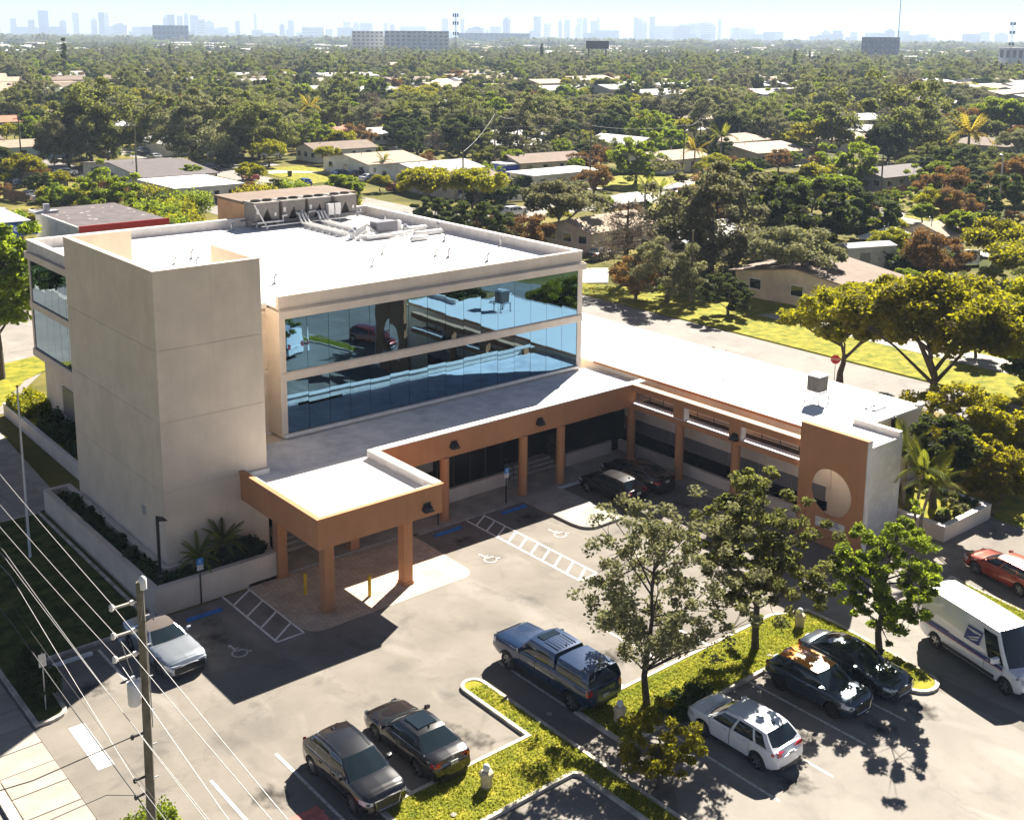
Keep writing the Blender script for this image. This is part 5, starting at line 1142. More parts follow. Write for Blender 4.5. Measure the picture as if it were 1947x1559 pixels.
# --- houses
def house(loc, w, d, rz, wallc, roofc, label, h=2.7, rise=1.2, roof='gable', ext=.6, wins=3, name='house', group=None, door=True):
    r = empty(name, (*loc, 0), rz, label, 'house', group)
    MB().box(-w/2, -d/2, 0, w/2, d/2, h).build('wall', wallc, r)
    b = MB(); W2, D2 = w/2+ext, d/2+ext; t = .14
    if roof == 'gable':
        for z_ in (0,):
            vs = [(-W2,-D2,h),(W2,-D2,h),(W2,0,h+rise),(-W2,0,h+rise),(-W2,D2,h),(W2,D2,h)]
            b.add(vs+[(x, y, z-t) for x, y, z in vs], [(0,1,2,3),(3,2,5,4),(6,9,8,7),(9,10,11,8),(0,6,7,1),(4,5,11,10),(0,3,9,6),(3,4,10,9),(1,7,8,2),(2,8,11,5)])
        g = MB().add([(-w/2,-d/2,h),(-w/2,d/2,h),(-w/2,0,h+rise*.86)], [(0,2,1)]).add([(w/2,-d/2,h),(w/2,d/2,h),(w/2,0,h+rise*.86)], [(0,1,2)]); g.build('gable', wallc, r)
    elif roof == 'hip':
        k = min(W2, D2)*.95
        vs = [(-W2,-D2,h),(W2,-D2,h),(W2,D2,h),(-W2,D2,h),(-W2+k,0,h+rise),(W2-k,0,h+rise)]
        b.add(vs+[(x, y, h-t) for x, y, z in vs[:4]], [(0,1,5,4),(1,2,5),(2,3,4,5),(3,0,4),(6,7,1,0),(7,8,2,1),(8,9,3,2),(9,6,0,3),(9,8,7,6)])
    else: b.box(-W2, -D2, h, W2, D2, h+.22)
    b.build('roof', roofc, r)
    MB().box(w*.1, -d/2-4.5, -.0, w*.1+3.2, -d/2-.02, .06).build('patio', M['concrete'], r)
    MB().tube([(w*.2,d*.2,h),(w*.2,d*.2,h+rise+.3)], .08, 6).tube([(-w*.3,-d*.1,h),(-w*.3,-d*.1,h+rise+.35)], .06, 6).build('roof_vent', M['galv'], r)
    for sx, sy, L_, nx in ((0, -1, w, 0), (-1, 0, d, 1)):
        n = wins if not nx else max(1, wins-1)
        for i in range(n):
            c = (i+.5)/n*L_-L_/2; isd = door and not nx and i == n//2
            f = MB()
            zz0, zz1, hw_ = (0.05, 2.15, .5) if isd else (.95, 2.15, .75)
            if nx: f.box(-w/2-.05, c-hw_, zz0, -w/2+.02, c+hw_, zz1); q = f.build('window', M['whitemetal'], r); MB().box(-w/2-.07, c-hw_+.08, zz0+.08, -w/2-.04, c+hw_-.08, zz1-.08).build('pane', M['carglass'], q)
            else:
                f.box(c-hw_, -d/2-.05, zz0, c+hw_, -d/2+.02, zz1); q = f.build('door' if isd else 'window', M['whitemetal'], r)
                MB().box(c-hw_+.08, -d/2-.07, zz0+.08, c+hw_-.08, -d/2-.04, zz1-.08).build('pane', M['carglass'], q)
    return r
def rm(n, c, v=.12): M[n] = mat(n.replace('_', ' '), c, .9, var=v, vscale=.8, detail=9, bump=.4, bscale=5)
rm('roof_tan', (.33,.25,.18)); rm('roof_brown', (.17,.12,.09)); rm('roof_grey', (.36,.36,.37)); rm('roof_white', (.72,.72,.72)); rm('roof_dark', (.09,.075,.08)); rm('roof_terracotta', (.4,.17,.1)); rm('wall_white', (.66,.66,.64)); rm('wall_blue', (.38,.52,.58)); rm('wall_cream', (.55,.48,.38)); rm('wall_grey', (.3,.33,.36)); rm('wall_pink', (.5,.36,.31))
def patched(n): 
    m = mat(n, (.07,.055,.06), .95, col2=(.11,.09,.095), vscale=.6, detail=8); nt = m.node_tree; L = nt.links; p = nt.nodes['Principled BSDF']; tc = nt.nodes['Texture Coordinate']; cur = p.inputs['Base Color'].links[0].from_socket
    v = nd(nt, 'ShaderNodeTexVoronoi'); v.inputs['Scale'].default_value = .42; mp_ = nd(nt, 'ShaderNodeMapping'); mp_.inputs['Scale'].default_value = (1, 2.6, 1); mp_.inputs['Rotation'].default_value = (0, 0, .4); L.new(tc.outputs['Object'], mp_.inputs[0]); L.new(mp_.outputs[0], v.inputs['Vector'])
    c = nd(nt, 'ShaderNodeMath', operation='LESS_THAN'); c.inputs[1].default_value = .13; L.new(v.outputs[0], c.inputs[0])
    x = nd(nt, 'ShaderNodeMixRGB'); x.inputs[2].default_value = (.6, .57, .57, 1); L.new(c.outputs[0], x.inputs[0]); L.new(cur, x.inputs[1]); L.new(x.outputs[0], p.inputs['Base Color']); return m
M['patched'] = patched('patched dark roof'); M['shopred'] = mat('red fascia', (.5, .015, .01), .5); M['awning'] = mat('blue awning', (.01, .1, .42), .7)
# red edged shop and the blue awning shop at left
sh = empty('shop', (53.5, 149, 0), -.0, 'low shop with patched dark flat roof and bright red fascia', 'shop')
MB().box(-5.2,-8.7,0,5.2,8.7,3.5).build('wall', M['wall_white'], sh); MB().box(-5.7,-9.2,3.5,5.7,9.2,3.8).build('roof', M['patched'], sh)
MB().box(-5.72,-9.35,3.15,5.75,-9.2,3.95).build('fascia', M['shopred'], sh); MB().box(-5.9,-9.35,3.55,-5.72,9.3,3.88).build('roof_edge', M['coping'], sh)
MB().box(-5.26,-8.8,0,-4.4,-6.5,2.6).build('brick_pier', M['wall_pink'], sh)
rv_ = MB().box(-4.5,6.0,3.8,-1.5,7.2,4.1).box(-3.2,6.3,4.1,-2.5,6.9,5.0); tag(rv_.build('roof_vent', M['galv'], None, loc=(51.5,147.5,0)), 'white upright vent on the patched dark shop roof', 'roof vent')
s2 = empty('shop', (41.0, 167, 0), 0, 'grey roofed shop with lettered blue awning at the left edge', 'shop')
MB().box(-5,-14,0,4.2,8,3.2).build('wall', M['wall_white'], s2); MB().add([(-6,-15,3.2),(5,-15,3.2),(5,9,3.5),(-6,9,3.5),(-6,-15,3.35),(5,-15,3.35),(5,9,3.65),(-6,9,3.65)], [(0,3,2,1),(4,5,6,7),(0,1,5,4),(1,2,6,5),(2,3,7,6),(3,0,4,7)]).build('roof', M['roof_grey'], s2)
aw = MB().add([(.6,-15.05,3.2),(5.2,-15.05,3.2),(5.4,-16.2,1.7),(.8,-16.2,1.7),(.6,-15.05,1.7),(5.2,-15.05,1.7)], [(0,3,2,1),(0,4,3),(1,2,5)]).build('awning', M['awning'], s2)
text('STORE', 1.0, (3.0, -15.75, 2.4), Matrix.Rotation(math.radians(52), 4, 'X'), M['whitemetal'], aw)
H = [((80.5,180.5),11,14,.0,'wall_white','roof_white','flat white roofed house by the avenue','flat',2.8),((84,207),13,30,.0,'wall_white','roof_dark','long dark roofed house behind the flat white one','gable',2.7),
 ((80,263),17,8,0,'wall_blue','roof_tan','light blue walled house with tan roof','gable',2.8),((74,287),12,9,0,'wall_white','roof_brown','small brown roofed house left of the widest oak','gable',2.7),((68,312),13,8,0,'wall_white','roof_white','white roofed shed behind the blue walled house','gable',2.7),
 ((126,195),13,17,.0,'wall_white','roof_tan','white house with tan gable roof and blue car outside','gable',2.8),((133,221),15,9,0,'wall_white','roof_brown','white garage house with brown roof beside the green lawn','gable',2.7),((126.5,175.5),14,17,0,'wall_white','roof_grey','house with pale grey roof between tan and brown ones','gable',2.7),
 ((121,161),12,15,.0,'wall_cream','roof_brown','grey walled house with brown and tan roof, blue window','gable',2.7),((141,157),16,7,0,'wall_white','roof_white','flat white roofed house above the lattice fence','flat',2.7),((163,249),9,8,0,'wall_white','roof_white','small white house with blue windows','gable',2.7),
 ((157,262),14,9,0,'wall_pink','roof_terracotta','reddish roofed house beneath the coconut palms','hip',2.7),((201,274),11,9,0,'wall_grey','roof_grey','small grey house behind the dark globe tree','gable',2.8),((154,176),16,9,-.1,'wall_cream','roof_brown','long brown roofed house row right of the blue tent','gable',2.6),
 ((178,163),14,10,0,'wall_white','roof_tan','white walled bungalow with tan roof behind the golden palm','gable',2.8),((207,164),16,18,-.1,'wall_cream','roof_tan','wide tan roofed bungalow with cars outside','gable',2.9),((254,212),20,11,-.2,'wall_grey','roof_brown','blue grey gabled house beyond the tan bungalow','gable',2.8),((236,214),16,10,0,'wall_white','roof_white','white roofed house left of the blue grey gable','hip',2.6),
 ((106,109),13,8,.1,'wall_cream','roof_tan','tan house behind the bare cypress','gable',2.6),((112,96.5),15,8,0,'wall_cream','roof_grey','grey roofed house behind the silvery oak','gable',2.6),((101,70.5),9,15,.1,'wall_cream','roof_brown','long brown roofed house above the almond tree crowns','gable',2.7),((190,119.5),14,9,-.05,'wall_grey','roof_dark','dark roofed house with white awning behind the wooden fence','gable',2.7),
 ((137.5,79),5,6,0,'wall_cream','roof_tan','small tan house with white window beyond the shed','gable',2.5),((129.5,80.5),5.5,4,0,'wall_white','roof_white','white patio roof beside the shed','hip',2.3),((170,205),14,9,0,'wall_cream','roof_grey','low roof showing right of the olive tree','gable',2.7),((256,258),14,9,0,'wall_white','roof_white','white roof in the trees at upper centre','gable',2.7),((300,126),16,8,0,'wall_white','roof_brown','pale wide house at the upper right edge','gable',2.8)]
hs = []
for (x, y), w, d, a, wc, rc, lb, rt_, h_ in H:
    house((x, y), w, d, a, M[wc], M[rc], lb, h_, 1.3 if rt_ != 'flat' else .2, rt_, wins=4); blockers.append((x, y, max(w, d)*.62)); n_ = math.hypot(x, y); 
    for k in (8, 14): blockers.append((x-x/n_*k, y-y/n_*k, max(w, d)*.42))
t_ = empty('garden_shed', (119.3, 77.2, 0), -.35, 'pale steel shed with a single door behind the long brown roof', 'shed')
MB().box(-3.4,-1.5,0,3.4,1.5,2.9).build('wall', M['wall_white'], t_); MB().add([(-3.5,-1.6,2.9),(3.5,-1.6,2.9),(3.5,1.6,2.9),(-3.5,1.6,2.9),(-3.5,0,3.2),(3.5,0,3.2)], [(0,1,5,4),(4,5,2,3),(0,4,3),(1,2,5)]).build('roof', M['roof_grey'], t_)
MB().box(-1.7,-1.56,.1,-.3,-1.5,2.2).build('door', M['galv'], t_)
tt = empty('carport_tent', (127, 124.5, 0), 0, 'white peaked carport tent by two small palms', 'tent')
MB().add([(-4,-3,2.4),(4,-3,2.4),(4,3,2.4),(-4,3,2.4),(-2,0,3.4),(2,0,3.4)], [(0,1,5,4),(1,2,5),(2,3,4,5),(3,0,4)]).build('canopy', M['wall_white'], tt)
for x in (-3.9, 3.9):
    for y in (-2.9, 2.9): MB().tube([(x,y,0),(x,y,2.4)], .05, 6).build('leg', M['whitemetal'], tt)
bt = empty('carport_tent', (146, 175, 0), 0, 'bright blue sided white topped tent beside the brown roofs', 'tent')
MB().box(-3.5,-2,0,3.5,2,2.3).build('side_curtain', mat('blue tarpaulin', (.01,.03,.5), .6), bt); MB().box(-4,-2.4,2.3,4,2.4,2.6).build('canopy', M['roof_white'], bt)
# fences
def fence(pts, h, m, label, name='fence', seg=2.2, picket=False):
    r = empty(name, (pts[0][0], pts[0][1], 0), 0, label, 'fence'); ox, oy = pts[0]
    for (x0, y0), (x1, y1) in zip(pts[:-1], pts[1:]):
        d = Vector((x1-x0, y1-y0)); L_ = d.length; d /= L_; n = max(1, int(L_/seg))
        for i in range(n+1):
            c = (x0-ox+d.x*L_*i/n, y0-oy+d.y*L_*i/n, 0); MB().obox(c, d, .12, .12, h+.12).build('post', m, r)
            if i < n:
                c = (x0-ox+d.x*L_*(i+.5)/n, y0-oy+d.y*L_*(i+.5)/n, 0); b = MB()
                k = 8
                for q in range(k): b.obox((c[0]+d.x*L_/n*((q+.5)/k-.5), c[1]+d.y*L_/n*((q+.5)/k-.5), .05), d, L_/n/k*.9, .04, h+rnd(-.02, .02)-.05)
                b.build('panel', m, r)
    return r
wf = mat('wooden fence boards', (.2, .12, .07), .9, var=.3, vscale=2, objrand=.2); gf = mat('grey fence boards', (.22, .2, .19), .9, var=.3, vscale=2)
fence([(171,124.5),(166,108),(183.5,111)], 1.9, wf, 'brown board fence along the side lane by the fan shaped tree')
fence([(72,240),(66,222),(68,203)], 1.8, gf, 'weathered grey board fence behind the parked white cars')
fence([(119,147.4),(124.6,146.2),(133,147.5)], 1.6, M['whitemetal'], 'white lattice fence with trimmed hedge', seg=1.8)
fence([(122,75),(133,70)], 1.8, M['whitemetal'], 'white panel fence right of the steel shed')
fence([(56,198),(57.5,192)], 1.8, wf, 'short brown board fence beside the white parked cars')

# --- the rest of the tree cover
def off_roads(x, y):
    if 74.5 < x < 84.5 and y < 330: return False
    if 96 < x < 108 and 140 < y < 330: return False
    if 83 < x < 235 and 129 < y < 144: return False
    if 148 < x < 178 and 58 < y < 128 and abs((x-152)-(y-60)*.3) < 8: return False
    if x < 76 and y < 140 and x > 8: return False
    if 8 < x < 56 and y < 190: return False
    if 83 < x < 101 and 60 < y < 110: return False
    if 104 < x < 122 and 184 < y < 216: return False
    if 143 < x < 170 and 140 < y < 165: return False
    if 157 < x < 180 and 86 < y < 108: return False
    if 44 < x < 150 and 128 < y < 236: return False
    if 83 < x < 150 and 58 < y < 130: return False
    if 83 < x < 235 and 128 < y < 172: return False
    if 150 < x < 200 and 80 < y < 128: return False
    return all((x-a)**2+(y-b)**2 > r*r for a, b, r in blockers)
c0 = math.atan2(.754, .628); cands = []
rr = random.Random(5)
kinds = [('oak', .24), ('oakgrey', .25), ('dkgreen', .2), ('green', .12), ('yellowg', .1), ('orange', .06), ('bare', .03)]
desc = {'oak': 'olive live oak', 'oakgrey': 'grey green oak', 'dkgreen': 'dark green dense tree', 'green': 'mid green round tree', 'yellowg': 'yellow green spreading tree', 'orange': 'rust tinted tree', 'bare': 'pale leafless tree', 'pine': 'slim dark Norfolk pine'}
def pick():
    v = rr.random(); s = 0
    for k, p in kinds:
        s += p
        if v < s: return k
    return 'palm'
grid = {}
def free(x, y, r):
    i, j = int(x//8), int(y//8)
    for a in range(i-1, i+2):
        for b in range(j-1, j+2):
            for (px, py, pr) in grid.get((a, b), ()):
                if (px-x)**2+(py-y)**2 < (pr+r)**2*(.42 if r < 3.3 else .72): return False
    grid.setdefault((i, j), []).append((x, y, r)); return True
def region(a, d):
    q = a-c0; h = 'far left' if q > .31 else 'left' if q > .18 else 'centre left' if q > .06 else 'centre' if q > -.06 else 'centre right' if q > -.18 else 'right' if q > -.31 else 'far right'
    v = 'among the nearest houses' if d < 170 else 'among farther houses' if d < 215 else 'behind the houses' if d < 260 else 'at the wood edge' if d < 310 else 'in the woods'
    return h, v
def size_word(s, lo, hi): return 'small ' if s < lo else 'tall ' if s > hi else 'medium '
# small houses between the farther trees
rc = ['roof_tan', 'roof_brown', 'roof_grey', 'roof_white', 'roof_white', 'roof_terracotta']
hn = 0; tr_ = 0
far_house = {}
while hn < 150 and tr_ < 3000:
    tr_ += 1; d = math.sqrt(rr.uniform(170**2, 600**2)); a = c0+rr.uniform(-.45, .45); x, y = d*math.cos(a), d*math.sin(a)
    if not off_roads(x, y) or any((x-b[0])**2+(y-b[1])**2 < 22**2 for b in blockers): continue
    w_, r_ = rr.choice(['wall_white', 'wall_cream', 'wall_grey']), rr.choice(rc); key = (w_, r_)
    h, v = region(a, d); lb = '%s roofed bungalow glimpsed between trees, %s of the view' % (r_[5:], h)
    if key not in far_house: far_house[key] = house((x, y), 15, 9, rr.choice([0, PI/2]), M[w_], M[r_], lb, 2.8, 1.5, rr.choice(['gable', 'hip']), wins=3, group='bungalows between the trees, '+h)
    else: c = copy_tree(far_house[key]); c.location = (x, y, 0); c['label'] = lb; c['group'] = 'bungalows between the trees, '+h
    blockers.append((x, y, 11)); n_ = math.hypot(x, y); blockers.append((x-x/n_*10, y-y/n_*10, 8)); blockers.append((x-x/n_*22, y-y/n_*22, 8)); hn += 1
tries = 0
while len(cands) < 1150 and tries < 60000:
    tries += 1
    d = math.sqrt(rr.uniform(85**2, 640**2)); a = c0+rr.uniform(-.47, .47); x, y = d*math.cos(a), d*math.sin(a)
    k = pick(); s = rr.uniform(.55, 1.25) if k != 'palm' else 1; r = 5*s
    if d < 280: s *= .6; r *= .95
    if not off_roads(x, y) or not free(x, y, r): continue
    cands.append((d, x, y, k, s, a))
cands.sort()
near_n = 250
for d, x, y, k, s, a in cands[:near_n]:
    h, v = region(a, d)
    if k == 'palm':
        palm('coconut_palm', 'tall feathery palm %s, %s of the view' % (v, h), (x, y, 0), rr.uniform(5, 9), 3.6, 12, rr.choice(['palm', 'palmgold']), .16, low_=True, group='palms %s, %s' % (v, h))
    else:
        i = rr.randrange(3 if k not in ('orange', 'bare', 'pine') else 2)
        lb = '%s%s %s, %s of the view' % (size_word(s, .5 if d < 280 else .8, .62 if d < 280 else 1.02), desc[k], v, h); put_tree(names[k], lb, V[(k, i)], (x, y, 0), rr.uniform(0, 6.3), s, group=lb.replace(desc[k], desc[k]+'s'), szz=s*rr.uniform(.85, 1.15))
# low garden shrubs and small trees in the open yards
gs = [('green',0),('yellowg',0),('dkgreen',1),('orange',0),('green',2)]
gl_ = ['small round green garden tree', 'small yellow green garden tree', 'small dark garden tree', 'small rust tinted garden tree', 'small bright garden tree']
ng_ = 0; tr_ = 0
while ng_ < 150 and tr_ < 9000:
    tr_ += 1; zx = rr.choice([(56, 150, 150, 236), (84, 150, 60, 130), (120, 235, 144, 176), (150, 205, 78, 130)]); x, y = rr.uniform(zx[0], zx[1]), rr.uniform(zx[2], zx[3])
    if (74 < x < 85) or (97 < x < 107 and y > 140) or 130 < y < 143 or not all((x-a)**2+(y-b)**2 > (q*.95)**2 for a, b, q in blockers) or (104 < x < 122 and 178 < y < 216) or (143 < x < 170 and 140 < y < 165): continue
    q = rr.randrange(5); d = math.hypot(x, y); a = math.atan2(y, x)
    if abs(a-c0) > .46: continue
    h, v = region(a, d); s_ = rr.choice([rr.uniform(.2, .45), rr.uniform(.4, .8)])
    put_tree('garden_tree', '%s %s, %s of the view' % (gl_[q], v, h), V[gs[q]], (x, y, 0), rr.uniform(0, 6.3), s_, group='%ss %s, %s' % (gl_[q], v, h)); blockers.append((x, y, 4)); ng_ += 1
# everything beyond the nearest trees is one mass: instanced on points
def scatter(name, pts, objs, scl, zsc=1.0):
    me = bpy.data.meshes.new(name); me.from_pydata(pts, [], []); o = bpy.data.objects.new(name, me); COL.objects.link(o); o['kind'] = 'stuff'
    ng = bpy.data.node_groups.new(name, 'GeometryNodeTree'); ng.interface.new_socket('Geometry', in_out='INPUT', socket_type='NodeSocketGeometry'); ng.interface.new_socket('Geometry', in_out='OUTPUT', socket_type='NodeSocketGeometry')
    N = ng.nodes; L = ng.links; gi = N.new('NodeGroupInput'); go = N.new('NodeGroupOutput'); ip = N.new('GeometryNodeInstanceOnPoints')
    gg = N.new('GeometryNodeGeometryToInstance')
    for ob in objs:
        oi = N.new('GeometryNodeObjectInfo'); oi.inputs['Object'].default_value = ob; oi.inputs['As Instance'].default_value = True; L.new(oi.outputs['Geometry'], gg.inputs[0])
    L.new(gi.outputs[0], ip.inputs['Points']); L.new(gg.outputs[0], ip.inputs['Instance']); ip.inputs['Pick Instance'].default_value = True
    rv = N.new('FunctionNodeRandomValue'); rv.data_type = 'FLOAT_VECTOR'; rv.inputs[0].default_value = (0, 0, 0); rv.inputs[1].default_value = (0, 0, 6.28)
    L.new(rv.outputs[0], ip.inputs['Rotation'])
    rs = N.new('FunctionNodeRandomValue'); rs.data_type = 'FLOAT_VECTOR'; rs.inputs[0].default_value = (scl[0], scl[0], scl[0]*zsc); rs.inputs[1].default_value = (scl[1], scl[1], scl[1]*zsc); rs.inputs['Seed'].default_value = 3
    L.new(rs.outputs[0], ip.inputs['Scale']); L.new(ip.outputs[0], go.inputs[0])
    md = o.modifiers.new('scatter', 'NODES'); md.node_group = ng; return o
def srcs(keys):
    out = []
    for k in keys:
        o = next((c for c in COL.objects if c.name.startswith('crown') and c.type == 'MESH' and c.data == V[k][1]), None)
        if o is not None: out.append(o)
    return out
rest = [c for c in cands[near_n:]]
mid = [(x, y, 0) for d, x, y, k, s, a in rest]
keys = [('oak',0),('oakgrey',0),('oakgrey',1),('oakgrey',2),('dkgreen',0),('dkgreen',1),('dkgreen',2),('green',0),('yellowg',0),('yellowg',2),('orange',1),('green',2)]
scatter('distant_woodland', mid, srcs(keys), (.45, 1.35))
# pale roofs that show between the distant trees, as one mass
b = MB()
for _ in range(520):
    d = math.exp(rr.uniform(math.log(420), math.log(3500))); a = c0+rr.uniform(-.45, .45); x, y = d*math.cos(a), d*math.sin(a); w = rr.uniform(5, 12)*(1+d/1500); dd = rr.uniform(5, 9)*(1+d/1800); h = rr.uniform(6.5, 8.5)+d/700; b.mi = rr.choice([0, 1, 1, 2, 2, 3])
    b.add([(x-w,y-dd,h-1.6),(x+w,y-dd,h-1.6),(x+w,y,h),(x-w,y,h),(x-w,y+dd,h-1.6),(x+w,y+dd,h-1.6),(x-w,y-dd,0),(x+w,y-dd,0),(x+w,y+dd,0),(x-w,y+dd,0)], [(0,1,2,3),(3,2,5,4),(6,7,1,0),(7,8,5,2,1),(8,9,4,5),(9,6,0,3,4)])
b.build('distant_rooftops', [M['roof_white'], M['roof_tan'], M['roof_grey'], M['roof_brown']])['kind'] = 'stuff'
far = []
for _ in range(9000):
    d = math.exp(rr.uniform(math.log(620), math.log(2600))); a = c0+rr.uniform(-.46, .46); far.append((d*math.cos(a), d*math.sin(a), -.5))
scatter('distant_woodland', far, srcs(keys), (.6, 1.7), .85)
far = []
for _ in range(9000):
    d = math.exp(rr.uniform(math.log(2400), math.log(10500))); a = c0+rr.uniform(-.46, .46); far.append((d*math.cos(a), d*math.sin(a), -4))
scatter('distant_woodland', far, srcs(keys), (2.2, 4.5), .55)
# ---------------------------------------------------------------- skyline
def at(px, dist):
    """bearing given as tangent right of the view axis, distance along the ground"""
    a = YAW-math.atan(px); return dist*math.cos(a), dist*math.sin(a)
twm = {'pale': mat('pale tower', (.5,.52,.55), .8), 'blue': mat('blue glass tower', (.2,.3,.42), .5), 'white': mat('white tower', (.7,.7,.7), .8)}
def tower(px, wpx, top, dist, m, label, steps=1, group=None, name='tower_block', cat='tower'):
    """px, wpx in photo pixels across, top in photo pixels above the horizon line -> a real block at dist"""
    t = (px-973.5)/2187; x, y = at(t, dist); w = wpx/2187*dist; h = 27+top/2187*dist
    r = empty(name, (x, y, 0), math.atan2(y, x)+rnd(-.3, .3), label, cat, group)
    dpt = w*rnd(.5, .9)
    MB().box(-dpt/2, -w/2, 0, dpt/2, w/2, h*(.9 if steps > 1 else 1)).build('wall', twm[m], r)
    if steps > 1: MB().box(-dpt/4, -w/4, h*.9, dpt/4, w/4, h).build('roof_storey', twm[m], r)
    nf = max(4, int(h/14)); b = MB()
    for k in range(nf):
        z = h*.9*(k+.5)/nf; b.box(-dpt/2-.6, -w/2+1, z-1.8, -dpt/2-.1, w/2-1, z+1.8)
    b.build('window_band', M['wall_grey'], r)
    return r
sk = [(6,8,20),(41,10,24),(74,10,22),(133,12,23),(97,15,38),(157,10,35),(192,11,26),(205,9,36),(215,10,35),(325,9,32),(335,12,34),(352,11,32),(363,8,38),(378,12,33),(389,14,26),(408,18,24),(459,8,24),(492,5,37),(542,10,20),(558,11,26),(662,12,24),(680,10,24),(698,20,22),(735,8,23),(747,8,22),(845,12,32),(879,6,32),(960,14,36),(1017,14,37),(1036,11,25),(1060,7,32),(1073,11,31),(1096,8,36),(1106,8,36),(1123,12,30),(1131,6,35),(1093,9,22),(1200,6,37),(1208,10,34),(1218,9,30),(1231,10,38),(1330,20,28),(1343,14,26),(1357,6,34),(1390,10,20),(1556,14,15),(1577,14,15),(1608,12,13),(1675,16,18),(1700,20,15),(1852,16,14),(1883,20,13),(940,20,18),(1250,40,22),(1290,30,24),(1310,30,26),(1400,40,18),(240,24,18),(660,30,14),(790,50,17),(905,30,18),(280,30,12),(600,40,14)]
for i, (px, w, t_) in enumerate(sk):
    side = 'left' if px < 640 else 'middle' if px < 1150 else 'right'
    lb = {8: 'pale slab tower, widest of those standing alone on the left horizon', 17: 'slim needle like tower on the left horizon', 27: 'broad square tower left of the twin in the middle of the horizon', 28: 'broad square tower beside the mast side of the middle horizon'}.get(i-4, None)
    tower(px, w, t_, rnd(6500, 8500), ('pale', 'blue', 'white')[i % 3], lb or 'hazy pale tower block on the %s of the horizon' % side, 1+(i % 3 == 0), group='hazy towers on the %s of the horizon' % side)
for i in range(60):
    px = rnd(-10, 1500) if i < 50 else rnd(1500, 1960); side = 'left' if px < 640 else 'middle' if px < 1150 else 'right'
    tower(px, rnd(14, 44), rnd(3, 13), rnd(6500, 8500), 'blue', 'low hazy block along the foot of the %s of the skyline' % side, 1, 'low hazy blocks on the %s of the skyline' % side)
# white apartment slabs with dark window grid
def slab_block(px0, px1, ytop, dist, m, label, floors, bays, roofc=None, angle=0, ybot=None):
    t = ((px0+px1)/2-973.5)/2187; x, y = at(t, dist); w = (px1-px0)/2187*dist; h = 27+(72-ytop)/2187*dist
    r = empty('apartment_block', (x, y, 0), math.atan2(y, x)+angle, label, 'apartment block')
    MB().box(0, -w/2, 0, 14, w/2, h).build('wall', m, r)
    W0 = None
    for f in range(floors):
        for b in range(bays):
            yy = -w/2+w*(b+.5)/bays; zz = h*(f+.6)/floors
            if W0 is None: W0 = MB().box(-.25, -w/bays*.27, -h/floors*.24, .0, w/bays*.27, h/floors*.24).build('window', M['blinds'] if m != M['wall_grey'] else M['carglass'], r); W0.location = (0, yy, zz)
            else: c = W0.copy(); COL.objects.link(c); c.location = (0, yy, zz)
    return r
slab_block(672, 730, 64, 1500, M['wall_white'], 'white apartment slab at the left of the pair, near the mast', 7, 7)
slab_block(733, 852, 63, 1450, M['wall_white'], 'long white apartment slab with dark window grid left of the radio mast', 7, 12)
slab_block(302, 364, 57, 2600, twm['blue'], 'low blue glass office block on the left horizon', 4, 8)
slab_block(1626, 1691, 68, 1350, mat('dark blue cladding', (.02, .06, .14), .3), 'dark blue glass office block at the foot of the tall mast', 5, 8)
slab_block(870, 1004, 66, 3300, twm['blue'], 'long low blue building right of the radio mast', 3, 14)
slab_block(1890, 1990, 84, 900, M['roof_white'], 'low pale warehouse at the right edge of the horizon', 2, 10)
def mast(px, ytop, dist, label, lat=True, w=.4):
    t = (px-973.5)/2187; x, y = at(t, dist); h = 27+(72-ytop)/2187*dist; r = empty('radio_mast', (x, y, 0), 0, label, 'mast')
    if lat:
        for a in range(3):
            q = 2*PI*a/3; MB().tube([(math.cos(q)*w, math.sin(q)*w, 0), (math.cos(q)*w*.6, math.sin(q)*w*.6, h)], w*.13, 5).build('leg', M['black'], r)
        b = MB()
        for k in range(int(h/(w*2))):
            z = k*w*2; b.tube([(w*.9, 0, z), (-w*.45, w*.8, z+w*2)], w*.06, 4).tube([(-w*.45, -w*.8, z), (w*.9, 0, z+w*2)], w*.06, 4)
        b.build('lattice', M['black'], r)
        for f in (.97, .82, .62):
            p = MB()
            for a in range(6): q = 2*PI*a/6; p.box(math.cos(q)*w*2.2-w*.35, math.sin(q)*w*2.2-w*.35, h*f-w*2, math.cos(q)*w*2.2+w*.35, math.sin(q)*w*2.2+w*.35, h*f+w)
            p.build('antenna_ring', M['black'], r)
    else: MB().tube([(0, 0, 0), (0, 0, h)], w, 6).build('pole', M['galv'], r)
mast(865, 30, 1100, 'dark lattice phone mast with antenna clusters by the white apartment slabs', True, 1.1)
mast(875, -40, 2400, 'faint thin guyed mast just right of the phone mast', False, .35)
mast(1691, -30, 1500, 'tall slim white mast rising out of the dark blue office block', False, .6)
mast(1903, 40, 900, 'dark phone mast with two antenna clusters at the right horizon', True, .7)
r = empty('billboard', (*at((1130-973.5)/2187, 820), 0), YAW-PI/2, 'dark billboard seen from behind above the tree tops', 'billboard')
MB().box(-8, -.6, 19, 8, .6, 24.5).build('panel', M['black'], r)
for x in (-6, 6): MB().tube([(x, 0, 0), (x, 0, 19)], .5, 8).build('post', M['black'], r)
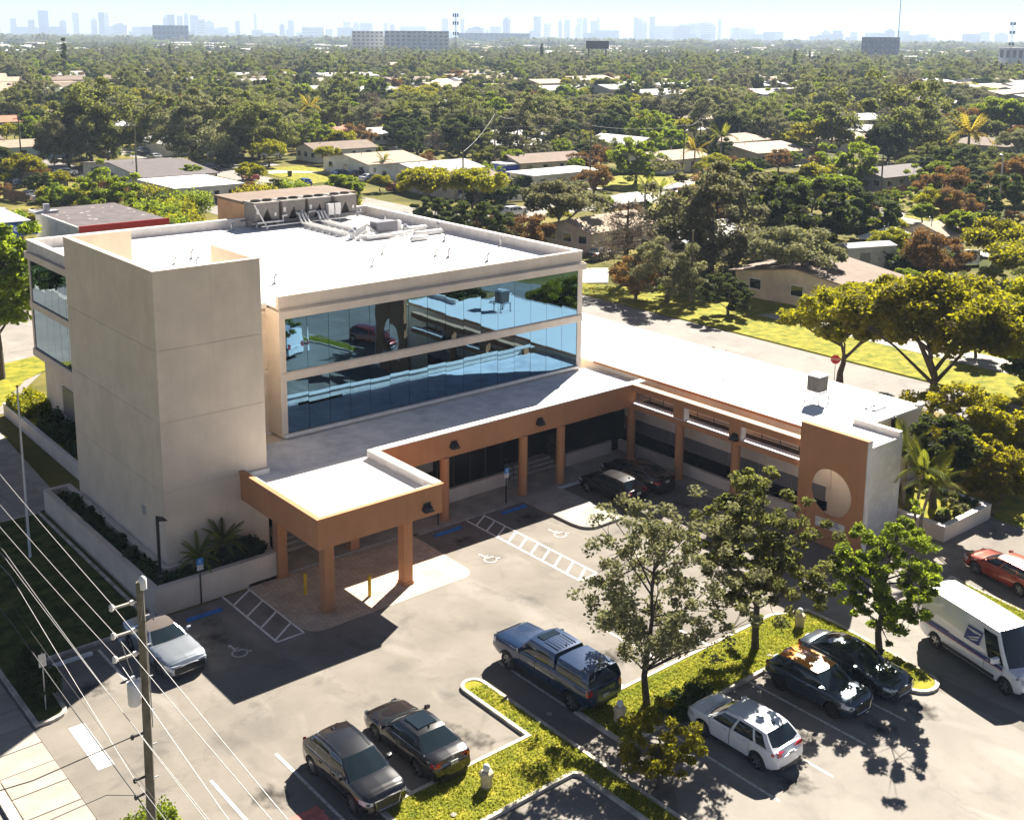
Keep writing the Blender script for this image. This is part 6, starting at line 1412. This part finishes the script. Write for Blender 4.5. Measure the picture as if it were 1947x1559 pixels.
# Norfolk pines and cypresses that break the skyline
for px, d, s, lb in ((131, 560, 1.75, 'tallest dark pine spire at the left, well above the woods'), (1500, 700, 1.45, 'dark pointed cypress left of the blue office block'), (1528, 850, 1.3, 'thin dark pine beside the pointed cypress'), (330, 900, 1.4, 'thin pair like dark pine below the blue office block'), (1026, 800, 1.6, 'dark columnar pine right of the middle horizon'), (1888, 640, 1.1, 'short dark pine at the right horizon'), (960, 760, 1.2, 'dark columnar tree left of the middle pine'), (1283, 900, 1.2, 'small dark pine below the right skyline')):
    put_tree('norfolk_pine', lb, V[('pine', 0 if px % 2 else 1)], (*at((px-973.5)/2187, d), 0), 0, s)
for px, d, s, lb in ((1720, 330, 1.9, 'tall wispy tree standing high above the suburb at right'), (1700, 345, 1.5, 'wispy tree leaning against the tallest one at right')):
    put_tree('casuarina_tree', lb, V[('bare', 1)], (*at((px-973.5)/2187, d), 0), 0, s)

# ---------------------------------------------------------------- things on the roofs
RZ = 12.37
def condenser(x, label):
    r = empty('rooftop_condenser', (x, 80.2, RZ), 0, label, 'air conditioner', 'condensers in a row on the back parapet')
    w, h, d = 2.0, 1.45, 1.9
    P4 = [(-w/2, .5), (-w*.28, .5), (-w*.0, .5+h*.72), (w*.22, .5), (w/2, .5), (w/2, .5+h), (-w/2, .5+h)]
    n = len(P4); vs = [(p, -d/2, z) for p, z in P4]+[(p, d/2, z) for p, z in P4]
    b = MB().add(vs, [(0,1,2,6),(2,3,4,5),(2,5,6)]+[(n+0,n+6,n+2,n+1),(n+2,n+5,n+4,n+3),(n+2,n+6,n+5)]+[(i,(i+1)%n+0,(i+1)%n+n,i+n)[::-1] for i in range(n)])
    b.build('casing', M['acgrey'], r)
    MB().box(-w*.25, -d/2+.3, .52, w*.2, d/2-.1, .5+h*.68).build('coil', M['black'], r)
    MB().box(-w/2-.06, -d/2-.06, .5+h, w/2+.06, d/2+.06, .5+h+.06).build('lid', M['acgrey'], r)
    for q in (-w*.24, w*.24): MB().lathe((q, 0, .56+h), [(.4, 0), (.4, .1), (.34, .1), (.34, .02)], 16).build('fan_ring', M['black'], r)
    for q in (-w/2+.1, w/2-.1):
        for e in (-d/2+.1, d/2-.1): MB().box(q-.05, e-.05, 0, q+.05, e+.05, .5).build('leg', M['galv'], r)
    MB().box(-w/2+.08, -d/2-.02, 1.15, -w/2+.28, -d/2, 1.5).build('label_plate', M['coping'], r); MB().box(w*.3, -d/2-.02, .9, w*.38, -d/2, 1.15).build('label_plate', M['coping'], r)
for i, x in enumerate((41.5, 43.8, 46.1, 48.5)): condenser(x, ['grey rooftop condenser at the left end of the row', 'second grey condenser from the left end of the row', 'third grey condenser, left of the white service boxes', 'grey condenser at the right end of the row'][i])
part('penthouse', B(40.6, 81.35, 0, 50.6, 86.0, 14.1), mat('tan penthouse stucco', (.55,.33,.2), .9, var=.1, vscale=1))
part('penthouse_roof', B(40.4, 81.31, 14.1, 50.8, 86.2, 14.3), M['roof_brown'])
part('penthouse_lining', B(40.7, 81.2, 13.07, 41.6, 81.34, 14.08), M['parapet'])
tag(MB().box(-.25,-.2,.6,.25,.2,1.5).box(.35,-.2,.6,.85,.2,1.5).tube([(-.2,0,0),(-.2,0,.6)], .04).tube([(.8,0,0),(.8,0,.6)], .04).build('service_box', M['pipe'], None, loc=(46.9, 79.0, RZ)), 'pair of white service boxes between the two right hand condensers', 'service box')
tag(MB().tube([(-4.6,0,.55),(-2.4,0,.55),(-2.4,.1,.9),(-2.0,.1,.95)],.07,8).tube([(-4.4,-.3,.3),(4.0,-.3,.35)],.06,8).tube([(-.2,0,.6),(-.2,0,1.0),(.6,.3,1.05)],.07,8).tube([(2.2,0,.35),(2.2,0,1.05),(2.9,.3,1.1)],.07,8).tube([(-4.6,.4,1.9),(-3.9,-.3,.1)],.05,6).build('header_pipe', M['pipe'], None, 40, loc=(45,78.8,RZ)), 'white header pipes running along the front of the condenser row', 'pipe run')
tag(MB().box(-4.9,-.1,.42,5.0,.05,.55).box(-4.9,1.75,.42,5.0,1.9,.55).build('stand_rail', M['acfin'], None, loc=(45,79.2,RZ)), 'long steel rails carrying the condenser row', 'steel rail')
def pipes(x, label):
    r = empty('pipe_run', (x, 72.5, RZ), 0, label, 'pipe run', 'wrapped pipe runs crossing the roof')
    for q in (-.28, 0, .28): MB().tube([(q, 6.6, 1.0), (q, 6.2, .95), (q*1.2, 5.7, .32), (q, 5.2, .28), (q, 0, .28)], .085, 8).build('pipe', M['pipe'], r, 40)
    for k in range(6): MB().box(-.5, .2+k*.95, 0, .5, .32+k*.95, .2).build('sleeper', M['galv'], r)
pipes(44.2, 'wrapped pipe run nearer the tower crossing from the condensers to the pump'); pipes(45.9, 'wrapped pipe run on the right, crossing from the condensers to the pump')
r = empty('pump_set', (45.9, 70.9, RZ), 0, 'grey pump housing with tangled white pipes in the middle of the roof', 'pump')
MB().box(-.2,-.5,.35,1.6,.5,1.15).build('housing', M['acfin'], r); MB().lathe((2.0,0,.1), [(.25,0),(.25,.9),(.1,1.0)], 12).build('tank', M['pipe'], r)
for pts in ([(-1.8,-.6,.25),(2.8,-.8,.25),(2.8,.4,.5)], [(-1.4,-1.0,.25),(1.8,-1.2,.25)], [(-1.6,.7,.3),(-.4,.5,.9),(-.3,-.9,.3)], [(-2.0,-.3,.3),(-1.1,-.3,.8),(-1.0,.6,.3)]): MB().tube(pts, .13, 8).build('pipe', M['pipe'], r, 40)
for k, (x, y) in enumerate(((-1.9,.2),(-1.2,.9),(2.5,-.2))): MB().lathe((x,y,.05), [(.2,0),(.24,.5),(.1,.7)], 10).build('valve', M['galv'], r)
for (x, y, l), lb in zip(((49.6,71.4,2.6),(49.5,69.3,2.7),(47.6,67.7,1.6)), ('farther of two long white duct covers on the roof', 'nearer of two long white duct covers on the roof', 'short fat white duct cover beside the pump')):
    tag(MB().tube([(-l/2,0,.1),(-l/2+.15,0,.2),(l/2-.15,0,.2),(l/2,0,.1)], [.1,.2,.2,.1], 10).build('duct_cover', M['pipe'], None, 40, loc=(x, y, RZ)), lb, 'duct')
vents = [(39.6,61.6),(32.1,60.7),(45.3,61.1),(45.0,62.1),(46.5,58.4),(38.8,79.9),(29.9,70),(31.5,71),(30.6,68.2),(28.9,66.8),(31.7,63.6),(30.8,61.9),(42.5,64.8),(49.6,75.5),(51.0,70.2),(51.0,62.5),(50.4,80.4),(48.8,66.3)]
for i, (x, y) in enumerate(vents):
    h = rnd(.3, .55); tag(MB().tube([(0,0,0),(0,0,h),(.12,.03,h+.12),(.26,.06,h+.04)], .075, 8).lathe((0,0,0), [(.17,0),(.1,.1)], 10).build('vent_pipe', M['galv'] if i % 3 else M['pipe'], None, 40, loc=(x, y, RZ)), 'short hooked vent pipe on the white main roof', 'vent pipe', 'vent pipes on the main roof')
for (x, y) in ((57.6, 52), (56.5, 46.3), (60.5, 57.5)): tag(MB().tube([(0,0,0),(0,0,.35)], .05, 8).build('vent_pipe', M['galv'], None, 40, loc=(x, y, 5.33)), 'thin vent stub on the white wing roof', 'vent pipe', 'vent stubs on the wing roof')
# condenser on its stand on the wing roof
r = empty('wing_condenser', (57.2, 39.65, 5.33), 0, 'ribbed grey condenser on a spindly steel stand on the wing roof', 'air conditioner')
MB().box(-.42,-.42,.75,.42,.42,1.68).build('casing', M['acfin'], r)
fin = None
for sx in range(4):
    for k in range(9):
        u = -.38+k*.095
        b = MB().box(-.016,-.03,.8,.016,.03,1.62) if fin is None else None
        if fin is None: fin = b.build('fin', M['acgrey'], r); o = fin
        else: o = fin.copy(); COL.objects.link(o)
        o.location = ((u,-.44,0),(u,.44,0),(-.44,u,0),(.44,u,0))[sx]; o.rotation_euler = (0,0,0 if sx < 2 else PI/2)
MB().box(-.48,-.48,1.68,.48,.48,1.76).build('lid', M['galv'], r); MB().lathe((0,0,1.76), [(.38,0),(.38,.05),(.3,.05),(.3,.01)], 20).build('fan_ring', M['coping'], r); MB().lathe((0,0,1.755), [(.3,0),(.3,.012)], 20).build('fan_grille', M['black'], r)
MB().box(-.55,-.55,.68,.55,-.47,.75).box(-.55,.47,.68,.55,.55,.75).build('rail', M['galv'], r)
for x in (-.5,.5):
    for y in (-.5,.5): MB().tube([(x,y,0),(x,y,.7)], .035, 6).box(x-.1,y-.1,0,x+.1,y+.1,.02).build('leg', M['acfin'], r)
tag(MB().tube([(57.6,39.4,5.75),(58.0,39.0,5.45),(58.9,37.8,5.42),(59.6,36.3,5.42),(59.0,35.6,5.42),(58.5,35.15,5.4)], .035, 6).build('refrigerant_line', M['galv'], None, 40), 'grey refrigerant line snaking from the ribbed condenser to the roof edge', 'pipe')
tag(MB().box(58.4,36.4,5.34,59.6,36.55,5.42).box(58.5,37.0,5.34,59.7,37.12,5.42).box(58.4,36.4,5.42,58.55,37.1,5.46).build('roof_hatch_rails', M['galv'], None), 'low grey pipe support frame near the end of the wing roof', 'pipe support')

# ---------------------------------------------------------------- small things round the lot
def wheelstop(x, y, m, label): tag(MB().obox((0,0,0), (1,0), 1.8, .17, .11).obox((0,0,.11), (1,0), 1.74, .11, .03).build('wheel_stop', M[m], None, loc=(x, y, .004)), label, 'wheel stop')
wheelstop(21.05,47.8,'bluepaint','blue wheel stop in front of the tower planter, beside the silver convertible'); wheelstop(14.8,47.7,'whitemetal','worn white wheel stop in the leftmost stall'); wheelstop(17.9,48.0,'whitemetal','white wheel stop hidden behind the silver convertible')
wheelstop(35.6,48.1,'bluepaint','blue wheel stop left of the long hatched bay'); wheelstop(40.4,48.15,'bluepaint','blue wheel stop right of the long hatched bay'); wheelstop(45.3,48.85,'whitemetal','pale wheel stop before the black hatchback'); wheelstop(30.3,31.3,'kerb','grey wheel stop behind the blue pickup')
def hsign(x, y, h, label, slab=2):
    r = empty('parking_sign', (x, y, 0), 0, label, 'parking sign')
    MB().box(-.03,-.03,0,.03,.03,h).build('post', M['black'], r)
    s = MB().box(-.16,-.05,h-.3,.16,-.03,h+.02).build('sign_plate', mat('blue sign', (.01,.2,.6), .4), r)
    b = MB(); z = h-.14
    b.box(-.03,-.056,z+.05,.02,-.052,z+.1).box(-.03,-.056,z-.03,.0,-.052,z+.05).box(-.03,-.056,z-.03,.06,-.052,z-.005).box(.05,-.056,z-.09,.08,-.052,z-.02)
    b.tube([(-.02+.06*math.cos(t),-.054,z-.05+.06*math.sin(t)) for t in [i*.5+1.8 for i in range(9)]], .008, 4); b.build('wheelchair_symbol', M['coping'], s)
    s2 = MB().box(-.16,-.05,h-.58,.16,-.03,h-.32).build('notice_plate', M['coping'], r)
    for i, tx in enumerate(('PARKING BY', 'PERMIT ONLY', '$250 FINE')): text(tx, .055, (0, -.053, h-.385-i*.07), Matrix.Rotation(PI/2, 4, 'X'), M['postblue'], s2, ext=.001)
hsign(21.45,49.0,2.35,'blue accessible parking sign on a black post before the tower planter'); hsign(40.5,49.0,2.3,'blue accessible parking sign between the round porch columns'); hsign(35.58,49.0,2.3,'accessible parking sign partly behind the canopy corner')
def bollard(x, y, label): tag(MB().lathe((0,0,0), [(.085,0),(.085,.93),(.1,.93),(.1,.99),(.085,.99),(.085,1.06),(.04,1.1)], 16).build('bollard', M['yellow'], None, 40, loc=(x, y, .01)), label, 'bollard')
bollard(25.83,46.69,'yellow bollard in the shade between the front canopy columns'); bollard(28.2,44.58,'yellow bollard standing in the sun at the canopy edge')
def fixture(x, y, label):
    r = empty('light_bollard', (x, y, .1), .2, label, 'light bollard')
    MB().lathe((0,0,0), [(.22,0),(.22,.42),(.27,.44),(.27,.6),(.2,.66)], 6).build('base', mat('aggregate post', (.6,.5,.33), .9, var=.15, vscale=5), r)
    MB().lathe((0,0,.66), [(.1,0),(.13,.06),(.14,.15),(.09,.24),(.02,.27)], 14).build('lamp_globe', M['whitemetal'], r, 50)
fixture(23.46,29.4,'squat stone light bollard on the grass beside the black saloon'); fixture(30.16,29.25,'squat stone light bollard behind the blue pickup'); fixture(42.07,29.35,'squat stone light bollard beside the dark grey saloon')
for x, y in ((21.6,28.9),(28.3,31.4),(38.9,28.6)): tag(MB().lathe((0,0,0), [(.12,0),(.12,.03),(.05,.05)], 12).build('irrigation_box', M['concrete'], None, loc=(x, y, .1)), 'small round pale irrigation cover in the island grass', 'cover', 'irrigation covers in the grass')
r = empty('area_light', (20.1, 50.55, 1.0), 0, 'black area light pole in the corner of the tower planter', 'lamp post')
MB().box(-.06,-.06,.35,.06,.06,3.35).build('pole', M['black'], r); MB().lathe((0,0,0), [(.13,0),(.13,.35)], 12).build('footing', M['concrete'], r)
MB().add([(.05,-.12,3.1),(.5,-.1,3.0),(.5,.1,3.0),(.05,.12,3.1),(.05,-.12,3.3),(.3,-.08,3.22),(.3,.08,3.22),(.05,.12,3.3)], [(0,3,2,1),(4,5,6,7),(0,1,5,4),(1,2,6,5),(2,3,7,6),(3,0,4,7)]).build('lamp_head', M['black'], r)
r = empty('flagpole', (16.62, 59.16, 0), 0, 'bare white flagpole on the shaded side lawn', 'flagpole')
MB().tube([(0,0,0),(0,0,9.3)], [.075,.035], 10).build('pole', M['whitemetal'], r, 40); MB().lathe((0,0,9.3), [(.02,0),(.07,.05),(.07,.1),(.02,.15)], 10).build('ball', mat('brass ball', (.4,.22,.06), .3, metal=.8), r, 40); MB().tube([(-.12,0,1.2),(-.1,0,5),(-.04,0,9.2)], .008, 4).build('halyard', M['cable'], r)
r = empty('street_sign_post', (12.65, 44.5, 0), 0, 'thin sign post seen from behind at the driveway hedge', 'sign')
MB().tube([(0,0,0),(0,0,2.6)], .025, 6).build('post', M['galv'], r); MB().box(-.15,-.02,2.0,.15,0,2.55).build('sign_plate', M['galv'], r)
r = empty('stop_sign', (74.6, 50.2, 0), -1.0, 'red octagonal stop sign at the street behind the ribbed condenser', 'stop sign')
MB().tube([(0,0,0),(0,0,2.9)], .03, 6).build('post', M['galv'], r)
s = MB(); oc = [(.38*math.cos(PI/8+PI/4*i), .38*math.sin(PI/8+PI/4*i)) for i in range(8)]; s.add([(x,-.04,2.6+z) for x,z in oc]+[(x,-.02,2.6+z) for x,z in oc], [tuple(range(8)),tuple(range(8,16))[::-1]]+[(i,(i+1)%8,(i+1)%8+8,i+8)[::-1] for i in range(8)])
sp = s.build('sign_plate', mat('stop red', (.5,.01,.02), .4), r); text('STOP', .26, (0,-.045,2.6), Matrix.Rotation(PI/2,4,'X'), M['coping'], sp, ext=.002)
# street lamp and poles of the suburb
def upole(x, y, h, label, arm=True):
    r = empty('utility_pole', (x, y, 0), rnd(0, 3), label, 'utility pole'); MB().tube([(0,0,0),(0,0,h)], [.17,.11], 8).build('pole', M['wood'], r, 40)
    if arm: MB().box(-1.1,-.05,h-.7,1.1,.05,h-.55).build('crossarm', M['wood'], r)
for (x, y), h, lb in (((78.1,197.1),12,'leaning wooden utility pole above the clipped hedge'),((80.9,229.3),10,'utility pole wrapped in vine at left'),((70.6,236.8),11,'dark utility pole before the light blue house'),((145,152),12,'utility pole on the verge of the front lawn with the round tree'),((168,150),11,'utility pole beside the white walled bungalow'),((112,147),9,'thin pole behind the brown roofed row'),((150,186),12,'utility pole left of the blue tent'),((157,187),11,'utility pole right of the blue tent'),((89.5,78.2),7.5,'thin pole in front of the squat oak'),((170.5,108),8,'pole with small transformer at the fence corner'),((198,172),10,'dark stump like pole between the bungalows'),((140,300),12,'thin utility pole far at left centre'),((205,330),12,'thin utility pole far at centre')): upole(x, y, h, lb, h > 9)
r = empty('street_lamp', (183.6, 94, 0), .3, 'white curved street lamp beside the rusty tree at right', 'street lamp'); MB().tube([(0,0,0),(0,0,8),(-.4,0,8.5),(-1.8,0,8.7)], .12, 8).build('pole', M['whitemetal'], r, 40); MB().box(-2.4,-.15,8.6,-1.8,.15,8.75).build('lamp_head', M['galv'], r)
# foreground utility pole
PX, PY = 12.5, 33.2
r = empty('wooden_utility_pole', (PX, PY, 0), 0, 'weathered wooden utility pole with transformer in the left foreground', 'utility pole')
MB().tube([(-.05,0,-.2),(0,0,5),(.02,0,10.1)], [.165,.14,.115], 14).build('pole', M['wood'], r, 40)
MB().lathe((0.1,-.05,9.85), [(.06,0),(.13,.03),(.13,.34),(.08,.42),(.03,.46)], 10).build('cutout', M['whitemetal'], r, 40)
for z in (9.5, 8.55, 7.75):
    a = MB().box(-.86,-.035,z-.04,-.12,.035,z+.03).build('insulator_arm', mat('grey insulator', (.4,.38,.33), .5), r)
    MB().lathe((-.9,0,z-.02), [(.06,-.05),(.09,0),(.06,.06),(.09,.1),(.04,.16)], 8).build('insulator', M['coping'], a, 40); MB().lathe((-.25,0,z-.07), [(.07,0),(.09,.07),(.07,.13)], 8).build('insulator', M['coping'], a, 40)
MB().lathe((-.38,-.05,6.05), [(.17,0),(.2,.05),(.2,.75),(.17,.8),(.07,.88),(.07,.98)], 16).build('transformer', mat('transformer grey', (.62,.63,.66), .4), r, 40)
MB().box(-.2,-.04,6.3,-.05,.04,6.9).build('bracket', M['galv'], r)
MB().tube([(.12,.02,9.9),(.17,.03,8),(.19,.02,5)], .02, 5).build('ground_wire', M['cable'], r)
for z in (4.9, 3.35, 2.75): MB().box(-.55,-.03,z,-.1,.03,z+.06).lathe((-.5,0,z), [(.05,-.05),(.07,.03),(.05,.1)], 8).build('cable_clamp', M['black'], r, 40)
MB().tube([(-.38,-.05,7.15),(-.5,-.1,7.5),(-.7,-.05,8.4)], .015, 5).build('jumper', M['cable'], r); MB().tube([(-.2,0,8.5),(-.05,-.16,8.9),(.1,-.1,9.8)], .012, 5).build('jumper', M['cable'], r)
for z in (3.2, 4.4, 5.6, 6.8, 7.9, 8.9): MB().box(.12,-.02,z,.28,.02,z+.03).build('step', M['galv'], r)
def wire(x, pts, rad, m, label, group=None):
    P3 = []
    for (y0, z0), (y1, z1) in zip(pts[:-1], pts[1:]):
        n = 14; sag = .0006*(y1-y0)**2
        for i in range(n+(1 if (y1, z1) == pts[-1] else 0)): f = i/n; P3.append((x, y0+(y1-y0)*f, z0+(z1-z0)*f-4*sag*f*(1-f)*.5))
    tag(MB().tube(P3, rad, 5).build('overhead_wire', M[m], None, 40), label, 'wire', group)
wire(11.6, [(95,12.5),(44.4,10.45),(33.2,9.66),(22.2,8.6),(-12,8.2)], .011, 'cable', 'bright topmost overhead wire held by the highest insulator arm')
wire(11.6, [(95,10.8),(44.7,9.1),(33.2,8.72),(23.0,8.1),(-12,7.4)], .011, 'cable', 'bright overhead wire held by the middle insulator arm')
wire(11.6, [(95,9.6),(45,8.1),(33.2,7.92),(25.6,6.7),(-12,6.4)], .011, 'cable', 'bright overhead wire held by the lowest insulator arm')
wire(11.75, [(95,8.0),(45.3,6.95),(33.2,5.9),(24,5.6),(-12,5.2)], .009, 'cable', 'upper of two close pale wires below the insulator arms')
wire(11.8, [(95,7.6),(45.3,6.6),(33.2,5.8),(24,5.3),(-12,5.0)], .01, 'cable', 'lower of two close pale wires below the insulator arms')
wire(12.0, [(95,6.9),(45.5,5.7),(33.2,3.4),(24,3.3),(-12,3.2)], .009, 'cable', 'thin pale wire running to the middle cable clamp')
wire(12.0, [(95,5.4),(46.1,3.5),(33.2,2.85),(24,2.5),(-12,2.4)], .022, 'cabledark', 'thick black cable that changes to a bundle at the lowest clamp')
wire(12.1, [(95,5.8),(46.1,4.2),(33.2,3.45),(24,3.1),(-12,3.0)], .007, 'cabledark', 'hair thin dark wire beside the thick cable')
tag(MB().tube([(12.1,33.2,4.95),(9.0,33.6,4.5),(4,34.2,4.6),(-6,36,6)], .02, 5).build('service_cable', M['cabledark'], None, 40), 'black cable leaving the pole to the left across the pavement', 'cable')
tag(MB().tube([(12.1,33.2,2.8),(11.2,33.6,3.0),(8,34,2.6),(2,35,3),(-6,36,4)], .014, 5).build('service_cable', M['cabledark'], None, 40), 'lower thin black cable looping off the lowest clamp', 'cable')
for (a, b, z0, z1) in (((78.1,197.1),(145,152),11.5,11.5),((145,152),(168,150),11.3,10.6),((168,150),(198,172),10.6,9.6),((150,186),(157,187),11.4,10.6),((112,147),(150,186),8.8,11.4),((170.5,108),(183.6,94),7.6,8.2),((70.6,236.8),(80.9,229.3),10.6,9.6)):
    P3 = [(a[0]+(b[0]-a[0])*f, a[1]+(b[1]-a[1])*f, z0+(z1-z0)*f-3.0*f*(1-f)) for f in np.linspace(0, 1, 12)]
    tag(MB().tube(P3, .025, 4).build('overhead_wire', M['cable'], None), 'thin wire strung between the suburb utility poles', 'wire', 'wires between the suburb poles')

# oil drips where cars stand
def stainmat():
    m = bpy.data.materials.new('oil stain'); m.use_nodes = True; nt = m.node_tree; nt.nodes.clear(); L = nt.links
    o = nd(nt, 'ShaderNodeOutputMaterial'); t = nd(nt, 'ShaderNodeBsdfTransparent'); d = nd(nt, 'ShaderNodeBsdfDiffuse'); d.inputs[0].default_value = (.035, .032, .03, 1)
    tc = nd(nt, 'ShaderNodeTexCoord'); n = nd(nt, 'ShaderNodeTexNoise'); n.inputs['Scale'].default_value = 2.2; n.inputs['Detail'].default_value = 8; L.new(tc.outputs['Object'], n.inputs['Vector'])
    le = nd(nt, 'ShaderNodeVectorMath', operation='LENGTH'); L.new(tc.outputs['Object'], le.inputs[0])
    a = nd(nt, 'ShaderNodeMath', operation='SUBTRACT'); L.new(n.outputs['Fac'], a.inputs[0])
    b2 = nd(nt, 'ShaderNodeMath', operation='MULTIPLY'); b2.inputs[1].default_value = .42; L.new(le.outputs['Value'], b2.inputs[0]); L.new(b2.outputs[0], a.inputs[1])
    r = nd(nt, 'ShaderNodeMapRange'); r.inputs['From Min'].default_value = .2; r.inputs['From Max'].default_value = .55; r.inputs['To Max'].default_value = .6; L.new(a.outputs[0], r.inputs[0])
    x = nd(nt, 'ShaderNodeMixShader'); L.new(r.outputs[0], x.inputs[0]); L.new(t.outputs[0], x.inputs[1]); L.new(d.outputs[0], x.inputs[2]); L.new(x.outputs[0], o.inputs[0]); return m
sm_ = stainmat(); st0 = None
for x, y, s_ in ((14.7,45,1.2),(17.2,34,1.3),(20.5,45.5,1.3),(21,46.9,.9),(24.4,33,1.2),(25,31.9,1),(30.9,34,1),(33.5,33,1.2),(36.2,33.5,1),(35.6,46.7,1.2),(40.4,46.8,1.2),(32.5,22.5,1.2),(35.2,24,1.1),(38,22.5,1.2),(40.5,22,1.1),(46,44,1.3),(48.8,42.5,1.3),(46.5,38,1.5)):
    if st0 is None: st0 = MB().poly([(1.3*math.cos(i*PI/8), 1.3*math.sin(i*PI/8)) for i in range(16)], 0).build('oil_stain', sm_); o = st0
    else: o = st0.copy(); COL.objects.link(o)
    o.location = (x, y, .0155); o.rotation_euler = (0, 0, rnd(0, 6)); o.scale = (s_*rnd(.7, 1), s_, 1); o['kind'] = 'structure'

# ---------------------------------------------------------------- haze
hz = MB().box(-12500, -12500, -1.2, 12500, 12500, 260).build('haze', [], None); hz['kind'] = 'stuff'
hm = bpy.data.materials.new('haze air'); hm.use_nodes = True; nt = hm.node_tree; nt.nodes.clear()
ho = nd(nt, 'ShaderNodeOutputMaterial'); hv = nd(nt, 'ShaderNodeVolumePrincipled'); hv.inputs['Color'].default_value = (.56, .7, .92, 1); hv.inputs['Density'].default_value = .00015; hv.inputs['Anisotropy'].default_value = .1
nt.links.new(hv.outputs[0], ho.inputs['Volume']); hz.data.materials.append(hm)
scene.cycles.volume_bounces = 0
scene.cycles.max_bounces = 8
